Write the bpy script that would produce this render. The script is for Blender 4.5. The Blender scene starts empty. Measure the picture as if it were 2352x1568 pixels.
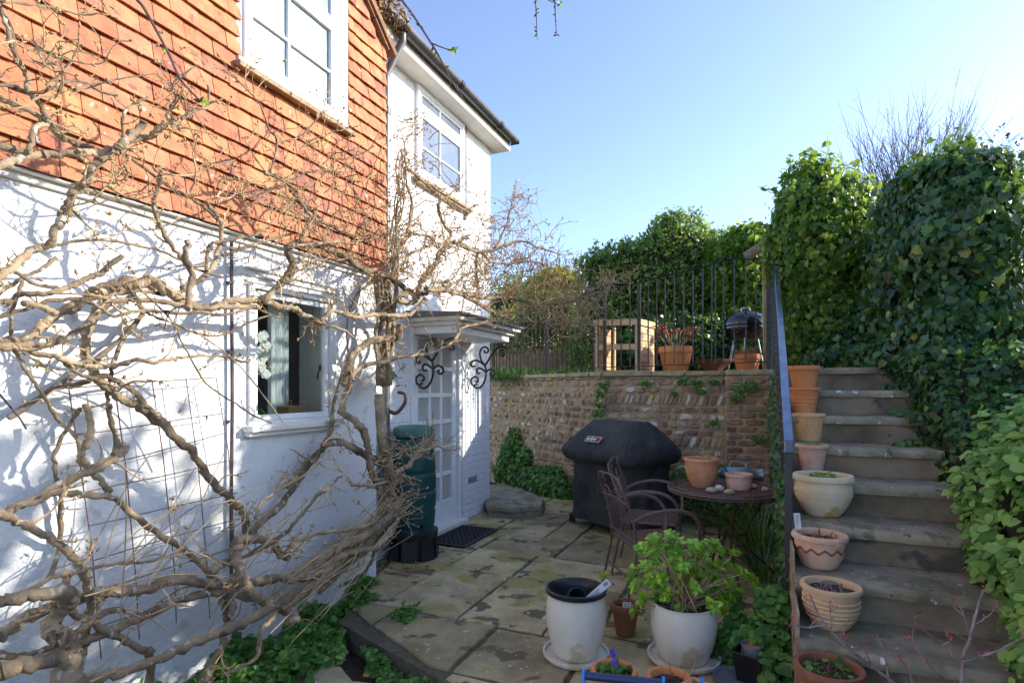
import bpy, math, random
import numpy as np
from mathutils import Vector, Matrix
R = math.radians
C = bpy.context.scene.collection
rng = random.Random(7)
nrg = np.random.default_rng(11)
# ---- camera model (used to turn measurements taken on the photograph into metres)
F_PX, U0, V0, VPU = 1290.0, 1176.0, 890.0, 1740.0
TH = math.atan((VPU - U0) / F_PX); SN, CS = math.sin(TH), math.cos(TH)
CAMZ = 1.5
def xr(u): return (u - VPU) * CS / F_PX            # X / depth
def xyd(u, d):                                      # point on the line of sight at depth d
    X = xr(u) * d
    return X, (d + X * SN) / CS
def dep(x, y): return y * CS - x * SN
def gp(u, v, z=0.0):                                # on a level plane
    d = (CAMZ - z) * F_PX / (v - V0); X, Y = xyd(u, d)
    return Vector((X, Y, z))
def wp(u, v, X):                                    # on the plane x = X
    d = X / xr(u); Y = (d + X * SN) / CS
    return Vector((X, Y, CAMZ + (V0 - v) * d / F_PX))
def yp(u, v, Y):                                    # on the plane y = Y
    k = xr(u); d = Y * CS / (1 + SN * k)
    return Vector((k * d, Y, CAMZ + (V0 - v) * d / F_PX))
def dp(u, v, d):
    X, Y = xyd(u, d)
    return Vector((X, Y, CAMZ + (V0 - v) * d / F_PX))

OFF = {}
def tag(o, label=None, cat=None, group=None, kind=None):
    if label: o['label'] = label
    if cat: o['category'] = cat
    if group: o['group'] = group
    if kind: o['kind'] = kind
    return o
def thing(name, label, cat, loc=(0, 0, 0), rz=0, group=None):
    o = bpy.data.objects.new(name, None); C.objects.link(o)
    o.location = loc; o.rotation_euler = (0, 0, rz); o.empty_display_size = .1
    OFF[o] = Vector(loc) if rz == 0 else Vector((0, 0, 0))
    return tag(o, label, cat, group)
def dup(root, loc, rz, label):
    r = root.copy(); C.objects.link(r); r.location = loc; r.rotation_euler = (0, 0, rz); r['label'] = label
    for ch in list(root.children):
        c = ch.copy(); C.objects.link(c); c.parent = r
        for g in list(ch.children):
            d = g.copy(); C.objects.link(d); d.parent = c
    return r

class MB:
    def __init__(s): s.v = []; s.f = []; s.a = []
    def add(s, vs, fs, val=None):
        b = len(s.v); s.v.extend([tuple(v) for v in vs])
        if val is None: val = rng.random()
        for f in fs: s.f.append(tuple(b + i for i in f)); s.a.append(val)
        return s
    def box(s, x0, x1, y0, y1, z0, z1, val=None):
        return s.add([(x0,y0,z0),(x1,y0,z0),(x1,y1,z0),(x0,y1,z0),(x0,y0,z1),(x1,y0,z1),(x1,y1,z1),(x0,y1,z1)],
            [(0,3,2,1),(4,5,6,7),(0,1,5,4),(1,2,6,5),(2,3,7,6),(3,0,4,7)], val)
    def obox(s, c, ax, ay, az, val=None):            # centre and three half-axis vectors
        c, ax, ay, az = map(Vector, (c, ax, ay, az))
        vs = [c + sx*ax + sy*ay + sz*az for sz in (-1,1) for sx, sy in ((-1,-1),(1,-1),(1,1),(-1,1))]
        return s.add(vs, [(0,3,2,1),(4,5,6,7),(0,1,5,4),(1,2,6,5),(2,3,7,6),(3,0,4,7)], val)
    def tube(s, pts, rad, n=8, cap=True, val=None, flat=1.0):
        pts = [Vector(p) for p in pts]; m = len(pts)
        if not hasattr(rad, '__len__'): rad = [rad] * m
        vs = []; prev = None
        for i, p in enumerate(pts):
            t = (pts[min(i+1, m-1)] - pts[max(i-1, 0)])
            t = t.normalized() if t.length > 1e-9 else Vector((0,0,1))
            if prev is None:
                a = Vector((0,0,1)) if abs(t.z) < .9 else Vector((1,0,0))
                n1 = t.cross(a).normalized()
            else:
                n1 = prev - t * prev.dot(t)
                n1 = n1.normalized() if n1.length > 1e-6 else t.orthogonal().normalized()
            prev = n1; n2 = t.cross(n1)
            for k in range(n):
                an = 2*math.pi*k/n
                vs.append(p + (n1*math.cos(an) + n2*math.sin(an)*flat) * rad[i])
        fs = [(i*n+k, i*n+(k+1)%n, (i+1)*n+(k+1)%n, (i+1)*n+k) for i in range(m-1) for k in range(n)]
        if cap: fs += [tuple(range(n-1, -1, -1)), tuple((m-1)*n+k for k in range(n))]
        return s.add(vs, fs, val)
    def lathe(s, prof, n=32, c=(0,0,0), val=None, wob=0):
        c = Vector(c); vs = []; fs = []; m = len(prof)
        for r, z in prof:
            for k in range(n):
                an = 2*math.pi*k/n; rr = r * (1 + wob*math.sin(3*an+z*20))
                vs.append(c + Vector((rr*math.cos(an), rr*math.sin(an), z)))
        fs = [(i*n+k, i*n+(k+1)%n, (i+1)*n+(k+1)%n, (i+1)*n+k) for i in range(m-1) for k in range(n)]
        if prof[0][0] > 1e-6: fs.append(tuple(range(n-1,-1,-1)))
        fs.append(tuple((m-1)*n+k for k in range(n)))
        return s.add(vs, fs, val)
    def prism(s, poly, z0, z1, val=None):
        n = len(poly)
        vs = [(x,y,z0) for x,y in poly] + [(x,y,z1) for x,y in poly]
        fs = [tuple(range(n-1,-1,-1)), tuple(range(n,2*n))] + [(i,(i+1)%n,n+(i+1)%n,n+i) for i in range(n)]
        return s.add(vs, fs, val)
    def build(s, name, mat, parent=None, smooth=False, bevel=0, origin=None, recalc=True):
        off = Vector(origin) if origin is not None else (OFF.get(parent, Vector((0,0,0))) if parent else Vector((0,0,0)))
        me = bpy.data.meshes.new(name)
        me.from_pydata([(v[0]-off.x, v[1]-off.y, v[2]-off.z) for v in s.v], [], s.f)
        at = me.attributes.new('rnd', 'FLOAT', 'FACE'); at.data.foreach_set('value', np.array(s.a, dtype=np.float32))
        if recalc:
            import bmesh
            bm = bmesh.new(); bm.from_mesh(me); bmesh.ops.recalc_face_normals(bm, faces=bm.faces); bm.to_mesh(me); bm.free()
        me.materials.append(mat)
        if smooth:
            me.polygons.foreach_set('use_smooth', [True]*len(me.polygons))
            try: me.set_sharp_from_angle(angle=R(smooth if smooth is not True else 40))
            except Exception: pass
        o = bpy.data.objects.new(name, me); C.objects.link(o)
        if parent: o.parent = parent; OFF[o] = off
        elif origin is not None: o.location = off; OFF[o] = off
        if bevel:
            md = o.modifiers.new('bevel', 'BEVEL'); md.width = bevel; md.segments = 2; md.limit_method = 'ANGLE'; md.angle_limit = R(40)
        return o

def mesh_np(name, V, Fc, A, mat, parent=None, origin=None, smooth=False):
    """V (n,3); Fc (m,k) equal-size faces; A (m,)"""
    off = Vector(origin) if origin is not None else (OFF.get(parent, Vector((0,0,0))) if parent else Vector((0,0,0)))
    V = V - np.array(off)
    m, k = Fc.shape
    me = bpy.data.meshes.new(name)
    me.vertices.add(len(V)); me.vertices.foreach_set('co', V.astype(np.float32).ravel())
    me.loops.add(m*k); me.loops.foreach_set('vertex_index', Fc.astype(np.int32).ravel())
    me.polygons.add(m); me.polygons.foreach_set('loop_start', np.arange(0, m*k, k, dtype=np.int32))
    try: me.polygons.foreach_set('loop_total', np.full(m, k, dtype=np.int32))
    except Exception: pass
    me.update(calc_edges=True)
    at = me.attributes.new('rnd', 'FLOAT', 'FACE'); at.data.foreach_set('value', A.astype(np.float32))
    if smooth: me.polygons.foreach_set('use_smooth', [True]*m)
    me.materials.append(mat)
    o = bpy.data.objects.new(name, me); C.objects.link(o)
    if parent: o.parent = parent; OFF[o] = off
    elif origin is not None: o.location = off; OFF[o] = off
    return o

# ---- leaf templates: (verts, tris), stem at origin, tip along +y, normal +z
def tpl(outline, fold=.0, droop=.0):
    vs = [(0, .35, 0)] + [(x, y, abs(x)*fold - droop*y*y) for x, y in outline]
    n = len(outline)
    return np.array(vs, float), np.array([(0, i+1, (i+1) % n + 1) for i in range(n)])
IVY = tpl([(0,0),(.26,-.10),(.48,.10),(.38,.32),(.44,.56),(.24,.62),(0,1.0),(-.24,.62),(-.44,.56),(-.38,.32),(-.48,.10),(-.26,-.10)], .22, .15)
ROUND = tpl([(0,0),(.3,-.02),(.48,.3),(.42,.65),(.2,.9),(0,.97),(-.2,.9),(-.42,.65),(-.48,.3),(-.3,-.02)], .25, .12)
OVAL = tpl([(0,0),(.2,.2),(.24,.5),(.13,.8),(0,1),(-.13,.8),(-.24,.5),(-.2,.2)], .35, .25)
BROAD = tpl([(0,0),(.25,.15),(.36,.42),(.26,.70),(.12,.86),(0,1),(-.12,.86),(-.26,.70),(-.36,.42),(-.25,.15)], .28, .08)
TINY = (np.array([(0,0,0),(.3,.45,.08),(0,1,-.05),(-.3,.45,.08)], float), np.array([(0,1,2),(0,2,3)]))
BLADE = (np.array([(-.03,0,0),(.03,0,0),(.035,.5,.12),(-.035,.5,.12),(0,1,-.05)], float), np.array([(0,1,2),(0,2,3),(3,2,4)]))

def norm(a): return a / np.maximum(np.linalg.norm(a, axis=1, keepdims=True), 1e-9)
def scatter(name, mat, T, P, N, tip, size, parent=None, origin=None, val=None):
    """one leaf per row of P: normal N, tip direction, size"""
    tv, tf = T; n = len(P)
    N = norm(N); tip = tip - N * (tip * N).sum(1, keepdims=True); tip = norm(tip); S = np.cross(tip, N)
    M = np.stack([S, tip, N], 1) * size[:, None, None]
    V = (tv[None] @ M) + P[:, None, :]
    Fc = (tf[None] + (np.arange(n) * len(tv))[:, None, None]).reshape(-1, 3)
    A = np.repeat(nrg.random(n) if val is None else val, len(tf))
    return mesh_np(name, V.reshape(-1, 3), Fc, A, mat, parent, origin)

# ---- materials
def nt(name):
    m = bpy.data.materials.new(name); m.use_nodes = True
    return m, m.node_tree.nodes, m.node_tree.links, m.node_tree.nodes['Principled BSDF']
def ramp(N, stops):
    r = N.new('ShaderNodeValToRGB'); e = r.color_ramp.elements
    while len(e) < len(stops): e.new(.5)
    for el, (p, c) in zip(e, stops): el.position = p; el.color = (*c, 1)
    return r
def mat(name, c, c2=None, scale=6, rough=.8, bump=.0, bscale=None, metal=0, spots=None, var=0, spec=.4, detail=6, varc=None, coat=0, bd=.01):
    """c/c2 mixed by noise; var: value change by the per-face number; spots=(colour, scale, threshold)"""
    m, N, L, B = nt(name)
    B.inputs['Roughness'].default_value = rough; B.inputs['Metallic'].default_value = metal
    B.inputs['Specular IOR Level'].default_value = spec
    if coat: B.inputs['Coat Weight'].default_value = coat; B.inputs['Coat Roughness'].default_value = .15
    tc = N.new('ShaderNodeTexCoord')
    def noise(sc, det=detail, rg=.6):
        n = N.new('ShaderNodeTexNoise'); n.inputs['Scale'].default_value = sc; n.inputs['Detail'].default_value = det; n.inputs['Roughness'].default_value = rg
        L.new(tc.outputs['Object'], n.inputs['Vector']); return n
    n = noise(scale)
    r = ramp(N, [(.36, c), (.64, c2 if c2 else c)]); L.new(n.outputs['Fac'], r.inputs['Fac']); out = r.outputs['Color']
    def mix(a, b, fac):
        mx = N.new('ShaderNodeMix'); mx.data_type = 'RGBA'
        for sock, val in ((6, a), (7, b), (0, fac)):
            if hasattr(val, 'is_output'): L.new(val, mx.inputs[sock])
            else: mx.inputs[sock].default_value = (*val, 1) if hasattr(val, '__len__') else val
        return mx.outputs[2]
    if varc:
        at = N.new('ShaderNodeAttribute'); at.attribute_name = 'rnd'
        rr = ramp(N, varc); rr.color_ramp.interpolation = 'LINEAR'; L.new(at.outputs['Fac'], rr.inputs['Fac'])
        out = mix(out, rr.outputs['Color'], .5 if name == 'clay_tile' else .75)
    if var:
        at = N.new('ShaderNodeAttribute'); at.attribute_name = 'rnd'
        mr = N.new('ShaderNodeMapRange'); mr.inputs[3].default_value = 1-var; mr.inputs[4].default_value = 1+var
        L.new(at.outputs['Fac'], mr.inputs[0])
        hs = N.new('ShaderNodeHueSaturation'); L.new(mr.outputs[0], hs.inputs['Value']); L.new(out, hs.inputs['Color']); out = hs.outputs['Color']
    for sp in (spots or []):
        col, sc, th = sp
        n2 = noise(sc, 3, .5); r2 = ramp(N, [(th, (0,0,0)), (min(th+.04, 1), (1,1,1))]); L.new(n2.outputs['Fac'], r2.inputs['Fac'])
        out = mix(out, col, r2.outputs['Color'])
    L.new(out, B.inputs['Base Color'])
    if bump:
        n3 = noise(bscale or scale*4, 8, .65); b = N.new('ShaderNodeBump'); b.inputs['Strength'].default_value = bump; b.inputs['Distance'].default_value = bd
        L.new(n3.outputs['Fac'], b.inputs['Height']); L.new(b.outputs['Normal'], B.inputs['Normal'])
    return m
def leafmat(name, stops, rough=.4, trans=.35, spec=.5, tcol=(.35,.55,.05)):
    m, N, L, B = nt(name)
    at = N.new('ShaderNodeAttribute'); at.attribute_name = 'rnd'
    r = ramp(N, stops); L.new(at.outputs['Fac'], r.inputs['Fac'])
    L.new(r.outputs['Color'], B.inputs['Base Color']); B.inputs['Roughness'].default_value = rough; B.inputs['Specular IOR Level'].default_value = spec
    t = N.new('ShaderNodeBsdfTranslucent'); mx = N.new('ShaderNodeMix'); mx.data_type = 'RGBA'; mx.inputs[0].default_value = .5
    L.new(r.outputs['Color'], mx.inputs[6]); mx.inputs[7].default_value = (*tcol, 1); L.new(mx.outputs[2], t.inputs['Color'])
    ms = N.new('ShaderNodeMixShader'); ms.inputs[0].default_value = trans
    L.new(B.outputs[0], ms.inputs[1]); L.new(t.outputs[0], ms.inputs[2])
    L.new(ms.outputs[0], N['Material Output'].inputs['Surface'])
    return m
def glassmat(name, tint=(.8,.87,.9), refl=.12, rough=.02):
    m, N, L, B = nt(name)
    t = N.new('ShaderNodeBsdfTransparent'); t.inputs[0].default_value = (*tint, 1)
    g = N.new('ShaderNodeBsdfGlossy'); g.inputs['Roughness'].default_value = rough
    f = N.new('ShaderNodeFresnel'); f.inputs[0].default_value = 1.5
    ms = N.new('ShaderNodeMixShader'); L.new(f.outputs[0], ms.inputs[0]); L.new(t.outputs[0], ms.inputs[1]); L.new(g.outputs[0], ms.inputs[2])
    L.new(ms.outputs[0], N['Material Output'].inputs['Surface'])
    return m
M = {}
M['plaster'] = mat('white_render', (.82,.82,.81), (.70,.71,.70), 1.6, .85, 1.0, 26, bd=.014, spots=[((.60,.61,.57), 4, .63),((.55,.55,.50), 13, .68),((.36,.35,.30), 34, .74)])
M['white_paint'] = mat('white_paint', (.84,.85,.85), (.76,.77,.76), 14, .45, .15, 60)
M['old_paint'] = mat('weathered_white_paint', (.80,.79,.75), (.68,.65,.58), 9, .7, .25, 40, spots=[((.40,.37,.31), 16, .70)])
M['upvc'] = mat('white_frame', (.86,.87,.87), None, 5, .3)
M['soffit'] = mat('cream_soffit', (.74,.71,.65), (.66,.63,.57), 8, .6)
M['tile'] = mat('clay_tile', (.36,.11,.055), (.62,.26,.11), 11, .75, .7, 40, varc=[(0,(.26,.12,.10)),(.07,(.34,.13,.09)),(.16,(.40,.14,.075)),(.5,(.44,.165,.075)),(.8,(.50,.195,.085)),(.92,(.42,.16,.10)),(1,(.38,.13,.075))], var=.14, spots=[((.74,.62,.48), 16, .69),((.27,.10,.065), 13, .62),((.56,.24,.10), 3, .60)])
M['roof_tile'] = mat('roof_tile', (.32,.14,.07), (.2,.12,.07), 9, .85, .5, 30, var=.25, spots=[((.35,.27,.08), 14, .6)])
M['sill_wood'] = mat('weathered_wood', (.42,.30,.19), (.25,.18,.11), 20, .85, .6, 50)
M['gutter'] = mat('black_gutter', (.035,.036,.038), (.06,.06,.06), 9, .32, spec=.5)
M['pipe'] = mat('grey_pipe', (.16,.165,.17), (.10,.10,.10), 7, .4, metal=.3)
M['dark_pipe'] = mat('dark_pipe', (.04,.03,.04), (.10,.08,.09), 9, .4)
M['frosted'] = mat('frosted_glass', (.15,.21,.23), (.22,.29,.31), 25, .18, .15, 160, spec=.6)
M['dark_glass'] = mat('window_glass', (.10,.13,.17), (.18,.22,.27), 1.2, .04, spec=1.0)
M['glass'] = glassmat('clear_glass')
M['iron'] = mat('wrought_iron', (.018,.018,.020), (.05,.043,.04), 25, .35, .2, 60, metal=.5, spec=.8)
M['rust_iron'] = mat('rusty_iron', (.11,.055,.040), (.06,.036,.032), 22, .6, .3, 60, metal=.35)
M['rust_mesh'] = mat('rusty_mesh', (.21,.11,.075), (.12,.065,.05), 30, .8, .3, 60)
M['chair_iron'] = mat('brown_painted_iron', (.13,.09,.085), (.20,.13,.11), 25, .42, .2, 60, metal=.4)
M['rail_sky_tint'] = mat('sky_tinted_rail', (.05,.08,.14), (.12,.18,.28), 9, .2, .15, 40, metal=.7, spec=1.0, coat=1)  # black rail; the blue sky reflection is put into its base colour
M['butt'] = mat('green_plastic', (.010,.055,.058), (.014,.07,.07), 5, .38, .1, 30)
M['butt_lid'] = mat('green_lid', (.035,.12,.105), (.05,.14,.12), 9, .45, .1, 30)
M['black_pl'] = mat('black_plastic', (.012,.013,.016), (.022,.022,.025), 6, .35)
M['cover'] = mat('black_cover_fabric', (.034,.034,.034), (.065,.063,.060), 3, .62, 1.0, 4, bd=.07, detail=3, spec=.25)
M['soil'] = mat('potting_soil', (.045,.028,.018), (.12,.085,.055), 60, .95, 1.0, 90, bd=.02)
M['earth'] = mat('ground_soil', (.08,.055,.035), (.14,.10,.065), 12, .95, 1.0, 40, bd=.03)
M['terra'] = mat('terracotta', (.55,.24,.11), (.66,.34,.18), 9, .85, .2, 60, spots=[((.72,.5,.36), 12, .68)])
M['terra_dark'] = mat('brown_terracotta', (.22,.085,.045), (.30,.12,.06), 9, .8, .2, 60)
M['terra_red'] = mat('smooth_terracotta', (.62,.22,.08), (.68,.28,.11), 5, .8, .1, 60)
M['terra_pale'] = mat('pale_terracotta', (.66,.38,.24), (.74,.50,.36), 8, .85, .25, 50)
M['terra_pink'] = mat('pink_terracotta', (.62,.36,.25), (.74,.52,.42), 8, .85, .25, 50)
M['cream'] = mat('cream_clay', (.70,.55,.33), (.78,.68,.50), 5, .8, .2, 50, spots=[((.60,.38,.14), 4, .62)])
M['beige'] = mat('beige_clay', (.60,.40,.22), (.70,.50,.30), 6, .8, .2, 50)
M['basket'] = mat('honey_clay', (.66,.38,.16), (.74,.50,.26), 6, .8, .25, 50)
M['glaze'] = mat('pale_glaze', (.70,.65,.54), (.78,.74,.64), 6, .35, .05, 40, spots=[((.42,.38,.30), 70, .70),((.60,.50,.34), 4, .60),((.42,.30,.16), 9, .69)])
M['label'] = mat('white_label', (.78,.79,.8), None, 5, .5)
M['ink'] = mat('grey_ink', (.2,.2,.22), None, 5, .6)
M['blue_pl'] = mat('blue_plastic', (.02,.22,.66), (.03,.27,.72), 5, .35)
M['navy'] = mat('navy_tube', (.02,.035,.09), (.03,.05,.12), 5, .3, spec=.6)
M['grey_pl'] = mat('grey_plastic', (.15,.17,.20), (.22,.24,.27), 6, .45)
M['wood'] = mat('new_timber', (.56,.37,.20), (.66,.47,.28), 14, .75, .3, 50, var=.12)
M['log'] = mat('log_bark', (.26,.22,.12), (.16,.14,.08), 12, .9, .6, 40)
M['slab'] = mat('paving_stone', (.32,.25,.13), (.54,.44,.25), 3.2, .85, 1.0, 11, var=.30, bd=.022, spots=[((.35,.30,.10), 1.6, .54),((.15,.12,.07), 5, .59),((.68,.65,.56), 24, .66)])
M['joint'] = mat('paving_joint', (.08,.07,.045), (.14,.12,.08), 20, .95, .8, 60)
M['step'] = mat('concrete_step', (.135,.105,.068), (.33,.26,.175), 2.6, .9, 1.0, 22, spots=[((.10,.09,.07), 4, .60),((.09,.095,.05), 7, .70)], bd=.012)
M['tread'] = mat('stone_tread', (.17,.148,.095), (.37,.32,.22), 4.5, .85, 1.0, 18, spots=[((.19,.18,.11), 6, .58),((.66,.65,.60), 20, .67),((.12,.11,.08), 22, .66)], bd=.012, var=.08)
M['mortar'] = mat('lime_mortar', (.56,.42,.28), (.38,.27,.18), 9, .95, 1.0, 45, bd=.02, spots=[((.42,.33,.12), 7, .66)])
M['rubble'] = mat('wall_stones', (.30,.19,.12), (.42,.29,.19), 14, .85, .8, 50, varc=[(0,(.18,.11,.07)),(.25,(.32,.18,.11)),(.5,(.50,.35,.21)),(.74,(.60,.46,.28)),(.84,(.74,.67,.55)),(1,(.86,.83,.77))], spots=[((.60,.45,.10), 7, .62),((.10,.07,.05), 20, .66)], bd=.012)
M['brick'] = mat('old_brick', (.24,.13,.08), (.44,.28,.17), 10, .9, .9, 50, var=.40, spots=[((.22,.19,.14), 9, .60),((.5,.40,.12), 10, .70)], bd=.012)
M['coping'] = mat('coping_stone', (.46,.37,.20), (.30,.25,.16), 6, .9, .8, 30, var=.2, spots=[((.62,.60,.52), 16, .68)], bd=.012)
M['bark'] = mat('wisteria_bark', (.38,.28,.17), (.135,.10,.065), 8, .85, 1.0, 60, var=.30, bd=.012, spots=[((.46,.42,.34), 22, .62),((.09,.07,.05), 14, .66)])
M['deadwood'] = mat('grey_deadwood', (.22,.18,.15), (.14,.11,.09), 20, .9, 1.0, 70)
M['twig'] = mat('tan_twig', (.50,.36,.20), (.34,.235,.125), 16, .8, var=.35)
M['dtwig'] = mat('dark_twig', (.07,.045,.045), (.12,.08,.07), 20, .7)
M['bud'] = mat('wisteria_bud', (.26,.14,.08), (.40,.26,.12), 30, .7, varc=[(0,(.26,.14,.08)),(.5,(.40,.26,.12)),(1,(.52,.40,.18))])
M['redtwig'] = mat('maple_twig', (.16,.10,.09), (.36,.29,.27), 20, .6)
M['redbud'] = mat('maple_bud', (.45,.05,.07), (.55,.10,.08), 20, .5)
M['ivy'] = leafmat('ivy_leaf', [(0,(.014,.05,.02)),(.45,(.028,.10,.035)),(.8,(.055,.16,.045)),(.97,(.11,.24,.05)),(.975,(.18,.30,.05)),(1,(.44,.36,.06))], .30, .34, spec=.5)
M['ivy_light'] = leafmat('sunny_ivy_leaf', [(0,(.03,.09,.02)),(.5,(.08,.20,.03)),(.85,(.20,.36,.05)),(1,(.42,.50,.07))], .35, .52, spec=.45, tcol=(.55,.70,.06))  # brighter, yellower copy of the ivy leaf, with sunlight put into the colour
M['laurel'] = leafmat('evergreen_leaf', [(0,(.03,.07,.015)),(.5,(.09,.18,.03)),(.85,(.22,.35,.05)),(1,(.42,.50,.08))], .3, .45, spec=.7, tcol=(.5,.65,.06))
M['lime'] = leafmat('lime_leaf', [(0,(.20,.26,.015)),(1,(.42,.42,.02))], .5, .4, tcol=(.7,.6,.03))
M['cover_leaf'] = leafmat('ground_cover_leaf', [(0,(.035,.11,.022)),(.5,(.09,.23,.045)),(1,(.20,.40,.07))], .5, .35)
M['mint'] = leafmat('bright_cover_leaf', [(0,(.10,.24,.04)),(.5,(.22,.42,.09)),(1,(.38,.58,.14))], .5, .38)
M['hydra'] = leafmat('hydrangea_leaf', [(0,(.14,.36,.03)),(.5,(.30,.58,.05)),(1,(.58,.80,.09))], .35, .35)
M['grass'] = leafmat('blade_leaf', [(0,(.03,.09,.02)),(1,(.12,.24,.05))], .45, .3)
M['dead'] = mat('dead_leaves', (.36,.22,.10), (.25,.13,.06), 20, .9, var=.3)
M['core'] = mat('foliage_shade_core', (.03,.035,.018), (.05,.045,.025), 12, .95)  # near-black filler; the shade between leaves is put into its colour
M['cane'] = mat('reed_canes', (.50,.37,.2), (.40,.28,.14), 20, .85, var=.25)
M['stone_g'] = mat('grey_pebble', (.50,.43,.30), (.34,.28,.20), 20, .8, .3, 40)
M['stone_w'] = mat('white_pebble', (.62,.63,.6), (.5,.5,.47), 20, .7, .3, 40)
M['metal'] = mat('galvanised_metal', (.36,.42,.47), (.26,.32,.36), 10, .4, metal=.7)
M['teal'] = mat('teal_glass', (.02,.10,.13), (.03,.14,.16), 6, .1, spec=.8)
M['curtain'] = mat('pale_curtain', (.82,.85,.83), (.76,.79,.77), 4, .9)
M['room'] = mat('room_wall', (.34,.37,.40), (.30,.32,.35), 2, .9)
M['dark_room'] = mat('dark_room', (.05,.045,.04), (.07,.06,.055), 2, .9)
M['petal'] = leafmat('orchid_petal', [(0,(.75,.76,.66)),(1,(.85,.86,.8))], .6, .3, tcol=(.8,.8,.6))
M['wicker'] = mat('wicker', (.48,.30,.14), (.34,.2,.09), 60, .8, .8, 120)
M['violet'] = leafmat('violet_petal', [(0,(.12,.06,.5)),(1,(.25,.14,.7))], .6, .3, tcol=(.3,.15,.8))
M['black'] = mat('matt_black', (.015,.015,.016), (.03,.03,.03), 20, .6)
M['red'] = mat('red_mark', (.65,.03,.03), None, 5, .6)
M['white'] = mat('white_mark', (.8,.8,.8), None, 5, .6)
M['kettle'] = mat('black_enamel', (.008,.009,.012), None, 5, .1, spec=.8)
# ================= COTTAGE =================
XL, XT, XE = -2.81, -2.735, -3.05
house = thing('cottage', 'white rendered cottage with orange hung tiles and a low extension', 'house', (XL, 3.7, 0))
# -- front block wall with an opening for the lower window
wy0, wy1, wz0, wz1 = 2.50, 3.16, 1.295, 2.105
w = MB(); BX = XL-.28
w.box(BX, XL, -1.6, wy0, -.15, 5.3); w.box(BX, XL, wy1, 3.70, -.15, 4.18)
w.box(BX, XL, wy0, wy1, -.15, wz0); w.box(BX, XL, wy0, wy1, wz1, 4.18)
w.box(-6.5, BX, 3.45, 3.70, -.15, 4.18)
w.build('rendered_wall', M['plaster'], house)
# -- extension wall, painted brick (relief from a brick texture)
def brickpaint():
    m, N, L, B = nt('painted_brick'); tc = N.new('ShaderNodeTexCoord'); s = N.new('ShaderNodeSeparateXYZ'); c = N.new('ShaderNodeCombineXYZ')
    L.new(tc.outputs['Object'], s.inputs[0]); a = N.new('ShaderNodeMath'); a.operation = 'ADD'
    L.new(s.outputs[0], a.inputs[0]); L.new(s.outputs[1], a.inputs[1]); L.new(a.outputs[0], c.inputs[0]); L.new(s.outputs[2], c.inputs[1])
    b = N.new('ShaderNodeTexBrick'); b.inputs['Scale'].default_value = 1; b.inputs['Brick Width'].default_value = .225; b.inputs['Row Height'].default_value = .078
    b.inputs['Mortar Size'].default_value = .007; b.inputs['Mortar Smooth'].default_value = .6
    L.new(c.outputs[0], b.inputs['Vector'])
    n = N.new('ShaderNodeTexNoise'); n.inputs['Scale'].default_value = 30; L.new(tc.outputs['Object'], n.inputs['Vector'])
    ad = N.new('ShaderNodeMath'); ad.operation = 'MULTIPLY_ADD'; ad.inputs[1].default_value = -.9; L.new(b.outputs['Fac'], ad.inputs[0]); L.new(n.outputs['Fac'], ad.inputs[2])
    bp = N.new('ShaderNodeBump'); bp.inputs['Strength'].default_value = .6; bp.inputs['Distance'].default_value = .012
    L.new(ad.outputs[0], bp.inputs['Height']); L.new(bp.outputs[0], B.inputs['Normal'])
    r = ramp(N, [(.4, (.80,.82,.83)), (.7, (.70,.72,.73))]); L.new(n.outputs['Fac'], r.inputs['Fac']); L.new(r.outputs['Color'], B.inputs['Base Color']); B.inputs['Roughness'].default_value = .75
    return m
M['pbrick'] = brickpaint()
DY0, DY1, DZ = 4.60, 5.47, 2.08
EY = 6.285
w = MB(); w.box(XE-.25, XE, 3.70, DY0-.06, -.15, 2.6); w.box(XE-.25, XE, DY1+.07, EY, -.15, 2.6); w.box(XE-.25, XE, DY0-.06, DY1+.07, DZ+.05, 2.6)
w.box(-6.5, XE-.25, EY-.25, EY, -.15, 2.6)
w.build('painted_brick_wall', M['pbrick'], house)
w = MB(); w.box(XE-.25, XE+.004, 3.70, EY+.004, 2.6, 4.47); w.box(-6.5, XE-.25, EY-.25, EY+.004, 2.6, 4.47)
w.build('upper_rendered_wall', M['plaster'], house)
w = MB(); w.box(-6.5, -6.3, -1.6, EY, -.1, 4.4); w.box(-6.5, BX, -1.8, -1.6, -.1, 5.3)
w.build('rear_wall', M['plaster'], house)
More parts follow.
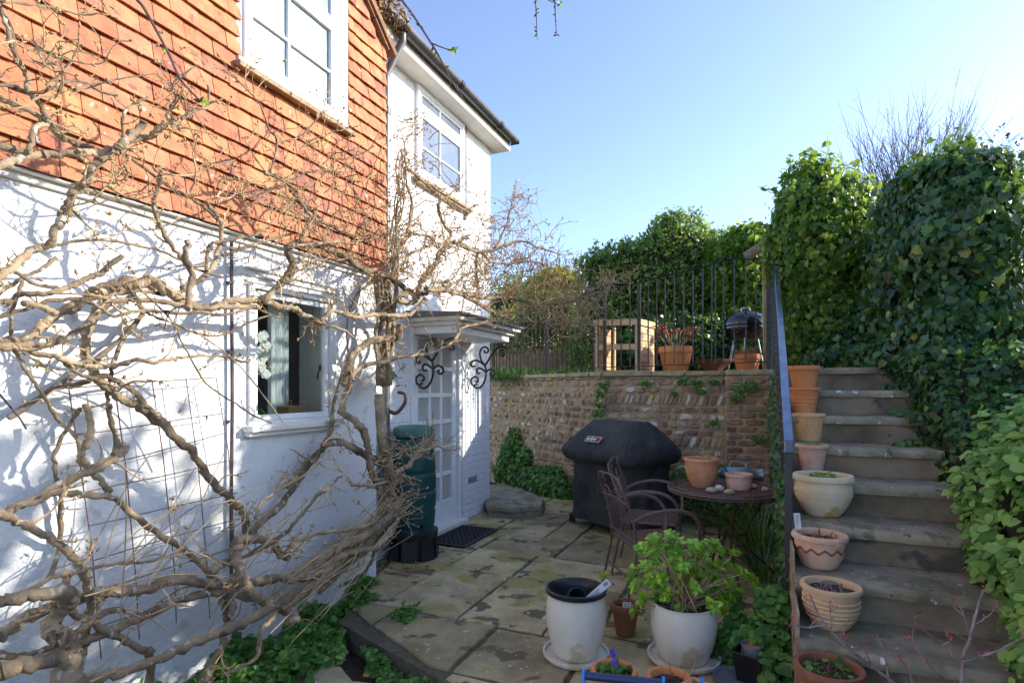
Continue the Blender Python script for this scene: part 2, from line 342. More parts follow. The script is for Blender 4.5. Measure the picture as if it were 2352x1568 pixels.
# -- hung tiles
def verge(y): return 4.20 + (3.74 - y) * .85
t = MB(); gz = .1015; tw = .168; row = 0; z = 2.405
while z < 5.2:
    y = -1.6 + (tw/2 if row % 2 else 0) + rng.uniform(-.01, .01)
    while y < 3.74:
        a, b = y + .0022, min(y + tw - .0022, 3.745)
        zt = z + gz + .045
        if b - a > .03 and z + gz*.6 < verge((a+b)/2) and not (a >= 2.34 and b <= 3.31 and z + gz > 3.36):
            if z + gz > 3.36:
                if a < 2.355 < b: b = 2.355
                if a < 3.292 < b: a = 3.292
            if b - a < .025:
                y += tw; continue
            dz = rng.uniform(-.004, .004); dx = rng.uniform(-.002, .003); tl = rng.uniform(-.003, .003); th = .013
            x0 = XT + dx; x1 = XT - .030 + dx; n = 3
            vs = []; zb = z + dz
            for k in range(n+1):                    # slight camber
                yy = a + (b-a)*k/n; cam = .003*math.sin(math.pi*k/n); sg = -.0015*math.sin(math.pi*k/n)
                ed = tl*(k/n-.5)
                vs += [(x0+cam, yy, zb+ed+sg), (x1+cam, yy, zt), (x0+cam-th, yy, zb+ed+sg), (x1+cam-th, yy, zt)]
            fs = []
            for k in range(n):
                o_ = k*4; q = o_+4
                fs += [(o_, q, q+1, o_+1), (o_+2, o_+3, q+3, q+2), (o_, o_+2, q+2, q), (o_+1, q+1, q+3, o_+3)]
            fs += [(0,1,3,2), (4*n, 4*n+2, 4*n+3, 4*n+1)]
            t.add(vs, fs)
        y += tw
    # return edge of the corner, half tiles round the end
    if z + gz*.6 < verge(3.74): t.box(XL-.25, XT-.012, 3.722, 3.738, z+rng.uniform(-.004,.004), z+gz+.02)
    z += gz; row += 1
# cut tiles round the window
z = 3.405
while z < 4.9:
    for a, b in ((2.22, 2.372), (3.286, 3.33)):
        pass
    z += gz
t.build('hung_tiles', M['tile'], house)
w = MB(); w.box(XL, XT-.035, -1.6, 3.72, 2.40, 4.2); w.box(XL, XT-.035, -1.6, 3.3, 4.2, 5.2)
w.build('tile_battens', M['sill_wood'], house)
# -- moulded ledge below the tiles
w = MB(); w.box(XL, XL+.058, -1.6, 3.735, 2.388, 2.400); w.box(XL, XL+.022, -1.6, 3.72, 2.356, 2.388)
w.build('moulded_ledge', M['old_paint'], house, bevel=.006)
# -- verge board and roof of the front block
w = MB()
for i, (y0, y1, off) in enumerate([(2.2, 3.30, .0), (3.30, 3.78, .0)]):
    pass
dv = Vector((0, -1, .85)).normalized(); nv = Vector((0, .85, 1)).normalized()
c0 = Vector((XT-.02, 3.76, 4.205))
for k in range(9):
    c = c0 + dv*(.13 + k*.235)
    w.obox(c + nv*.045, Vector((.05,0,0)), dv*.116, nv*.012)
    w.obox(c + nv*.018 + Vector((.0,0,0)), Vector((.032,0,0)), dv*.114, nv*.010)
w.build('verge_tiles', M['roof_tile'], house)
w = MB(); w.obox(c0 + dv*1.2 + nv*.075 - Vector((1.8,0,0)), Vector((1.84,0,0)), dv*1.25, nv*.02)
w.build('roof_slope', M['roof_tile'], house)
# -- eaves of the extension
w = MB(); w.box(XE, -2.835, 3.76, EY+.14, 4.455, 4.472); w.box(-2.855, -2.835, 3.76, EY+.14, 4.472, 4.60); w.box(-4.2, -2.857, EY+.12, EY+.14, 4.472, 4.60); w.box(-4.2, XE, EY+.006, EY+.14, 4.455, 4.471)
w.build('soffit', M['soffit'], house)
w = MB(); s30, c30 = math.sin(R(38)), math.cos(R(38))
yy = 3.60
while yy < EY+.16:
    for k in range(5):
        b = Vector((-2.80, yy+.083, 4.605)) + Vector((-c30, 0, s30))*(k*.10+.06)
        w.obox(b + Vector((s30,0,c30))*(.012+rng.uniform(0,.006)), Vector((-c30,0,s30*.93))*.085, Vector((0,.081,0)), Vector((s30,0,c30))*.006)
    yy += .168
w.obox(Vector((-2.83,(3.6+EY+.16)/2,4.60))+Vector((-c30,0,s30))*1.6, Vector((-c30,0,s30))*1.6, Vector((0,(EY+.16-3.6)/2,0)), Vector((s30,0,c30))*.008)
w.build('roof_tiles', M['roof_tile'], house)
# gutter: half-round trough
def trough(mb, x, y0, y1, z, r, n=10, th=.004):
    vs = []; 
    for y in (y0, y1):
        for rr in (r, r-th):
            for k in range(n+1):
                a = math.pi + math.pi*k/n; vs.append((x+rr*math.cos(a), y, z+rr*math.sin(a)))
    m = n+1; fs = []
    for k in range(n):
        fs += [(k, k+1, 2*m+k+1, 2*m+k), (m+k, 3*m+k, 3*m+k+1, m+k+1), (k, m+k, m+k+1, k+1), (2*m+k, 2*m+k+1, 3*m+k+1, 3*m+k)]
    fs += [(0, 2*m, 3*m, m), (n, m+n, 3*m+n, 2*m+n)]
    mb.add(vs, fs)
g = MB(); trough(g, -2.775, 3.78, 6.44, 4.585, .058)
gut = g.build('gutter', M['gutter'], house, smooth=True)
g = MB(); g.lathe([(.052,0),(.058,0),(.058,.004),(.0,.004)], 16)
g = MB(); g.box(-2.833, -2.717, 6.438, 6.446, 4.53, 4.586)
for y in (4.02, 5.0, 5.95):
    trough(g, -2.775, y-.03, y+.03, 4.588, .066)
g.build('gutter_union', M['black_pl'], gut, smooth=True)
# dead leaves caught in the gutter
n = 420; P = np.stack([nrg.normal(-2.76,.035,n), nrg.uniform(3.66,4.05,n), nrg.uniform(4.50,4.68,n)],1)
scatter('leaf_litter', M['dead'], TINY, P, nrg.normal(size=(n,3)), nrg.normal(size=(n,3)), nrg.uniform(.02,.05,n), house)
# -- windows: sash builder on a plane x = X
def wbars(mb, X, y0, y1, z0, z1, fw, dx, bars_y=(), bars_z=(), bw=.018):
    mb.box(X, X+dx, y0, y0+fw, z0, z1); mb.box(X, X+dx, y1-fw, y1, z0, z1)
    mb.box(X, X+dx-.002, y0+fw, y1-fw, z0, z0+fw); mb.box(X, X+dx-.002, y0+fw, y1-fw, z1-fw, z1)
    for b in bars_y: mb.box(X, X+dx-.006, b-bw/2, b+bw/2, z0+fw, z1-fw)
    ys = [y0+fw] + [q for b in bars_y for q in (b-bw/2, b+bw/2)] + [y1-fw]
    for b in bars_z:
        for k in range(0, len(ys), 2): mb.box(X, X+dx-.006, ys[k], ys[k+1], b-bw/2, b+bw/2)
# upper window
uw = MB(); X = XT-.028
uw.box(X-.03, X+.012, 2.33, 2.372, 3.38, 5.1); uw.box(X-.03, X+.030, 3.225, 3.27, 3.38, 5.1); uw.box(X-.03, X+.034, 2.33, 3.27, 3.372, 3.41)
uf = uw.build('upper_window', M['upvc'], house, bevel=.003)
s = MB(); wbars(s, X-.012, 2.374, 3.15, 3.412, 4.055, .055, .042, (2.716,), (3.71,)); s.box(X-.012,X+.02,3.15,3.224,3.412,5.0)
wbars(s, X-.012, 2.374, 3.15, 4.06, 5.0, .045, .036, (2.716,), ())
s.build('sash', M['upvc'], uf, bevel=.003)
s = MB(); s.box(X-.016, X+.002, 2.40, 3.13, 3.44, 4.03); s.box(X-.016, X+.002, 2.40, 3.13, 4.10, 4.97)
s.build('frosted_pane', M['frosted'], uf)
s = MB(); s.box(X-.03, X+.006, 3.272, 3.289, 3.385, 4.6); s.build('lead_strip', M['pipe'], uf)
s = MB(); s.obox(Vector((XT+.012, 2.805, 3.352)), Vector((.036,0,-.004)), Vector((0,.505,0)), Vector((.001,0,.016)))
s.build('sill', M['sill_wood'], uf, bevel=.004)
# extension window
X = XE
s = MB(); wbars(s, X-.01, 4.62, 5.57, 3.56, 4.455, .05, .05); s.box(X-.01, X+.04, 4.67, 5.52, 4.20, 4.26)
ef = s.build('upstairs_window', M['upvc'], house, bevel=.003)
s = MB(); wbars(s, X-.005, 4.672, 5.518, 3.612, 4.198, .04, .036, (5.06,), (3.87,)); wbars(s, X-.005, 4.672, 5.518, 4.262, 4.404, .03, .034, (5.06,))
s.build('sash', M['upvc'], ef, bevel=.002)
s = MB(); s.box(X-.008, X+.012, 4.70, 5.49, 3.64, 4.17); s.box(X-.008, X+.012, 4.70, 5.49, 4.285, 4.385); s.build('pane', M['dark_glass'], ef)
s = MB(); s.box(X, X+.085, 4.58, 5.70, 3.50, 3.535); s.box(X,X+.06,4.60,5.68,3.478,3.50); s.build('sill', M['sill_wood'], ef, bevel=.004)
s = MB(); s.box(X, X+.028, 5.60, 5.64, 3.40, 4.453); s.build('lead_strip', M['pipe'], ef)
# lower window: hood mouldings, casement, glass, sill
s = MB()
for z_, d_ in ((2.215,.022),(2.175,.018),(2.137,.014)): s.box(XL, XL+d_, 2.44, 3.24, z_, z_+.014)
s.box(XL, XL+.02, 2.455, 2.50, 1.27, 2.13); s.box(XL, XL+.02, 3.16, 3.215, 1.27, 2.13); s.box(XL, XL+.018, 2.50, 3.16, 2.105, 2.13)
lw = s.build('lower_window', M['old_paint'], house, bevel=.004)
s = MB(); s.box(XL-.28, XL+.085, 2.42, 3.23, 1.235, 1.272); s.box(XL, XL+.05, 2.43, 3.22, 1.205, 1.235); s.build('sill', M['old_paint'], lw, bevel=.006)
s = MB(); wbars(s, XL-.05, 2.502, 3.158, 1.296, 2.10, .035, .045); s.build('casement', M['white_paint'], lw, bevel=.004)
s = MB(); s.add([(XL-.032,2.535,1.33),(XL-.032,3.125,1.33),(XL-.032,3.125,2.066),(XL-.032,2.535,2.066)],[(0,1,2,3)]); s.build('pane', M['glass'], lw, recalc=False)
s = MB(); s.box(XL-.028, XL-.018, 3.085, 3.10, 1.62, 1.66); s.tube([(XL-.016,3.095,1.645),(XL+.0,3.07,1.64),(XL-.0,3.05,1.60),(XL-.0,3.04,1.56)],.006,6); s.build('window_handle', M['black'], lw, smooth=True)
# room behind the lower window
s = MB(); s.box(-3.9, -3.88, 1.7, 3.44, .9, 2.4); s.box(-3.9,BX,3.40,3.44,.9,2.4); s.box(-3.9,BX,1.7,1.72,.9,2.4); s.box(-3.9,BX,1.7,3.44,2.38,2.4); s.box(-3.9,BX,1.7,3.44,.9,.92)
s.build('room', M['room'], house)
# door: frame, leaf with 3 x 6 lights, sill
dr = MB(); dr.box(XE-.12, XE+.02, DY0-.058, DY0, 0, DZ+.048); dr.box(XE-.12, XE+.02, DY1, DY1+.065, 0, DZ+.048); dr.box(XE-.12, XE+.018, DY0, DY1, DZ, DZ+.048)
dfr = dr.build('door_frame', M['white_paint'], house, bevel=.005)
s = MB(); xs0, xs1 = XE-.055, XE-.012
cols = [DY0+.10 + k*(DY1-DY0-.20)/3 for k in range(4)]; rows = [.30 + k*(DZ-.30-.10)/6 for k in range(7)]
s.box(xs0, xs1, DY0+.004, cols[0], .03, DZ-.004); s.box(xs0, xs1, cols[3], DY1-.004, .03, DZ-.004); s.box(xs0, xs1, cols[0], cols[3], .03, .30); s.box(xs0, xs1, cols[0], cols[3], rows[6], DZ-.004)
for k in (1,2): s.box(xs0, xs1-.004, cols[k]-.022, cols[k]+.022, .30, rows[6])
for r_ in rows[1:6]:
    for k in range(3): s.box(xs0, xs1-.004, cols[k]+(.022 if k else 0), cols[k+1]-(.022 if k<2 else 0), r_-.022, r_+.022)
dl = s.build('door', M['white_paint'], dfr, bevel=.004)
s = MB(); s.box(xs0+.012, xs0+.018, cols[0]-.01, cols[3]+.01, .29, rows[6]+.01); s.build('pane', mat('door_glass', (.42,.42,.40), (.5,.5,.48), 1.5, .12, spec=.6), dl)
s = MB(); s.box(XE-.06, XE+.10, DY0-.06, DY1+.07, .004, .05); s.build('door_sill', M['old_paint'], dfr, bevel=.006)
# black line seal at right of the door
s = MB(); s.box(XE-.01, XE+.012, DY1+.07, DY1+.085, .05, 2.0); s.build('door_seal', M['pipe'], dfr)
# wrought vent near ground
s = MB()
for k in range(3): s.box(XE, XE+.006, 5.72, 5.93, .40+k*.025, .413+k*.025)
s.build('air_vent', M['pipe'], house)
# canopy over the door
cz = thing('door_canopy', 'flat white door canopy with a grey leaded top above the white glazed door', 'canopy', (XE, 5.2, 2.0))
s = MB(); s.box(XE, -2.475, 4.50, 5.92, 2.125, 2.165); s.box(XE, -2.535, 4.56, 5.86, 2.085, 2.125)
s.build('cornice', M['old_paint'], cz, bevel=.006)
s = MB(); s.box(XE, -2.58, 4.60, 5.82, 2.015, 2.085); s.build('soffit', M['white_paint'], cz, bevel=.006)
s = MB(); s.add([(XE,4.46,2.23),(-2.44,4.46,2.19),(-2.44,5.96,2.19),(XE,5.96,2.23),(XE,4.46,2.165),(-2.44,4.46,2.165),(-2.44,5.96,2.165),(XE,5.96,2.165)],[(0,1,2,3),(4,7,6,5),(0,4,5,1),(1,5,6,2),(2,6,7,3),(3,7,4,0)])
s.build('lead_top', M['pipe'], cz, bevel=.004)
# scroll brackets
def scroll(cx, cy, r, a0, turns, n=22, shrink=.25):
    return [(cx + r*(1-(1-shrink)*k/n)*math.cos(a0+turns*2*math.pi*k/n), cy + r*(1-(1-shrink)*k/n)*math.sin(a0+turns*2*math.pi*k/n)) for k in range(n+1)]
def smooth_pts(p, n=6):
    p = [Vector(q) for q in p]; out = []
    for i in range(len(p)-1):
        a, b, c, d = p[max(i-1,0)], p[i], p[i+1], p[min(i+2,len(p)-1)]
        for k in range(n):
            t_ = k/n; out.append(.5*((2*b)+(c-a)*t_+(2*a-5*b+4*c-d)*t_*t_+(3*b-a-3*c+d)*t_**3))
    return out + [p[-1]]
SCR = [ [(262,500),(238,512),(222,490),(226,465),(248,452),(268,462),(270,482),(255,486)],
        [(240,520),(275,530),(305,505),(325,455),(326,400),(318,375),(295,340),(284,290),(296,258),(320,247),(342,262),(338,284),(318,284),(316,268)],
        [(318,378),(340,345),(368,300),(400,262),(440,248),(478,262)],
        [(318,375),(290,352),(255,338),(230,345),(220,365),(232,382),(250,374)],
        [(325,420),(300,400),(275,392),(262,408),(270,428),(288,426)],
        [(326,425),(340,408),(362,402),(384,415),(386,438),(368,448),(355,434),(366,426)],
        [(445,262),(425,280),(424,302),(442,312),(452,298),(440,290)] ]
def bracket(Y, label):
    b = thing('scroll_bracket', label, 'bracket', (XE, Y, 1.5), group='scroll brackets under the door canopy')
    for p in SCR:
        q = smooth_pts([(0,0,0) if False else (XE+.012+(x-220)/240*.44, Y, 1.965-(y-247)/283*.47) for x, y in p], 5)
        m = MB(); m.tube(q, .0085, 6, flat=1.4); m.build('scroll', M['iron'], b, smooth=True)
bracket(4.62, 'black wrought iron scroll bracket under the near end of the door canopy')
bracket(5.76, 'black wrought iron scroll bracket beyond the door, against the white brick pier')
# downpipe and thin wall pipe
s = MB(); PX, PY = -2.955, 4.03
s.tube([(PX+.17,PY,4.53),(PX+.17,PY,4.46),(PX,PY,4.22),(PX,PY,4.1),(PX,PY,.1)], .034, 14)
dpz = s.build('downpipe', M['pipe'], house, smooth=True)
s = MB()
for z_ in (3.9, 3.1, 2.55, 1.55, .8): s.tube([(PX,PY,z_-.03),(PX,PY,z_+.03)], .041, 14)
s.build('pipe_collar', M['gutter'], dpz, smooth=True)
s = MB(); s.tube(smooth_pts([(PX+.02,PY+.01,1.30),(PX+.07,PY+.05,1.28),(PX+.12,PY+.10,1.36),(PX+.12,PY+.11,1.44),(PX+.06,PY+.09,1.46)],4), .016, 8); s.build('overflow_hose', M['rust_iron'], dpz, smooth=True)
s = MB(); s.tube([(XL+.03,2.319,2.34),(XL+.03,2.325,1.4),(XL+.03,2.318,.9),(XL+.03,2.32,.25)], .010, 8)
for z_ in (2.1,1.7,1.3,.85,.5): s.box(XL, XL+.035, 2.305, 2.335, z_, z_+.012)
s.build('wall_cable_pipe', M['dark_pipe'], house, smooth=True)
# ---- things on the inner window sill
cur = MB(); n = 60; vs = []
for k in range(n+1):
    yy = 2.80 + .16*k/n; xx = XL-.20 + .022*math.sin(k*.75)
    vs += [(xx, yy, 1.30), (xx, yy, 2.3)]
cur.add(vs, [(2*k, 2*k+2, 2*k+3, 2*k+1) for k in range(n)]); cur.add([(v[0]-.004, v[1], v[2]) for v in vs], [(2*k, 2*k+1, 2*k+3, 2*k+2) for k in range(n)])
tag(cur.build('curtain', M['curtain'], None, smooth=True, origin=(XL-.2,2.88,1.3), recalc=False), 'pale pleated curtain hanging inside the lower window', 'curtain')
orc = thing('orchid', 'white flowering orchid in a patterned pot behind the lower window glass', 'orchid', (XL-.15, 2.60, 1.272))
s = MB(); s.lathe([(.035,1.272),(.05,1.29),(.058,1.36),(.052,1.36),(.045,1.31)], 20, (XL-.15,2.60,0)); pt = s.build('pot', mat('patterned_pot', (.55,.56,.58), (.08,.09,.12), 60, .4), orc, smooth=True)
P=[];Nn=[];T_=[];S_=[]
for k in range(9):
    a = k*.8; P.append((XL-.15, 2.60, 1.37)); Nn.append((math.cos(a)*.3, math.sin(a)*.3, 1)); T_.append((math.cos(a)*.5+.2, math.sin(a), .35)); S_.append(.16)
scatter('leaf', M['ivy_light'], OVAL, np.array(P), np.array(Nn), np.array(T_), np.array(S_), orc)
for dy in (0, .09):
    s = MB(); q = smooth_pts([(XL-.15,2.60,1.36),(XL-.14,2.60+dy*.6,1.58),(XL-.13,2.58+dy,1.78),(XL-.12,2.545+dy*1.1,1.85)],4); s.tube(q,.004,5); s.build('stem', M['grass'], orc)
    P=[];Nn=[];T_=[];S_=[]
    for k in range(11):
        c = Vector((XL-.11+rng.uniform(-.01,.02), 2.555+dy*1.15+rng.uniform(-.03,.05), 1.84-k*.026+rng.uniform(-.01,.01)))
        for j in range(5):
            a = j*2*math.pi/5; P.append(tuple(c)); Nn.append((1,-.4,.1)); T_.append((.0, math.cos(a), math.sin(a))); S_.append(.035)
    scatter('flower', M['petal'], ROUND, np.array(P), np.array(Nn), np.array(T_), np.array(S_), orc)
s = MB(); s.box(XL-.22, XL-.08, 2.86, 3.02, 1.273, 1.36); s.box(XL-.225, XL-.075, 2.855, 3.025, 1.36, 1.375); s.tube(smooth_pts([(XL-.15,2.92,1.375),(XL-.15,2.93,1.41),(XL-.15,2.95,1.41),(XL-.15,2.95,1.375)],4),.004,6)
tag(s.build('wicker_box', M['wicker'], None, bevel=.006, origin=(XL-.15,2.94,1.273)), 'small wicker basket with a lid on the sill inside the window', 'basket')
s = MB(); s.box(XL-.25, XL-.14, 2.515, 2.545, 1.273, 1.35)
# green tag hung on the wisteria at the corner
s = MB(); c = dp(899, 862, 4.35); r_ = Vector((CS, SN, 0)); up = Vector((0,0,1)); f_ = Vector((-SN, CS, 0))
s.obox(c, (r_*.7+up*.7)*.026, (up*.7-r_*.6)*.028, f_*.006); tg = thing('hanging_lantern', 'small green diamond shaped lantern hung from the corner stems', 'lantern', c)
s.build('glass_face', mat('green_glass', (.04,.30,.20), (.05,.38,.27), 8, .2), tg, bevel=.006)
s = MB(); s.obox(c+f_*.012, (r_*.7+up*.7)*.030, (up*.7-r_*.6)*.032, f_*.005); s.build('back_plate', M['gutter'], tg); s = MB(); s.tube([c+up*.03, c+up*.09-r_*.02], .002, 4); s.build('hook', M['iron'], tg)
# ================= GROUND, PAVING, WALLS, STEPS =================
def clip(poly, a, b):                               # keep the left side of a->b
    out = []; n = len(poly)
    def s(p): return (b[0]-a[0])*(p[1]-a[1]) - (b[1]-a[1])*(p[0]-a[0])
    for i in range(n):
        p, q = poly[i], poly[(i+1) % n]; sp, sq = s(p), s(q)
        if sp >= 0: out.append(p)
        if sp*sq < 0:
            t_ = sp/(sp-sq); out.append((p[0]+(q[0]-p[0])*t_, p[1]+(q[1]-p[1])*t_))
    return out
g = MB(); g.add([(-300,-300,-.17),(300,-300,-.17),(300,300,-.17),(-300,300,-.17)], [(0,1,2,3)])
tag(g.build('ground', M['earth']), kind='structure')
g = MB(); g.prism([(1.30,5.62),(60,5.62),(60,90),(-60,90),(-60,9.2),(-4.2,8.72),(-1.85,7.02),(.165,7.02),(.165,5.60),(1.04,5.60)], -.2, 1.63)
tag(g.build('terrace_ground', M['earth']), kind='structure')
g = MB(); g.prism([(1.04,-4),(60,-4),(60,5.58),(1.04,5.58)], -.2, .62); g.prism([(1.22,-4),(60,-4),(60,5.5),(1.22,5.5)], .62, .95); g.prism([(1.38,-4),(60,-4),(60,5.5),(1.38,5.5)], .95, 1.2)
tag(g.build('bank_ground', M['earth']), kind='structure')
# paving joints bed + slabs
A1, A2, A3 = (-2.47,2.87), (-1.30,2.44), (-.2, 1.9)
bed = [(-3.15,7.2),(-3.15,3.72),(-2.79,3.69),A1,A2,A3,(.2,1.6),(.2,7.2)]
g = MB(); g.prism(bed, -.15, -.014); tag(g.build('patio_bed', M['joint']), kind='structure')
sl = MB(); cell = .15; nx, ny = 24, 38; x0, y0 = -3.15, 1.55; occ = np.zeros((nx, ny), bool)
r2 = random.Random(21)
def slab(poly, z1, mb, gap=.010, th=.05, dz=.0015):
    cx = sum(p[0] for p in poly)/len(poly); cy = sum(p[1] for p in poly)/len(poly)
    area = 0
    for i in range(len(poly)):
        p, q = poly[i], poly[(i+1) % len(poly)]; area += p[0]*q[1]-q[0]*p[1]
    if abs(area) < .03: return
    # densify + shrink for gaps with a slightly ragged edge
    pts = []
    for i in range(len(poly)):
        p, q = poly[i], poly[(i+1) % len(poly)]; L_ = math.hypot(q[0]-p[0], q[1]-p[1]); k = max(1, int(L_/.06))
        for j in range(k):
            t_ = j/k; pts.append((p[0]+(q[0]-p[0])*t_, p[1]+(q[1]-p[1])*t_))
    out = []
    for x, y in pts:
        dx, dy = x-cx, y-cy; L_ = math.hypot(dx, dy); g_ = gap + r2.uniform(-.003, .008)
        out.append((x-dx/L_*g_*1.3, y-dy/L_*g_*1.3))
    n = len(out); z1 += r2.uniform(-.006,.004); ti = r2.uniform(-.006, .006); tj = r2.uniform(-.006, .006)
    def zz(x, y): return z1 + ti*(x-cx)/.4 + tj*(y-cy)/.4
    vs = [(x, y, z1-th) for x, y in out] + [(x, y, zz(x,y)-.006) for x, y in out]
    ins = [(x+(cx-x)*.022, y+(cy-y)*.022) for x, y in out]
    vs += [(x, y, zz(x,y)) for x, y in ins]
    fs = [(i,(i+1)%n,n+(i+1)%n,n+i) for i in range(n)] + [(n+i,n+(i+1)%n,2*n+(i+1)%n,2*n+i) for i in range(n)] + [tuple(range(2*n,3*n))]
    mb.add(vs, fs, r2.random())
for j in range(ny):
    for i in range(nx):
        if occ[i, j]: continue
        w_, h_ = r2.choice([(5,4),(6,4),(4,4),(4,3),(5,3),(6,5),(3,3),(4,6),(3,4),(7,4)])
        w_ = min(w_, nx-i); h_ = min(h_, ny-j)
        k = 0
        while k < w_ and not occ[i+k, j]: k += 1
        w_ = k
        rest = 0
        while i+w_+rest < nx and not occ[i+w_+rest, j]: rest += 1
        if rest == 1: w_ += 1
        while h_ > 1 and occ[i:i+w_, j:j+h_].any(): h_ -= 1
        occ[i:i+w_, j:j+h_] = True
        X0, Y0 = x0+i*cell, y0+j*cell
        P_ = [(X0,Y0),(X0+w_*cell,Y0),(X0+w_*cell,Y0+h_*cell),(X0,Y0+h_*cell)]
        P_ = clip(P_, A1, A2) if True else P_
        if len(P_) > 2: P_ = clip(P_, A2, A3)
        if len(P_) > 2: P_ = clip(P_, (-2.79,3.69), A1)
        if len(P_) > 2 and Y0 < 7: slab(P_, 0.0, sl)
tag(sl.build('patio', M['slab'], smooth=30), kind='structure')
# lower path of rough stone
pl = MB(); r2 = random.Random(5)
for i in range(7):
    for j in range(5):
        cx, cy = -2.3+i*.48+r2.uniform(-.06,.06), .55+j*.46+r2.uniform(-.06,.06)
        n = 6; P_ = [(cx+.27*r2.uniform(.8,1.12)*math.cos(a*2*math.pi/n+.4), cy+.26*r2.uniform(.8,1.12)*math.sin(a*2*math.pi/n+.4)) for a in range(n)]
        P_ = clip(P_, A2, A1) if cx < -1.2 else clip(P_, A3, A2)
        if len(P_) > 2: slab(P_, -.11, pl, gap=.012)
tag(pl.build('path', M['slab'], smooth=30), kind='structure')
# raised stone in the corner by the wall
cs = MB(); P_ = [tuple(gp(u, v, .13))[:2] for u, v in ((1118,1162),(1175,1166),(1243,1160),(1250,1145),(1215,1128),(1150,1112),(1100,1110))]
cs.prism(P_, .075, .13); cs.prism([(p[0]*.99-.02, p[1]+.03) for p in P_], -.1, .075)
tag(cs.build('corner_step', M['tread'], bevel=.008, origin=(P_[1][0],P_[1][1],0)), 'low rough stone step in the corner between the house and the old wall', 'step')
# loose brick chip
b = MB(); c = gp(842,1551,-.11)
b.obox(c+Vector((0,0,.006)), (.018,.006,0), (-.006,.012,0), (0,0,.007)); tag(b.build('brick_chip', M['terra_red'], bevel=.003, origin=c), 'tiny orange brick fragment lying on the lower stone path', 'stone')

# ---- retaining wall
WZ = 1.64
segs = [((-4.3,8.72), (-1.78,6.92), 'flint'), ((-1.78,6.92), (-.33,6.92), 'course'), ((-.33,6.72), (.165,6.72), 'brick')]
rw = thing('retaining_wall', 'old brick and flint retaining wall holding up the terrace behind the covered grill', 'wall', (-.8, 6.9, 0))
mo = MB(); st = MB(); br = MB(); cp = MB()
r3 = random.Random(3)
def stone(mb, o, D, Nn, s0, s1, z0, z1, dep_, val, rag=.15, off=.0):
    w_, h_ = s1-s0, z1-z0; cxs, czs = (s0+s1)/2, (z0+z1)/2
    n = 8; an = [r3.uniform(-.15,.15)+2*math.pi*k/n for k in range(n)]
    def pt(a, k, d):
        c_, s_ = math.cos(a), math.sin(a); m_ = max(abs(c_), abs(s_))**.75
        return o + D*(cxs + w_/2*k*c_/m_) + Nn*d + Vector((0,0,czs + h_/2*k*s_/m_))
    rr = [1-r3.random()*rag for _ in range(n)]; vs = []
    for k, d in ((1,-.01),(.97,dep_*.55),(.72,dep_)):
        for q in range(n): vs.append(pt(an[q], k*rr[q], d + off + (r3.uniform(-.004,.004) if d > 0 else 0)))
    fs = [(i*n+k,i*n+(k+1)%n,(i+1)*n+(k+1)%n,(i+1)*n+k) for i in range(2) for k in range(n)] + [tuple(range(2*n,3*n))]
    mb.add(vs, fs, val)
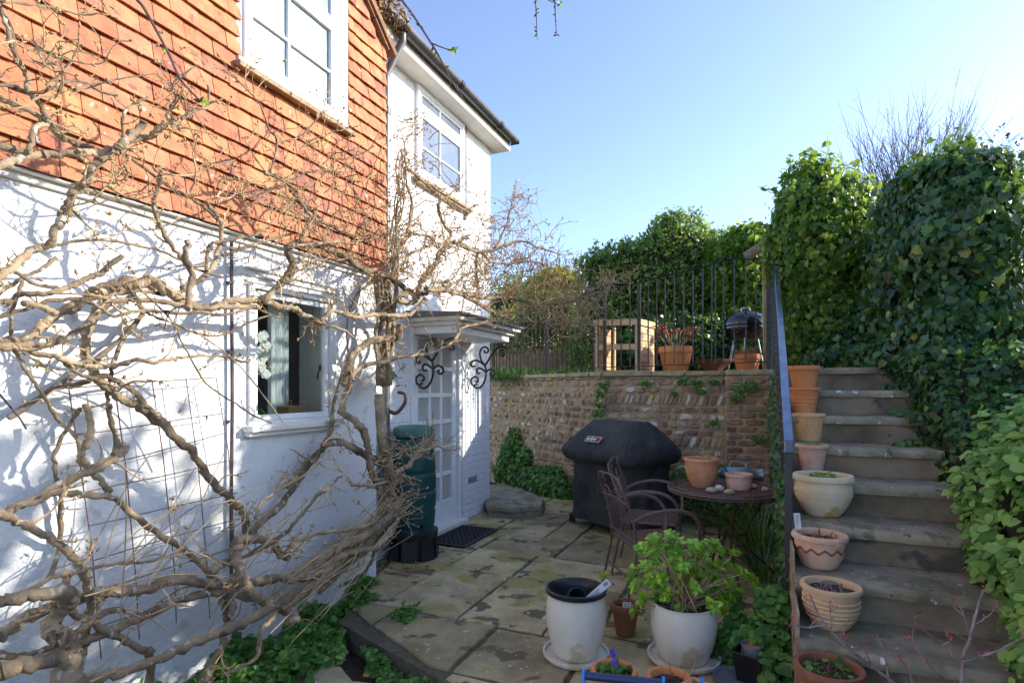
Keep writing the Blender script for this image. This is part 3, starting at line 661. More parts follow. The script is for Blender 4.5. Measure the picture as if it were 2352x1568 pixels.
for (a, b, kind) in segs:
    o = Vector((*a, 0)); D = Vector((b[0]-a[0], b[1]-a[1], 0)); Ls = D.length; D.normalize(); Nn = Vector((D.y, -D.x, 0))
    back = -Nn*.28; c = o + D*Ls/2 - Nn*.14 + Vector((0,0,WZ/2-.1))
    # mortar face as a finely bumped sheet
    gx, gz_ = int(Ls/.05), 34; vs = []
    for j in range(gz_+1):
        for i in range(gx+1):
            vs.append(o + D*(Ls*i/gx) + Vector((0,0,-.1+(WZ+.1)*j/gz_)) + Nn*(r3.uniform(-.006,.008) if 0 < i < gx else 0))
    mo.add(vs, [(j*(gx+1)+i, j*(gx+1)+i+1, (j+1)*(gx+1)+i+1, (j+1)*(gx+1)+i) for j in range(gz_) for i in range(gx)])
    mo.obox(c - Nn*.02, D*Ls/2, Nn*.118, Vector((0,0,WZ/2-.004)))
    if kind == 'flint':
        z = .0
        while z < WZ-.06:
            h = r3.uniform(.05,.13); s = r3.uniform(0,.05)
            while s < Ls-.03:
                w_ = r3.uniform(.04,.16)
                inbrick = (Ls-.85 < s < Ls-.25 and (.9 < z+ (s-Ls+.6)*.8 < 1.25)) or (s > Ls-1.5 and z < .75)
                if inbrick:
                    w_ = .13 if r3.random() < .6 else .20; stone(br, o, D, Nn, s, s+w_-.012, z+.004, z+min(h,.075)-.006, .014, r3.random(), .08)
                elif r3.random() < .80: stone(st, o, D, Nn, s+.004, s+w_-.008, z+r3.uniform(0,.02), z+h-r3.uniform(.004,.02), r3.uniform(.004,.03), r3.random(), .5)
                s += w_
            z += h
    elif kind == 'course':
        z = 0.0; row = 0
        while z < WZ-.03:
            tp = ['s','s','b','f','s','b','s','s','f','b'][row % 10]; h = {'b':.078,'s':.095,'f':.15}[tp]; s = r3.uniform(-.1,0)
            if z+h > WZ: h = WZ-z
            while s < Ls-.02:
                w_ = {'b':r3.uniform(.12,.22),'s':r3.uniform(.06,.2),'f':r3.uniform(.04,.09)}[tp]
                s1 = min(s+w_, Ls-.004); s0_ = max(s, .003)
                if s1-s0_ > .03:
                    if tp == 'b' and r3.random() < .6: stone(br, o, D, Nn, s0_+.005, s1-.006, z+.006, z+h-.008, .014, r3.random(), .10)
                    elif tp == 'f':                       # slanting flints
                        k0 = len(st.v); stone(st, o, D, Nn, s0_+.006, s1-.006, z+.008, z+h-.008, .02, r3.random(), .25)
                        for q in range(k0, len(st.v)):
                            v = Vector(st.v[q]); v += D*((v.z-z-h/2)*.35); st.v[q] = tuple(v)
                    else: stone(st, o, D, Nn, s0_+.005, s1-.006, z+r3.uniform(.002,.015), z+h-r3.uniform(.002,.018), r3.uniform(.008,.028), r3.random(), .4)
                s += w_
            z += h; row += 1
    else:
        z = 0; row = 0
        while z < WZ-.03:
            h = .077; s = -.1 if row % 2 else -.02
            while s < Ls:
                s0_, s1 = max(s,.0), min(s+.218, Ls)
                if s1-s0_ > .03: stone(br, o, D, Nn, s0_+.004, s1-.006, z+.006, min(z+h,WZ)-.007, .016, r3.random()*.8, .10)
                s += .218
            z += h; row += 1
    # coping: irregular flags
    s = -.0
    while s < Ls-.05:
        w_ = min(r3.uniform(.35,.7), Ls-s)
        if Ls-s-w_ < .15: w_ = Ls-s
        nseg = 7; vs = []; zt = WZ + .055 + r3.uniform(-.006,.01)
        fr = [.045+r3.uniform(-.014,.014) for _ in range(nseg+1)]
        for zz_ in (WZ+.004, zt):
            for k in range(nseg+1): vs.append(o + D*(s+.004+(w_-.008)*k/nseg) + Nn*(fr[k]-(.008 if zz_ > WZ+.01 else .0)) + Vector((0,0,zz_)))
            for k in range(nseg, -1, -1): vs.append(o + D*(s+.004+(w_-.008)*k/nseg) - Nn*.30 + Vector((0,0,zz_)))
        n = 2*(nseg+1); cp.add(vs, [tuple(range(n-1,-1,-1)), tuple(range(n,2*n))] + [(i,(i+1)%n,n+(i+1)%n,n+i) for i in range(n)])
        s += w_
    s = 0                                            # thin tile course under the coping
    while s < Ls-.03:
        w_ = min(r3.uniform(.14,.3), Ls-s)
        if kind == 'flint': stone(cp, o, D, Nn, s+.003, s+w_-.003, WZ-.035, WZ, .035, r3.random(), .05)
        s += w_
mo.build('mortar_face', M['mortar'], rw, recalc=False); st.build('flint_stones', M['rubble'], rw); br.build('brickwork', M['brick'], rw); cp.build('coping', M['coping'], rw, bevel=.005)

# ---- stone steps
SX0, SX1 = .17, 1.03
ss = thing('stone_steps', 'flight of worn stone steps climbing from the patio to the terrace', 'steps', (.6, 2.4, 0))
for j in range(9):
    z = .22+.18*j; y = 2.39+.35*j
    tr = MB(); n = 26; y1 = y + .385 if j < 8 else 5.60; fr = []; e = 0
    for k in range(n+1):
        e = e*.7 + r3.uniform(-.007,.007); fr.append(y-.026+e*1.4)
    xs = [SX0-.008+(SX1-SX0+.006)*k/n for k in range(n+1)]; dzs = [r3.uniform(-.0015,.0015) for _ in xs]
    vs = [(x, f, z-.05) for x, f in zip(xs, fr)] + [(x, f-.004, z-.028) for x, f in zip(xs, fr)] + [(x, f+.004, z-.010+d) for x, f, d in zip(xs, fr, dzs)] + [(x, f+.014, z+d) for x, f, d in zip(xs, fr, dzs)] + [(x, y1, z) for x in xs] + [(x, y1, z-.05) for x in xs]
    m_ = n+1; fs = [(r_*m_+k, r_*m_+k+1, (r_+1)*m_+k+1, (r_+1)*m_+k) for r_ in range(5) for k in range(n)]
    fs += [(5*m_+k, 5*m_+k+1, k+1, k) for k in range(n)] + [tuple(r_*m_ for r_ in range(6)), tuple(r_*m_+n for r_ in range(5,-1,-1))]
    tr.add(vs, fs); tr.build('tread', M['tread'], ss, smooth=35)
    ri = MB(); ri.box(SX0, SX1-.004, y+.002, y+.37, z-.18+.001 if j else -.1, z-.052); ri.build('riser', M['step'], ss)
sb = MB(); so = Vector((SX0-.002, 6.70, 0)); D = Vector((0,-1,0)); Nn = Vector((-1,0,0)); z = 0; row = 0
while z < 1.6:
    ymin = 2.45 + max(0, (z+.09-.19)/.18)*.35; s = -.1*(row % 2)
    while s < 6.70-ymin:
        s0_, s1 = max(s, 0), min(s+.218, 6.70-ymin)
        if s1-s0_ > .04: stone(sb, so, D, Nn, s0_+.004, s1-.006, z+.006, z+.07, .012, r3.random()*.8, .1)
        s += .218
    z += .077; row += 1
sb.build('side_brickwork', M['brick'], ss)
sm_ = MB(); sm_.prism([(0,0)]*0 or [(SX0-.012,2.42),(SX0-.0005,2.42),(SX0-.0005,6.70),(SX0-.012,6.70)], -.1, .15)
for j in range(8): sm_.prism([(SX0-.012,2.42+.35*j),(SX0-.0005,2.42+.35*j),(SX0-.0005,6.70),(SX0-.012,6.70)], .155+.18*j-.005, .155+.18*(j+1)-.006)
sm_.build('side_mortar', M['mortar'], ss)
# ================= RAILINGS =================
rl = thing('terrace_railing', 'black wrought iron railing with collared bars along the top of the old wall', 'railing', (-.9, 7.0, 1.69))
RY = 6.99
tops = [yp(u, v, RY) for u, v in ((1468,650),(1500,640),(1560,626),(1620,613),(1655,601),(1690,594),(1728,596),(1745,592),(1772,590))]
tx = [p.x for p in tops]; tz = [p.z for p in tops]
def ztop(x): return float(np.interp(x, tx, tz))
xm = tops[0].x; zl = tops[0].z
left = [Vector((xm, RY, zl)), Vector((-1.78, 7.02, zl-.045)), Vector((-2.85, 7.80, zl-.05)), Vector((-4.2, 8.80, zl-.06))]
s = MB(); s.tube([Vector((p.x, RY, p.z)) for p in tops][::-1] + left[1:], .013, 6, flat=.6); s.build('top_rail', M['iron'], rl, smooth=True)
s = MB(); s.tube([Vector((tops[-1].x, RY, 1.80)), Vector((tops[-3].x, RY, 1.79)), Vector((xm, RY, 1.765))] + [Vector((p.x, p.y, 1.76)) for p in left[1:]], .010, 6, flat=.6); s.build('bottom_rail', M['iron'], rl, smooth=True)
def post(x, y, z0, z1, w=.02, name='post'):
    s = MB(); s.box(x-w, x+w, y-w, y+w, z0, z1); s.build(name, M['iron'], rl, bevel=.002)
post(tops[-1].x-.03, RY, 1.66, tops[-1].z-.012, .024); post(xm, RY, 1.66, zl-.01)
for p in left[1:]: post(p.x, p.y, 1.68, p.z-.01)
def bar_mesh(collar, h):
    m = MB(); r_ = .0065
    m.box(-r_, r_, -r_, r_, 0, h)
    zc = h*.47
    if collar:
        for dz in (-.026, .026):
            m.lathe([(.006,zc+dz-.018),(.017,zc+dz-.010),(.019,zc+dz),(.017,zc+dz+.010),(.006,zc+dz+.018)], 8)
    else:
        m.tube([(.003*math.cos(k*1.2), .003*math.sin(k*1.2), zc-.09+k*.01) for k in range(19)], .0075, 5)
    return m
def bar(x, y, z0, z1, collar):
    m = bar_mesh(collar, z1-z0); m.v = [(v[0]+x, v[1]+y, v[2]+z0) for v in m.v]; m.build('baluster', M['iron'], rl, smooth=True)
ucs = [1125,1185,1245,1312,1378,1445,1515,1580,1607,1665,1742,1825,1897]
for i, c in enumerate(ucs):
    p = yp((1200+c/2.94)*.9408, 800, RY); bar(p.x, RY, 1.785, ztop(p.x)-.008, i in (1,3,5,7,9,11))
ucl = [1000,940,885,830,765,705,640,595,570]
k = 0
def along(path, step, start):
    out = []; acc = start
    for a, b in zip(path[:-1], path[1:]):
        L_ = (b-a).length
        while acc < L_: out.append(a + (b-a)*(acc/L_)); acc += step
        acc -= L_
    return out
for i, p in enumerate(along(left, .115, .115)): bar(p.x, p.y, 1.765, p.z-.006, i % 2 == 0)
# handrail beside the steps
hr = thing('stair_handrail', 'glossy black sloping handrail with bars down the left side of the steps', 'handrail', (.13, 3.3, 0))
HX = .145; hy0, hz0 = 3.34, 1.215; hy1, hz1 = 6.93, 2.93
def hz(y): return hz0 + (y-hy0)*(hz1-hz0)/(hy1-hy0)
s = MB(); dirv = Vector((0, hy1-hy0, hz1-hz0)); L_ = dirv.length; dirv.normalize(); upv = Vector((0,-dirv.z,dirv.y))
s.obox(Vector((HX+.026,(hy0+hy1)/2,(hz0+hz1)/2)), Vector((.024,0,0)), (dirv+Vector((.009,0,0)))*L_/2, upv*.007)
s.obox(Vector((HX+.008,hy0-.001,hz0-.028)), Vector((.022,0,0)), Vector((0,.012,0)), Vector((0,0,.034)))
s.build('handrail_bar', M['rail_sky_tint'], hr, bevel=.004)
s = MB(); s.box(HX-.010,HX+.026,hy0+.012,hy0+.048,-.02,hz(hy0+.02)-.01); s.build('post', M['gutter'], hr, bevel=.002)
s = MB(); s.box(HX-.012,HX+.014,hy1-.04,hy1-.012,1.66,hz1-.02); s.build('post', M['gutter'], hr, bevel=.002)
s = MB(); lo = -.72
s.obox(Vector((HX+.012,(hy0+hy1)/2,(hz0+hz1)/2+lo)), Vector((.007,0,0)), dirv*L_/2, upv*.006)
s.obox(Vector((HX+.012,(hy0+hy1)/2,(hz0+hz1)/2-.045)), Vector((.007,0,0)), dirv*L_/2, upv*.006); s.build('lower_rail', M['gutter'], hr, bevel=.002)
y = hy0+.14; i = 0
while y < hy1-.05:
    m = bar_mesh(i % 2 == 0, -lo-.045); m.v = [(v[0]+HX+.012, v[1]+y, v[2]+hz(y)+lo) for v in m.v]; m.build('baluster', M['gutter'], hr, smooth=True)
    y += .125; i += 1
# rusty field fence at the right of the bank
fn = thing('iron_fence', 'rusty iron bar fence with a single rail among the shrubs at the right', 'fence', dp(2330, 960, 5.0))
s = MB(); a, b = dp(2262, 840, 5.1), dp(2480, 826, 4.7); s.tube([a, b], .012, 6, flat=.5); s.build('rail', M['rust_iron'], fn)
for i in range(9):
    u = 2266 + i*25; t_ = i/8; d = 5.1-.35*t_; p = dp(u, 960, d); q = dp(u+rng.uniform(-3,3), 784+rng.uniform(-8,8), d)
    s = MB(); s.tube([p-Vector((0,0,.15)), q - Vector((0,0,.03)), q], [.008,.008,.001], 5); s.build('bar', M['rust_iron'], fn)
# wire trellis on the white wall
tr_ = thing('wire_trellis', 'rusty wire grid panel leaning on the white wall among the wisteria stems', 'trellis', (XL+.06, 1.9, .2))
cols_ = [[(157,885),(185,1075),(210,1250),(232,1511)], [(272,870),(306,1090),(340,1350),(318,1467)][:0] or [(262,880),(290,1080),(312,1330),(320,1467)], [(349,874),(375,1050),(400,1300),(405,1430)], [(427,869),(455,1070),(475,1290),(482,1420)], [(496,866),(525,1040),(535,1200),(545,1370)]]
rows_ = [(160,890,497,866),(165,1000,512,950),(178,1085,516,994),(190,1132,530,1057),(205,1207,545,1130),(216,1285,560,1187),(224,1355,560,1250),(230,1438,565,1320)]
def WP(u, v, off): return wp(u, v, XL+off)
def wire(pts): s = MB(); s.tube(pts, .0028, 5); s.build('wire', M['rust_mesh'], tr_)
for c_ in cols_: wire([WP(u, v, .10) for u, v in c_])
for a_, b_, c_, d_ in rows_: wire([WP(a_ + (c_-a_)*k/4, b_ + (d_-b_)*k/4 + rng.uniform(-1.5,1.5), .106) for k in range(5)])
# ================= POTS, FURNITURE, OBJECTS =================
def pot(name, label, m, c, h, rt, rb, cat='plant pot', group=None, prof=None, rim=.012, lip=.02, bulge=0, soil=True, soilz=.03, rings=None, n=40):
    """c: base centre"""
    c = Vector(c); t = thing(name, label, cat, c, 0, group)
    pr = [(0, .0), (rb*.96, 0), (rb, .004)]
    N_ = 22
    for k in range(1, N_+1):
        q = k/N_; r_ = rb + (rt-rb)*q + bulge*math.sin(math.pi*min(q*1.0, 1))
        if rings: r_ += rings(q)
        pr.append((r_, h*q*(1-lip/h)))
    pr += [(rt+rim, h-lip), (rt+rim+.002, h-lip*.5), (rt+rim*.7, h), (rt-.006, h), (rt-.012, h-.008), (rt-.014 - (0 if not bulge else 0), h-soilz-.01)]
    b = MB(); b.lathe(pr, n, c, wob=.003); b.build('pot_body', m, t, smooth=50)
    if soil: soildisc(t, c, rt-.012, h-soilz)
    return t
def soildisc(t, c, r_, z):
    s = MB(); rg_ = 6; n = 24; vs = [tuple(c+Vector((0,0,z+.004)))]
    for i in range(1, rg_+1):
        for k in range(n):
            a = 2*math.pi*k/n; q = r_*i/rg_; vs.append((c.x+q*math.cos(a), c.y+q*math.sin(a), c.z+z+rng.uniform(-.004,.007)-(.004 if i == rg_ else 0)))
    fs = [(0, 1+k, 1+(k+1)%n) for k in range(n)] + [(1+i*n+k, 1+(i+1)*n+k, 1+(i+1)*n+(k+1)%n, 1+i*n+(k+1)%n) for i in range(rg_-1) for k in range(n)]
    s.add(vs, fs); s.build('soil', M['soil'], t)
def sprouts(t, c, z, r_, n, m, T, s0, s1, up=.6, name='leaves', out=.4):
    a = nrg.uniform(0, 2*math.pi, n); q = r_*np.sqrt(nrg.random(n))
    P = np.stack([c.x+q*np.cos(a), c.y+q*np.sin(a), np.full(n, c.z+z)+nrg.uniform(0, .03, n)], 1)
    tip = np.stack([np.cos(a)*out, np.sin(a)*out, np.full(n, up)], 1) + nrg.normal(size=(n,3))*.35
    scatter(name, m, T, P, np.array([0,0,1.])+nrg.normal(size=(n,3))*.5, tip, nrg.uniform(s0, s1, n), t)
def stalks(t, c, z, r_, n, m, h0, h1, rad=.0025, lean=.3, name='dead_stalks'):
    s = MB()
    for k in range(n):
        a = rng.uniform(0, 6.28); q = r_*math.sqrt(rng.random()); p = Vector((c.x+q*math.cos(a), c.y+q*math.sin(a), c.z+z-.01)); h = rng.uniform(h0, h1)
        d = Vector((rng.gauss(0,lean), rng.gauss(0,lean), 1)).normalized()*h; s.tube([p, p+d*.5+Vector((rng.gauss(0,.004),rng.gauss(0,.004),0)), p+d], [rad, rad*.9, rad*.6], 5)
    s.build(name, m, t)
def onpt(u, d, z):
    X, Y = xyd(u, d); return Vector((X, Y, z))
tz_ = lambda j: .22+.18*j
# stair pots, bottom upwards
c = onpt(1904, 2.26, tz_(0)); t = pot('stair_pot', 'brown terracotta bowl pot with soil and seedlings on the lowest visible step', M['terra_dark'], c, .165, .118, .085, bulge=.012, group='pots lined up on the steps', lip=.028)
sprouts(t, c, .135, .09, 45, M['cover_leaf'], ROUND, .012, .03); stalks(t, c, .135, .09, 14, M['dead'], .02, .05)
c = onpt(1908, 2.60, tz_(1)+.002); t = pot('stair_pot', 'ribbed beige clay pot tapering to its foot, second pot up the steps', M['beige'], c, .19, .116, .078, bulge=.016, group='pots lined up on the steps', rings=lambda q: .0045*math.sin(q*52) if .15 < q < .85 else 0)
stalks(t, c, .16, .07, 26, M['redtwig'], .02, .05, .004, .4)
c = onpt(1882, 2.90, tz_(2)+.002); t = pot('stair_pot', 'terracotta pot with a dark wavy band, drips and a white plant label', M['terra_pale'], c, .168, .118, .082, bulge=.010, group='pots lined up on the steps', lip=.024)
s = MB(); n = 96
for k in range(n):
    a0, a1 = 2*math.pi*k/n, 2*math.pi*(k+1)/n
    def rz(a, dz): 
        q = .62+.07*math.sin(a*12)+dz; r_ = .082+(.118-.082)*q+.010*math.sin(math.pi*q)+.0022; return (c.x+r_*math.cos(a), c.y+r_*math.sin(a), c.z+.168*q*(1-.024/.168))
    s.add([rz(a0,0), rz(a1,0), rz(a1,.09), rz(a0,.09)], [(0,1,2,3)])
s.build('wavy_band', M['terra_dark'], t)
s = MB(); a = -1.0
for k in range(3): s.tube([(c.x+(.133-.004*q)*math.cos(a+k*.10), c.y+(.133-.004*q)*math.sin(a+k*.10), c.z+.162-q*.02) for q in range(3)], [.006,.006,.003], 6)
s.build('clay_drip', M['terra_pale'], t, smooth=True)
stalks(t, c, .14, .08, 18, M['dead'], .02, .05, .004)
c2 = dp(1832, 1196, 2.95); f_ = Vector((-SN, CS, 0)); r_ = Vector((CS, SN, 0))
s = MB(); s.obox(c2, r_*.016, f_*.0012, (Vector((0,0,1))-r_*.12)*.042); lb = s.build('plant_label', M['label'], t)
s = MB()
for k in range(5): s.obox(c2 - f_*.0022 + Vector((0,0,.028-k*.011)) - r_*.004, r_*(.009-.0008*k), f_*.0004, Vector((0,0,.0016)))
s.build('label_print', M['ink'], lb)
c = onpt(1890, 3.27, tz_(3)+.002); t = pot('stair_pot', 'large cream clay pot with a thick rim and incised ring band on the steps', M['cream'], c, .235, .143, .088, bulge=.028, group='pots lined up on the steps', lip=.03, rim=.016)
s = MB()
for k in range(34):
    a = 2*math.pi*k/34; q = .66; r0 = .088+(.143-.088)*q+.028*math.sin(math.pi*q)+.001
    ctr = Vector((c.x+r0*math.cos(a), c.y+r0*math.sin(a), c.z+.235*q*.87)); tv = Vector((-math.sin(a), math.cos(a), 0))
    s.tube([ctr + tv*.0085*math.cos(b)+Vector((0,0,.0085*math.sin(b))) for b in [2*math.pi*j/8 for j in range(9)]], .0016, 4, cap=False)
for dz in (-.017,.017):
    r0 = .088+(.143-.088)*.66+.028*math.sin(math.pi*.66)+.001; s.tube([(c.x+r0*math.cos(b), c.y+r0*math.sin(b), c.z+.235*.66*.87+dz) for b in [2*math.pi*j/48 for j in range(49)]], .0018, 4, cap=False)
s.build('ring_band', M['cream'], t, smooth=True)
sprouts(t, c, .205, .06, 60, M['mint'], ROUND, .012, .028)
c = onpt(1865, 3.66, tz_(4)+.002); t = pot('stair_pot', 'tall narrow pink terracotta pot with low moss, below the lattice pot', M['terra_pink'], c, .19, .088, .060, group='pots lined up on the steps', rim=.01)
sprouts(t, c, .17, .07, 90, M['mint'], OVAL, .012, .025)
c = onpt(1857, 4.0, tz_(5)+.002); t = pot('stair_pot', 'honey coloured clay pot with a diagonal lattice pattern on the steps', M['basket'], c, .195, .098, .072, group='pots lined up on the steps')
s = MB()
for sg in (-1, 1):
    for k in range(16):
        pts = []
        for j in range(7):
            q = j/6*.88+.02; a = 2*math.pi*k/16 + sg*q*.75; r0 = .072+(.098-.072)*q+.001; pts.append((c.x+r0*math.cos(a), c.y+r0*math.sin(a), c.z+.195*q*.9))
        s.tube(pts, .0028, 4)
s.build('lattice_relief', M['basket'], t, smooth=True)
c = onpt(1846, 4.18, tz_(6)+.002); t = pot('stair_pot', 'ringed terracotta pot supporting another pot inside it, near the top of the steps', M['terra_red'], c, .20, .100, .074, group='pots lined up on the steps', rings=lambda q: .003*math.sin(q*40) if .35 < q < .75 else 0, soil=False)
c3 = c + Vector((0,0,.155)); pot('stair_pot', 'plain orange terracotta pot nested in the ringed pot near the top of the steps', M['terra_red'], c3, .205, .098, .070, group='pots lined up on the steps', lip=.03, soilz=.05)
# ---- pots on the patio
def saucer(c, r_, m, label, h=.035):
    b = MB(); b.lathe([(0,0),(r_-.02,0),(r_,h*.6),(r_,h),(r_-.009,h),(r_-.012,h*.4),(r_-.03,.012),(0,.012)], 40, c)
    return tag(b.build('saucer', m, None, smooth=50, origin=c), label, 'saucer')
PA = onpt(1323, 3.14, 0); saucer(PA, .185, M['glaze'], 'round pale saucer under the white pot with the black liner')
PB = onpt(1570, 3.10, 0); saucer(PB, .195, M['glaze'], 'round pale saucer under the white hydrangea pot')
def glazed(label, c, h, rt, rb, bulge):
    t = thing('glazed_pot', label, 'plant pot', c); pr = [(0,0),(rb*.95,0),(rb,.006)]
    for k in range(1, 25):
        q = k/24; pr.append((rb+(rt-rb)*q+bulge*math.sin(math.pi*q)**.85, .006+(h-.012)*q))
    pr += [(rt+.002,h-.002),(rt-.004,h),(rt-.012,h-.004),(rt-.014,h-.06),(rt-.02,h-.16)]
    b = MB(); b.lathe(pr, 56, c); b.build('pot_body', M['glaze'], t, smooth=60); return t
ca = PA+Vector((0,0,.0125)); t = glazed('tall white glazed pot holding a black plastic liner, left of the small brown pot', ca, .345, .155, .115, .028)
b = MB(); b.lathe([(.118,.10),(.140,.31),(.150,.345),(.168,.350),(.170,.372),(.158,.376),(.150,.37),(.138,.33),(.11,.14),(0,.14)], 48, ca); b.build('black_liner', M['black_pl'], t, smooth=50)
lt = thing('plant_label', 'long white plant label with a barcode leaning inside the black liner', 'label', ca+Vector((.04,.02,.3)))
cc = dp(1372, 1358, 3.06); ax = (r_*.75+Vector((0,0,.66))).normalized(); ay = (Vector((0,0,.75))-r_*.66).normalized()
s = MB(); s.obox(cc, ax*.085, ay*.020, f_*.001); s.build('card', M['label'], lt)
s = MB()
for k in range(9): s.obox(cc+ax*(.05+.003*k)-f_*.002+ay*.002, ax*(.0006+.0006*(k%2)), ay*.009, f_*.0004)
for k in range(3): s.obox(cc-ax*(.01)-f_*.002+ay*(.008-.008*k), ax*(.03-.006*k), ay*.0012, f_*.0004)
s.build('print', M['ink'], lt)
b = MB(); pc = ca+Vector((.0,.01,.24)); a_ = (r_*.4+Vector((0,0,.35))-f_*.8).normalized(); 
ring = []; e1 = a_.orthogonal().normalized(); e2 = a_.cross(e1)
vs = []; n = 28
for rr, hh in ((.04,-.09),(.062,.0),(.067,.0),(.067,.012),(.060,.012),(.038,-.088)):
    for k in range(n): an = 2*math.pi*k/n; vs.append(pc+Vector((0,0,.06))+e1*rr*math.cos(an)+e2*rr*math.sin(an)+a_*hh)
b.add(vs, [(i*n+k,i*n+(k+1)%n,(i+1)*n+(k+1)%n,(i+1)*n+k) for i in range(5) for k in range(n)] + [tuple(5*n+k for k in range(n))])
tag(b.build('nursery_pot', mat('dark_green_plastic', (.01,.05,.045), None, 5, .35), None, smooth=40, origin=pc), 'small dark green plastic nursery pot lying inside the black liner', 'plant pot')
cb = PB+Vector((0,0,.0125)); t = glazed('white glazed pot planted with the leafy hydrangea', cb, .31, .168, .125, .026)
soildisc(t, cb, .155, .275)
PC = onpt(1436, 3.42, 0); t = pot('small_pot', 'small brown terracotta pot with a printed white tag between the two white pots', M['terra_dark'], PC, .19, .080, .055, lip=.035)
stalks(t, PC, .16, .05, 8, M['dead'], .02, .06); stalks(t, PC, .16, .02, 2, M['twig'], .22, .28, .002, .25, 'bare_stem')
cc = dp(1440, 1396, 3.36); s = MB(); s.obox(cc, r_*.026, f_*.001, Vector((0,0,.036))); lb = s.build('plant_label', M['label'], t)
s = MB()
for k in range(5): s.obox(cc-f_*.002+Vector((0,0,.026-k*.012)), r_*(.018-.002*(k%3)), f_*.0004, Vector((0,0,.0015 if k != 2 else .003)))
s.build('label_print', M['ink'], lb)
c = onpt(1410, 2.66, 0); t = pot('low_pot', 'orange terracotta pot with flowering violets in front of the black lined pot', M['terra_red'], c, .17, .098, .075, lip=.03)
sprouts(t, c, .14, .075, 110, M['cover_leaf'], ROUND, .012, .032); stalks(t, c, .14, .08, 30, M['dead'], .02, .05, .0015, .8)
for k,(dx,dz) in enumerate(((0,.055),(.0,.085),(-.01,.10),(.008,.03))):
    q = c+r_*(-.0+dx)+Vector((0,0,.15+dz)); P=[];Nn=[];T_=[];S_=[]
    for j in range(5):
        a = j*1.2566; P.append(tuple(q)); Nn.append(tuple(-f_+Vector((0,0,.2)))); T_.append(tuple(r_*math.cos(a)+Vector((0,0,math.sin(a))))); S_.append(.015)
    scatter('violet_flower', M['violet'], ROUND, np.array(P), np.array(Nn), np.array(T_), np.array(S_), t)
c = onpt(1537, 2.60, 0); t = pot('low_pot', 'orange terracotta pot of bare soil and short dead stems in front of the hydrangea', M['terra_red'], c, .165, .093, .07, lip=.028, bulge=.004)
stalks(t, c, .135, .07, 26, M['dtwig'], .01, .03, .004, .5); stalks(t, c, .135, .06, 3, M['dtwig'], .06, .12, .0015, .1, 'bare_stem')
# trough
tq = thing('planting_trough', 'long terracotta trough of soil at the lower edge in front of the hydrangea', 'planter', onpt(1660, 2.45, 0))
a = onpt(1588, 2.62, 0); bb = onpt(1745, 2.36, 0); D = (bb-a); L_ = D.length; D.normalize(); Q = Vector((D.y,-D.x,0)); ctr = (a+bb)/2 + Q*.08
s = MB(); h = .155
for sg in (-1,1): s.obox(ctr+Q*sg*.085+Vector((0,0,h/2)), D*(L_/2), Q*.009, Vector((0,0,h/2)))
for sg in (-1,1): s.obox(ctr+D*sg*(L_/2-.009)+Vector((0,0,h/2)), D*.009, Q*.0755, Vector((0,0,h/2)))
s.build('trough_body', M['beige'], tq, bevel=.006)
s = MB(); s.obox(ctr+Vector((0,0,h/2-.02)), D*(L_/2-.019), Q*.0755, Vector((0,0,h/2-.022))); s.build('soil', M['soil'], tq)
stalks(tq, ctr+D*-.08, h-.05, .07, 14, M['redtwig'], .02, .06, .003, .5); stalks(tq, ctr-D*.15, h-.05, .02, 1, M['twig'], .16,.18, .003, .2, 'bare_stem')
# black square pot with two grey pots, on a grey saucer
q = onpt(1728, 2.86, 0)
b = MB(); b.lathe([(0,0),(.10,0),(.12,.02),(.12,.03),(.112,.03),(.10,.012),(0,.012)], 32, q+Vector((-.07,-.03,0))); tag(b.build('saucer', M['grey_pl'], None, smooth=50, origin=q+Vector((-.07,-.03,0))), 'dark grey plastic saucer half under the square black pot', 'saucer')
bp = thing('square_pot', 'square black plastic pot holding two stacked grey pots beside the trough', 'plant pot', q+Vector((0,0,.013)))
s = MB(); z0, z1, ra, rb_ = .013, .155, .058, .078
def sq(r_, z): return [(q.x+r_*(sx*.9+sy*.35), q.y+r_*(sy*.9-sx*.35), z) for sx, sy in ((-1,-1),(1,-1),(1,1),(-1,1))]
vs = sq(ra,z0)+sq(rb_,z1)+sq(rb_+.006,z1)+sq(rb_+.006,z1+.012)+sq(rb_-.002,z1+.012)+sq(ra-.002,z0+.01)
s.add(vs, [(3,2,1,0)]+[(i*4+k,i*4+(k+1)%4,(i+1)*4+(k+1)%4,(i+1)*4+k) for i in range(5) for k in range(4)]+[(20,21,22,23)])
s.build('pot_body', M['black_pl'], bp, bevel=.003)
cl = q + Vector((-.055,-.082,.075)); 
for k, dz in enumerate((.075,.115)):
    b = MB(); c_ = q+Vector((.0,.01,dz)); b.lathe([(0,0),(.036,0),(.050,.065),(.054,.065),(.054,.078),(.048,.078),(.046,.06),(.034,.03),(0,.03)], 28, c_)
    tag(b.build('nursery_pot', M['grey_pl'], None, smooth=40, origin=c_), 'grey plastic pot, the %s of two stacked in the square black pot' % ('lower' if k == 0 else 'upper'), 'plant pot', 'grey pots stacked in the black pot')
b = MB(); c_ = q+Vector((0,.01,.165)); b.lathe([(0,0),(.038,0),(.040,.012),(.036,.014),(0,.012)], 24, c_); tag(b.build('pot_insert', M['terra_red'], None, smooth=40, origin=c_), 'red plastic disc inside the upper grey pot', 'disc')
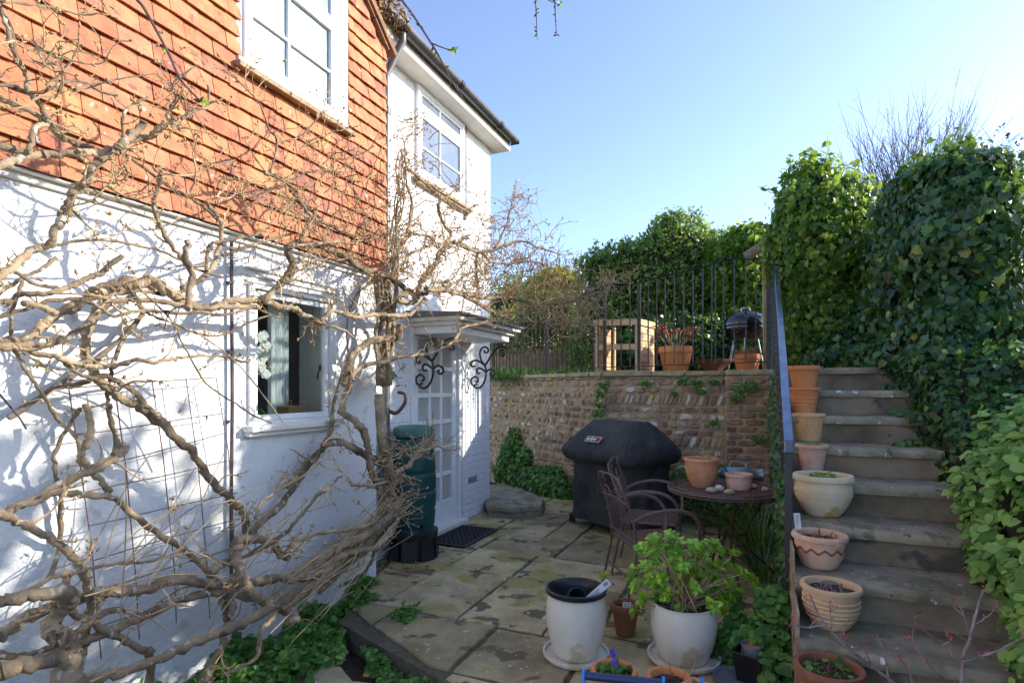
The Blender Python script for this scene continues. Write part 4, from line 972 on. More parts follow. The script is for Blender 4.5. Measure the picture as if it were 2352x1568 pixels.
# blue framed tube stand
bf = thing('tube_stand', 'blue plastic stand carrying a navy tube at the bottom edge of the picture', 'stand', onpt(1430, 2.14, 0))
pa, pb_, pc_ = dp(1340, 1550, 2.18), dp(1524, 1569, 2.12), dp(1613, 1571, 2.10)
s = MB(); s.tube([pa, pb_], .016, 20); s.build('navy_tube', M['navy'], bf, smooth=True)
ax = (pb_-pa).normalized(); ay = Vector((ax.y,-ax.x,0)).normalized()
def plate(c_):
    s = MB(); prof_ = [(-.008,.026),(.012,.02),(.03,-.04),(.07,-.20),(.10,-c_.z),(-.10,-c_.z),(-.07,-.20),(-.03,-.04)]
    s.add([c_+ay*x+Vector((0,0,z))-ax*.006 for x, z in prof_]+[c_+ay*x+Vector((0,0,z))+ax*.006 for x, z in prof_], [tuple(range(8)), tuple(range(15,7,-1))]+[(i,(i+1)%8,8+(i+1)%8,8+i) for i in range(8)])
    s.build('end_plate', M['blue_pl'], bf, bevel=.003)
plate(pa); plate(pb_); plate(pc_)
s = MB(); s.tube([pb_-Vector((0,0,.12)), pc_-Vector((0,0,.12))], .012, 12); s.build('cross_bar', M['navy'], bf, smooth=True)
# ---- table
TC = Vector((-.23, 4.64, 0)); TR = .425; TZ = .72
tb = thing('garden_table', 'round rusty metal garden table with curled legs beside the steps', 'table', TC)
s = MB(); s.tube([TC+Vector((TR*math.cos(a), TR*math.sin(a), TZ)) for a in [2*math.pi*k/64 for k in range(65)]], .009, 6, cap=False); s.tube([TC+Vector((TR*.82*math.cos(a), TR*.82*math.sin(a), TZ)) for a in [2*math.pi*k/48 for k in range(49)]], .006, 5, cap=False)
s.tube([TC+Vector((TR*.99*math.cos(a), TR*.99*math.sin(a), TZ-.02)) for a in [2*math.pi*k/64 for k in range(65)]], .006, 5, cap=False)
s.build('rim', M['chair_iron'], tb, smooth=True)
s = MB(); st_ = .020; n = int(TR*.80/st_)
for k in range(-n, n+1):
    w_ = math.sqrt(max((TR*.81)**2-(k*st_)**2, 0)); 
    s.obox(TC+Vector((k*st_,0,TZ+.002)), (.0052,0,0), (0,w_,0), (0,0,.0015)); s.obox(TC+Vector((0,k*st_,TZ-.001)), (w_,0,0), (0,.0052,0), (0,0,.0015))
s.build('mesh_top', M['rust_mesh'], tb)
s = MB()
for k in range(24):
    a = 2*math.pi*k/24; c_ = TC+Vector((TR*.91*math.cos(a), TR*.91*math.sin(a), TZ)); t1 = Vector((-math.sin(a),math.cos(a),0)); t2 = Vector((math.cos(a),math.sin(a),0))
    s.tube([c_+t1*.052*math.cos(b)*1.0+t2*.026*math.sin(b) for b in [math.pi*j/8 for j in range(9)]], .0045, 4); s.tube([c_-t1*.03+t2*.03, c_+t1*.03-t2*.032], .004, 4)
s.build('rim_scrollwork', M['rust_mesh'], tb)
for k in range(4):
    a = R(18+90*k); d_ = Vector((math.cos(a), math.sin(a), 0)); s = MB()
    q_ = smooth_pts([TC+d_*.30+Vector((0,0,TZ-.02)), TC+d_*.24+Vector((0,0,.56)), TC+d_*.16+Vector((0,0,.40)), TC+d_*.20+Vector((0,0,.24)), TC+d_*.33+Vector((0,0,.12)), TC+d_*.385+Vector((0,0,.0))], 5)
    s.tube(q_, .009, 7); s.tube(smooth_pts([TC+d_*.20+Vector((0,0,.24)), TC+d_*.10+Vector((0,0,.19)), TC+d_*.08+Vector((0,0,.27)), TC+d_*.13+Vector((0,0,.28))],5), .006, 5)
    s.build('leg', M['rust_iron'], tb, smooth=True)
s = MB(); s.tube([TC+Vector((.16*math.cos(b), .16*math.sin(b), .40)) for b in [2*math.pi*j/24 for j in range(25)]], .006, 5, cap=False); s.build('brace_ring', M['rust_iron'], tb, smooth=True)
tt = TZ+.004
c = Vector((*xyd(1611, 4.42), tt)); t = pot('table_pot', 'ringed orange terracotta pot with bare twigs on the rusty table', M['terra'], c, .225, .122, .072, bulge=.018, lip=.022, rings=lambda q: .002*math.sin(q*60) if .5 < q < .82 else 0)
stalks(t, c, .20, .05, 9, M['twig'], .08, .30, .002, .25, 'bare_stem'); sprouts(t, c, .2, .08, 24, M['cover_leaf'], OVAL, .01, .025)
c = Vector((*xyd(1697, 4.32), tt)); t = pot('table_pot', 'low pink clay bowl among the pebbles on the rusty table', M['terra_pink'], c, .118, .092, .082, bulge=.006, lip=.02, soil=False, rings=lambda q: .0015*math.sin(q*50))
def pebble(u, d, sx, sy, sz, m, label, rz=0):
    x, y = xyd(u, d); c_ = Vector((x, y, tt+sz*.9)); s = MB(); vs = []; n1, n2 = 7, 12
    for i in range(n1+1):
        for k in range(n2):
            th_ = math.pi*i/n1; ph = 2*math.pi*k/n2; w_ = 1+.12*math.sin(ph*3+i)+.06*math.sin(ph*5+2*i)
            x_, y_ = sx*math.sin(th_)*math.cos(ph)*w_, sy*math.sin(th_)*math.sin(ph)*w_; vs.append(c_+Vector((x_*math.cos(rz)-y_*math.sin(rz), x_*math.sin(rz)+y_*math.cos(rz), sz*math.cos(th_))))
    s.add(vs, [(i*n2+k,i*n2+(k+1)%n2,(i+1)*n2+(k+1)%n2,(i+1)*n2+k) for i in range(n1) for k in range(n2)])
    tag(s.build('pebble', m, None, smooth=60, origin=c_-Vector((0,0,sz)), recalc=True), label, 'stone', 'stones on the table')
pebble(1635, 4.16, .045,.035,.022, M['stone_g'], 'brownish flat stone in front of the ringed pot on the table')
pebble(1652, 4.22, .03,.04,.025, M['stone_w'], 'pale upright flint between the brown stone and the pink bowl', .6)
pebble(1675, 4.10, .040,.026,.020, M['stone_g'], 'oval tan stone at the foot of the pink bowl', .3)
pebble(1730, 4.35, .032,.024,.018, M['stone_w'], 'smooth white pebble right of the pink bowl')
pebble(1757, 4.22, .028,.022,.018, M['stone_g'], 'small speckled pebble nearest the right edge of the table')
# galvanised can lying behind
gc = thing('metal_can', 'grey metal watering can lying on its side at the back of the table', 'watering can', Vector((*xyd(1705, 4.60), tt)))
c_ = Vector((*xyd(1700, 4.62), tt+.062)); ax_ = (r_*.95-f_*.15).normalized(); e1 = Vector((0,0,1)); e2 = ax_.cross(e1).normalized(); b = MB(); vs = []; n = 26
pf = [(0,-.11),(.060,-.11),(.062,-.10),(.062,.07),(.045,.10),(.040,.13),(.052,.17),(.046,.17),(.034,.13),(.034,.10)]
for rr, hh in pf:
    for k in range(n): an = 2*math.pi*k/n; vs.append(c_+ax_*hh+e1*rr*math.cos(an)+e2*rr*math.sin(an))
b.add(vs, [(i*n+k,i*n+(k+1)%n,(i+1)*n+(k+1)%n,(i+1)*n+k) for i in range(len(pf)-1) for k in range(n)]); b.build('can_body', M['metal'], gc, smooth=40)
s = MB(); s.tube(smooth_pts([c_-ax_*.08+e1*.055-e2*.02, c_-ax_*.05+e1*.10-e2*.05, c_+ax_*.04+e1*.09-e2*.05, c_+ax_*.06+e1*.05-e2*.03],5), .006, 7); s.build('handle', M['metal'], gc, smooth=True)
b = MB(); pb2 = Vector((*xyd(1661, 4.56), tt)); b.lathe([(0,0)]+[(.045*math.sin(math.pi*k/14), .045-.045*math.cos(math.pi*k/14)) for k in range(1,14)]+[(0.001,.09)], 24, pb2+Vector((0,0,.035)))
bl = b.build('glass_float', M['teal'], None, smooth=True, origin=pb2+Vector((0,0,.035))); tag(bl, 'dark teal glass ball propped on the table behind the ringed pot', 'ball')
# ---- chairs
def make_chair(label):
    t = thing('garden_chair', label, 'chair', (0,0,0), .0001, 'rusty metal garden chairs'); W = .235; Ir = M['chair_iron']
    for sg in (-1, 1):
        s = MB(); s.tube(smooth_pts([(-.10,sg*W,0),(-.055,sg*W,.22),(-.02,sg*W,.42),(-.05,sg*W,.62),(-.115,sg*(W-.01),.80),(-.135,sg*(W-.03),.865),(-.125,sg*(W-.065),.885),(-.115,sg*(W-.085),.86),(-.118,sg*(W-.075),.835)],5), .009, 7); s.build('rear_leg', Ir, t, smooth=True)
        s = MB(); s.tube(smooth_pts([(.45,sg*(W+.0),0),(.415,sg*W,.2),(.40,sg*W,.42)],5), .009, 7); s.build('front_leg', Ir, t, smooth=True)
        s = MB(); s.tube(smooth_pts([(-.055,sg*W,.60),(.05,sg*(W+.03),.655),(.20,sg*(W+.05),.68),(.34,sg*(W+.045),.655),(.41,sg*(W+.03),.58),(.425,sg*(W+.01),.48),(.40,sg*W,.42)],6), .0075, 7, flat=1.9); s.build('arm', Ir, t, smooth=True)
    s = MB()
    s.tube(smooth_pts([(-.125,-W+.05,.855),(-.13,-W*.5,.885),(-.135,0,.895),(-.13,W*.5,.885),(-.125,W-.05,.855)],5), .008, 7)
    s.tube([(-.09,-W,.72),(-.095,0,.735),(-.09,W,.72)], .006, 6); s.tube([(-.025,-W,.47),(-.025,W,.47)], .006, 6)
    for k in range(7):
        y_ = -W*.75 + W*1.5*k/6; s.tube(smooth_pts([(-.025,y_,.47),(-.055,y_*.9,.62),(-.093,y_*.85,.73)],4), .005, 5)
    for sg in (-1,1):
        s.tube(smooth_pts([(-.10,sg*.03,.74),(-.115,sg*.06,.79),(-.12,sg*.11,.80),(-.115,sg*.12,.76),(-.11,sg*.09,.755)],5), .005, 5); s.tube(smooth_pts([(-.10,sg*.15,.74),(-.12,sg*.12,.81),(-.128,sg*.06,.85)],4), .005, 5)
    s.build('backrest', Ir, t, smooth=True)
    s = MB(); s.tube([(-.02,-W,.42),(.40,-W,.42),(.42,-W+.03,.415),(.42,W-.03,.415),(.40,W,.42),(-.02,W,.42),(-.02,-W,.42)], .009, 7); s.build('seat_frame', Ir, t, smooth=True)
    s = MB(); n = 22
    for k in range(n+1):
        x_ = -.015+.43*k/n; s.obox((x_,0,.427), (.0055,0,0), (0,W,0), (0,0,.0012)); y_ = -W+2*W*k/n; s.obox((.2,y_,.4245), (.215,0,0), (0,.0055,0), (0,0,.0012))
    s.build('mesh_seat', M['rust_mesh'], t)
    s = MB(); s.tube([(-.06,-W,.22),(-.06,W,.22)], .006, 6); s.tube([(.415,-W,.22),(.415,W,.22)], .006, 6); s.build('stretcher', Ir, t, smooth=True)
    return t
ch = make_chair('nearer rusty metal armchair, behind the leafy hydrangea pot')
ch.location = (-.85, 3.96, .002); ch.rotation_euler = (0,0,R(34))
dup(ch, (-1.0, 4.74, .002), R(4), 'farther rusty metal armchair, in front of the covered grill')
# ---- covered grill
gr = thing('covered_grill', 'gas grill under a black fitted cover with a small logo, by the old wall', 'grill', (-1.65, 6.15, 0))
Bc = Vector((-1.16, 5.36, 0)); Ac = Vector((-2.08, 6.0, 0)); ea = (Ac-Bc).normalized(); La = (Ac-Bc).length; eb = Vector((-ea.y, ea.x, 0)); eb = eb if eb.y > 0 else -eb; Lb = .90
def ring(z, ina, inb, rr, n=96, amp=.0, seed=0, lift=0):
    """rounded rectangle in the grill's own frame"""
    ha, hb = La/2-ina, Lb/2-inb; ctr = Bc+ea*La/2+eb*Lb/2; out = []
    for k in range(n):
        a = 2*math.pi*k/n; c_, s_ = math.cos(a), math.sin(a); p_ = 6.0 if rr < .1 else 4
        q = (abs(c_)**p_+abs(s_)**p_)**(-1/p_); x_, y_ = q*c_*ha, q*s_*hb
        w_ = amp*(math.sin(a*11+seed*1.3)+.6*math.sin(a*17+seed*2.1+z*9)+.5*math.sin(a*5+z*14))
        out.append(ctr + ea*(x_+w_*c_) + eb*(y_+w_*s_) + Vector((0,0,z+lift*math.sin(a*4+seed))))
    return out
lev = [(.085,.075,.07,.014,1),(.12,.08,.075,.014,1),(.25,.085,.085,.018,1.2),(.42,.095,.095,.019,1.5),(.55,.10,.10,.015,1.8),(.66,.10,.10,.007,2),(.70,.09,.09,.005,2),(.72,.03,.03,.006,3),(.765,.005,.005,.006,3.2),(.80,0,0,.004,3.5),(.84,.004,.008,.005,3.6),(.92,.05,.085,.006,4),(1.0,.105,.17,.005,4.3),(1.07,.16,.25,.004,4.6),(1.12,.20,.31,.003,4.8),(1.138,.22,.34,.002,5),(1.142,.30,.39,.0,5)]
vs = []; n = 96
for z, ia, ib, am, sd in lev: vs += ring(z, ia, ib, .05, n, am, sd, .006 if z < .13 else .004)
fs = [(i*n+k,i*n+(k+1)%n,(i+1)*n+(k+1)%n,(i+1)*n+k) for i in range(len(lev)-1) for k in range(n)] + [tuple((len(lev)-1)*n+k for k in range(n))]
s = MB(); s.add(vs, fs); s.build('fabric_cover', M['cover'], gr, smooth=50)
s = MB()
for sg in (0,1):
    for tg_ in (0,1):
        c_ = Bc+ea*(.13+(La-.26)*sg)+eb*(.13+(Lb-.26)*tg_); s.box(c_.x-.03,c_.x+.03,c_.y-.03,c_.y+.03,0,.1)
s.build('foot', M['black_pl'], gr, bevel=.006)
# seams
s = MB(); ctr = Bc+ea*La/2+eb*Lb/2
def cov(a, i): return vs[i*n + int(a) % n]
for a in (60, 84, 12, 36):
    s.tube([Vector(cov(a, i))*1.0 + (Vector(cov(a,i))-ctr).normalized()*.003 for i in range(8, len(lev)-1)], .003, 4)
s.build('seam', M['black_pl'], gr)
# logo: white framed tag, white letters, red mark, lying on the slope facing the patio
def frontpt(t_, z):                                 # t_ 0..1 from near corner along the long side
    zs = [l[0] for l in lev]; ib = float(np.interp(z, zs, [l[2] for l in lev])); return Bc+ea*(La*t_)+eb*(ib)+Vector((0,0,z))
p0 = frontpt(.53, .945); p1 = frontpt(.53, 1.02); upl = (p1-p0).normalized(); rtl = -ea; nl = rtl.cross(upl).normalized()
lc = p0 + nl*.012
s = MB(); LS = 1.32; hw, hh = .088*LS, .029*LS
s.obox(lc, rtl*hw, upl*hh, nl*.002); lg = s.build('logo_tag', M['black'], gr)
s = MB()
for sg in (-1,1): s.obox(lc+nl*.003+upl*sg*(hh-.003), rtl*hw, upl*.0028, nl*.001); s.obox(lc+nl*.003+rtl*sg*(hw-.003), rtl*.0028, upl*(hh-.006), nl*.001)
s.build('logo_frame', M['white'], lg)
s = MB(); s.obox(lc+nl*.003+rtl*.062*LS, rtl*.018*LS, upl*.021*LS, nl*.0012); s.build('logo_mark', M['red'], lg)
s = MB(); s.obox(lc+nl*.0045+rtl*.062*LS+upl*.004*LS, rtl*.009*LS, upl*.006*LS, nl*.0005); s.obox(lc+nl*.0045+rtl*.062*LS-upl*.009*LS, rtl*.002*LS, upl*.006*LS, nl*.0005); s.build('mark_detail', M['black'], lg)
cu = bpy.data.curves.new('logo_text', 'FONT'); cu.body = 'weber'; cu.size = .058; cu.extrude = .0008; cu.align_x = 'CENTER'; cu.align_y = 'CENTER'; cu.space_character = .92; cu.offset = .0022
to = bpy.data.objects.new('logo_text', cu); C.objects.link(to)
bpy.context.view_layer.update(); dg = bpy.context.evaluated_depsgraph_get(); me = bpy.data.meshes.new_from_object(to.evaluated_get(dg)); bpy.data.objects.remove(to)
Mx = Matrix((rtl, upl, nl)).transposed().to_4x4(); ct = lc+nl*.0035-rtl*.022*LS+upl*.001 - OFF[lg]
me.transform(Matrix.Translation(ct) @ Mx @ Matrix.Diagonal((.80*LS,.88*LS,1,1))); me.materials.clear(); me.materials.append(M['white'])
lo_ = bpy.data.objects.new('logo_lettering', me); C.objects.link(lo_); lo_.parent = lg
# ---- water butt and mat
WB = Vector((-2.815, 4.25, 0)); wb = thing('water_butt', 'dark green ribbed water butt on a black stand beside the glazed door', 'water butt', WB)
s = MB(); 
prf = [(.175,.235)]
for k in range(1, 60):
    q = k/59; z = .235+.84*q; r0 = .178+.02*math.sin(math.pi*min(q*1.1,1)); 
    if q > .9: r0 -= (q-.9)*.25
    d_ = min(abs((q*5.2+.3) % 1 - .5), .12)/.12; r0 -= .013*(1-d_); prf.append((r0, z))
prf += [(.15,1.08),(0,1.085)]
s.lathe(prf, 48, WB); s.build('barrel', M['butt'], wb, smooth=60)
s = MB(); s.lathe([(.160,1.065),(.182,1.07),(.186,1.09),(.184,1.125),(.172,1.15),(.12,1.163),(.03,1.166),(0,1.166)], 48, WB); s.build('lid', M['butt_lid'], wb, smooth=50)
s = MB(); n = 8
for k in range(8):
    a0, a1 = 2*math.pi*(k+.10)/8, 2*math.pi*(k+.90)/8; 
    vs2 = []
    for r1, r2_, z in ((.228,.10,0),(.208,.10,.232)):
        vs2 += [(WB.x+r1*math.cos(a0), WB.y+r1*math.sin(a0), z), (WB.x+r1*math.cos(a1), WB.y+r1*math.sin(a1), z), (WB.x+r2_*math.cos(a1), WB.y+r2_*math.sin(a1), z), (WB.x+r2_*math.cos(a0), WB.y+r2_*math.sin(a0), z)]
    s.add(vs2, [(0,3,2,1),(4,5,6,7),(0,1,5,4),(1,2,6,5),(2,3,7,6),(3,0,4,7)])
s.lathe([(0,.17),(.205,.17),(.215,.225),(.215,.240),(.19,.240),(0,.24)], 40, WB); s.lathe([(.195,0),(.195,.17),(.19,.17),(.19,0)], 40, WB)
s.build('stand', M['black_pl'], wb, bevel=.006)
dr_ = (Vector((0,0,0))-WB); dr_.z = 0; dr_.normalize(); dr_ = (dr_+Vector((.5,.0,0))).normalized()
s = MB(); tp_ = WB+dr_*.19+Vector((0,0,.30)); s.tube([tp_-dr_*.02, tp_+dr_*.05], .013, 10); s.tube([tp_+dr_*.045, tp_+dr_*.05-Vector((0,0,.04))], .009, 8); s.obox(tp_+dr_*.03+Vector((0,0,.022)), dr_*.006, Vector((-dr_.y,dr_.x,0))*.025, (0,0,.005)); s.build('tap', M['black_pl'], wb, smooth=True)
# dead leaves by the stand
P = np.stack([nrg.uniform(-3.0,-2.5,160), nrg.uniform(3.74,4.05,160), nrg.uniform(.003,.02,160)],1); scatter('fallen_leaves', M['dead'], TINY, P, np.array([0,0,1.])+nrg.normal(size=(160,3))*.3, nrg.normal(size=(160,3)), nrg.uniform(.015,.04,160), origin=(-2.7,3.9,0)); tag(bpy.data.objects['fallen_leaves'], 'dry brown leaves gathered beside the stand of the water butt', 'leaves', None, 'stuff')
mt = thing('doormat', 'black openwork rubber doormat on the paving below the glazed door', 'doormat', (-2.72, 4.98, .004))
mx0, mx1, my0, my1 = -2.93, -2.50, 4.62, 5.36
s = MB(); s.box(mx0,mx1,my0,my0+.025,.003,.02); s.box(mx0,mx1,my1-.025,my1,.003,.02); s.box(mx0,mx0+.025,my0+.025,my1-.025,.003,.02); s.box(mx1-.025,mx1,my0+.025,my1-.025,.003,.02); s.build('border', M['black_pl'], mt, bevel=.004)
s = MB(); k = 0; x_ = mx0+.045
while x_ < mx1-.03:
    y_ = my0+.03+(.04 if k % 2 else 0)
    while y_ < my1-.06: s.box(x_-.008, x_+.008, y_, y_+.065, .004, .016); y_ += .08
    x_ += .026; k += 1
s.box(mx0+.025,mx1-.025,my0+.025,my1-.025,.0025,.006); s.build('rubber_links', M['black'], mt, bevel=.002)
# ---- terrace objects
TG = 1.632
def on_t(u, d): return Vector((*xyd(u, d), TG+.0))
sh = thing('wooden_shelf', 'open pale timber shelf unit behind the railing on the terrace', 'shelf unit', on_t(1430, 7.9))
A_ = on_t(1368, 7.75); B_ = on_t(1466, 7.60); D = (B_-A_); W_ = D.length; D.normalize(); Q = on_t(1501, 8.05)-B_; H_ = .80; Dp = Q.length; Q.normalize()
def up_(z): return Vector((0,0,z))
for nm, a0, b0 in (('corner_post',0,0),('corner_post',1,0),('corner_post',0,1),('corner_post',1,1)):
    s = MB(); s.obox(A_+D*(.022+(W_-.044)*a0)+Q*(.022+(Dp-.044)*b0)+up_(H_/2-.03), D*.022, Q*.022, up_(H_/2-.03)); s.build(nm, M['wood'], sh, bevel=.003)
s = MB()
for k in range(4): s.obox(A_+D*W_/2+Q*(.03+Dp/4*k+.02)+up_(H_-.012), D*(W_/2+.03), Q*(Dp/8+.008), up_(.012))
s.obox(A_+D*W_/2-Q*.0145+up_(H_-.05), D*(W_/2+.028), Q*.011, up_(.034)); s.obox(A_+D*(W_+.018)+Q*Dp/2+up_(H_-.05), D*.011, Q*(Dp/2-.002), up_(.034)); s.build('top', M['wood'], sh, bevel=.003)
for z in (.42,.06):
    s = MB(); s.obox(A_+D*W_/2+Q*.012+up_(z), D*(W_/2-.046), Q*.011, up_(.035)); s.obox(A_+D*W_/2+Q*Dp*.5+up_(z+.04), D*(W_/2-.046), Q*(Dp/2-.03), up_(.008)); s.build('shelf', M['wood'], sh, bevel=.002)
s = MB()
for k in range(7): s.obox(A_+D*(W_-.008+.0)+Q*Dp/2+up_(.07+.098*k)+D*.014, D*.006, Q*(Dp/2-.003), up_(.045))
for k in range(7): s.obox(A_-D*.008+Q*Dp/2+up_(.07+.098*k), D*.006, Q*(Dp/2-.003), up_(.045))
s.build('side_slats', M['wood'], sh, bevel=.002)
c = on_t(1552, 7.75); t = pot('terrace_pot', 'large smooth orange terracotta pot with a red leaved plant on the terrace', M['terra_red'], c, .43, .215, .145, lip=.085, rim=.018)
s = MB(); P=[];Nn=[];T_=[];S_=[]
for k in range(16):
    a = rng.uniform(0,6.28); q_ = [c+Vector((.05*math.cos(a),.05*math.sin(a),.39))]; 
    for j in range(4): q_.append(q_[-1]+Vector((math.cos(a)*.05+rng.gauss(0,.015), math.sin(a)*.05+rng.gauss(0,.015), rng.uniform(.03,.1))))
    s.tube(q_, [.008,.007,.006,.005,.004], 5)
    for j in range(9): P.append(tuple(q_[-1]+Vector((rng.gauss(0,.02),rng.gauss(0,.02),rng.gauss(0,.02))))); Nn.append((rng.gauss(0,1),rng.gauss(0,1),1)); T_.append((math.cos(a)+rng.gauss(0,.8),math.sin(a)+rng.gauss(0,.8),rng.gauss(0,.6))); S_.append(rng.uniform(.04,.07))
s.build('stem', M['twig'], t); scatter('red_leaves', leafmat('red_leaf', [(0,(.12,.02,.015)),(.6,(.28,.06,.03)),(1,(.2,.22,.05))], .5, .3, tcol=(.5,.1,.03)), OVAL, np.array(P),np.array(Nn),np.array(T_),np.array(S_), t)
c = on_t(1716, 7.35); t = pot('terrace_pot', 'smaller terracotta pot of straggling dead growth beside the stair handrail', M['terra_red'], c, .30, .155, .10, lip=.06, rim=.016, bulge=.01)
nn_ = 500; a = nrg.uniform(0,6.28,nn_); q = .16*np.sqrt(nrg.random(nn_)); P = np.stack([c.x+q*np.cos(a), c.y+q*np.sin(a), c.z+.28+nrg.random(nn_)*.12*(1-q/.2)],1); scatter('dead_growth', M['dead'], BLADE, P, nrg.normal(size=(nn_,3)), nrg.normal(size=(nn_,3)), nrg.uniform(.05,.11,nn_), t)
c = on_t(1640, 7.75); t = thing('low_bowl', 'wide low brown clay bowl on a square foot between the two terrace pots', 'bowl', c)
s = MB(); s.lathe([(0,0),(.10,0),(.10,.10),(.17,.17),(.26,.25),(.27,.25),(.26,.235),(.15,.15),(0,.15)], 6, c, ); s.build('bowl_body', M['terra_dark'], t, bevel=.004)
kc = on_t(1712, 7.9); kt = thing('kettle_grill', 'round black kettle barbecue with a domed lid behind the terrace railing', 'barbecue', kc)
s = MB(); s.lathe([(0,.50)]+[(.285*math.sin(math.pi/2*k/10), .50+.22*(1-math.cos(math.pi/2*k/10))) for k in range(1,11)]+[(.28,.73),(.0,.73)], 40, kc); s.build('bowl', M['kettle'], kt, smooth=50)
s = MB(); s.lathe([(.292,.735),(.295,.75)]+[(.292*math.cos(math.pi/2*k/12), .75+.20*math.sin(math.pi/2*k/12)) for k in range(1,12)]+[(0,.951)], 40, kc); ld = s.build('lid', M['kettle'], kt, smooth=50)
s = MB(); s.tube([kc+Vector((-.06,0,.95)),kc+Vector((-.05,0,.985)),kc+Vector((.05,0,.985)),kc+Vector((.06,0,.95))], .012, 7); s.build('lid_handle', M['stone_w'], ld, smooth=True)
for k in range(3):
    a = 2.1*k+.5; s = MB(); s.tube([kc+Vector((.18*math.cos(a),.18*math.sin(a),.56)), kc+Vector((.30*math.cos(a),.30*math.sin(a),.0))], .012, 8); s.build('leg', M['metal'], kt, smooth=True)
# ================= PLANTS =================
def blob_points(blobs, n, jit=.08, ymax=None, keep=None):
    """points on the union of ellipsoids (cx,cy,cz,rx,ry,rz) with outward normals"""
    w = np.array([(b[3]*b[4]+b[4]*b[5]+b[3]*b[5]) for b in blobs]); w = w/w.sum(); P = []; Nn = []
    B_ = np.array(blobs)
    idx = nrg.choice(len(blobs), n*2, p=w); d = norm(nrg.normal(size=(n*2,3)))
    c, r_ = B_[idx,:3], B_[idx,3:]
    lump = 1 + .10*np.sin(d[:,0]*7+idx)*np.sin(d[:,1]*6+2*idx)+.08*np.sin(d[:,2]*9+idx*3)
    p = c + d*r_*lump[:,None]*(1+nrg.normal(size=(n*2,1))*jit)
    nn = norm(d/r_)
    ok = np.ones(len(p), bool)
    for b in B_: ok &= ((((p-b[:3])/b[3:])**2).sum(1) > .74)
    if keep is not None: ok &= keep(p)
    p, nn = p[ok], nn[ok]
    return p[:n], nn[:n]
def core(name, blobs, parent, k=.80, m=None):  # dark filler solids inside the foliage, whatever part name is passed in
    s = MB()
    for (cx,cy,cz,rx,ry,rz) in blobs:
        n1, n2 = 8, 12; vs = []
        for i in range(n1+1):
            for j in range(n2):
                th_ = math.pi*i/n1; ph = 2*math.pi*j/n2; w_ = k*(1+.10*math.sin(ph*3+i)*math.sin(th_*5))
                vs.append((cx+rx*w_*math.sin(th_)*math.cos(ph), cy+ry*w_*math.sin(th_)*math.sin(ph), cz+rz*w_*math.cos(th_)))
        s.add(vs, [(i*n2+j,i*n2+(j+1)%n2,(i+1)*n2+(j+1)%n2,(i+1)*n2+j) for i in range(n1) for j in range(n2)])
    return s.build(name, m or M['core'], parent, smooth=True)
def ivy_tips(nn, droop=1.0, rnd_=.5):
    return np.array([0,0,-1.])*droop + nrg.normal(size=nn.shape)*rnd_ + nn*.15
def stems(name, parent, m, specs):
    s = MB()
    for pts, r0, r1 in specs: s.tube(pts, list(np.linspace(r0, r1, len(pts))), 6)
    return s.build(name, m, parent, smooth=True)
# ivy column behind (top of the steps)
T1 = thing('ivy_column', 'tall ivy covered mound at the head of the steps, farther of the two', 'ivy', (.7, 7.1, TG))
b1 = [(.70,7.1,2.1,.44,.5,.8),(.62,7.05,2.9,.44,.5,.72),(.56,7.0,3.40,.34,.4,.55),(.84,7.15,3.28,.34,.4,.55),(.33,6.95,3.05,.24,.3,.42),(.95,7.3,2.4,.4,.45,.8)]
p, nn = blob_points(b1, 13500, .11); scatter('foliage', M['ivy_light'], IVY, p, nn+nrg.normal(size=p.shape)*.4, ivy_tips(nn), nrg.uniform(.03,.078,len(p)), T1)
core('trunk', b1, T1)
# shoots on top
def shoots(parent, m, T, specs, nl=14, ls=(.05,.08), r_=.005):
    s = MB(); P=[];Nn=[];T_=[];S_=[]
    for (a, bq) in specs:
        a, bq = Vector(a), Vector(bq); pts = [a+(bq-a)*k/5+Vector((rng.gauss(0,.015),rng.gauss(0,.015),0)) for k in range(6)]; s.tube(pts, list(np.linspace(r_, r_*.4, 6)), 5)
        for k in range(nl):
            q_ = pts[0].lerp(pts[-1], rng.random()); d = Vector((rng.gauss(0,1),rng.gauss(0,1),rng.gauss(.2,.4))).normalized(); P.append(tuple(q_+d*.01)); T_.append(tuple(d)); Nn.append((rng.gauss(0,.5),rng.gauss(0,.5),1)); S_.append(rng.uniform(*ls))
    s.build('shoot', M['twig'], parent); scatter('shoot_leaves', m, T, np.array(P),np.array(Nn),np.array(T_),np.array(S_), parent)
d = 6.3
shoots(T1, M['ivy_light'], IVY, [(dp(1900,400,d),dp(1900,312,d)),(dp(1830,430,d),dp(1818,360,d)),(dp(1880,420,d),dp(1868,350,d)),(dp(1950,430,d),dp(1962,370,d)),(dp(1790,450,d),dp(1742,428,d)),(dp(1780,520,d),dp(1742,522,d)),(dp(1810,440,d),dp(1795,385,d)),(dp(1925,410,d),dp(1935,350,d))])
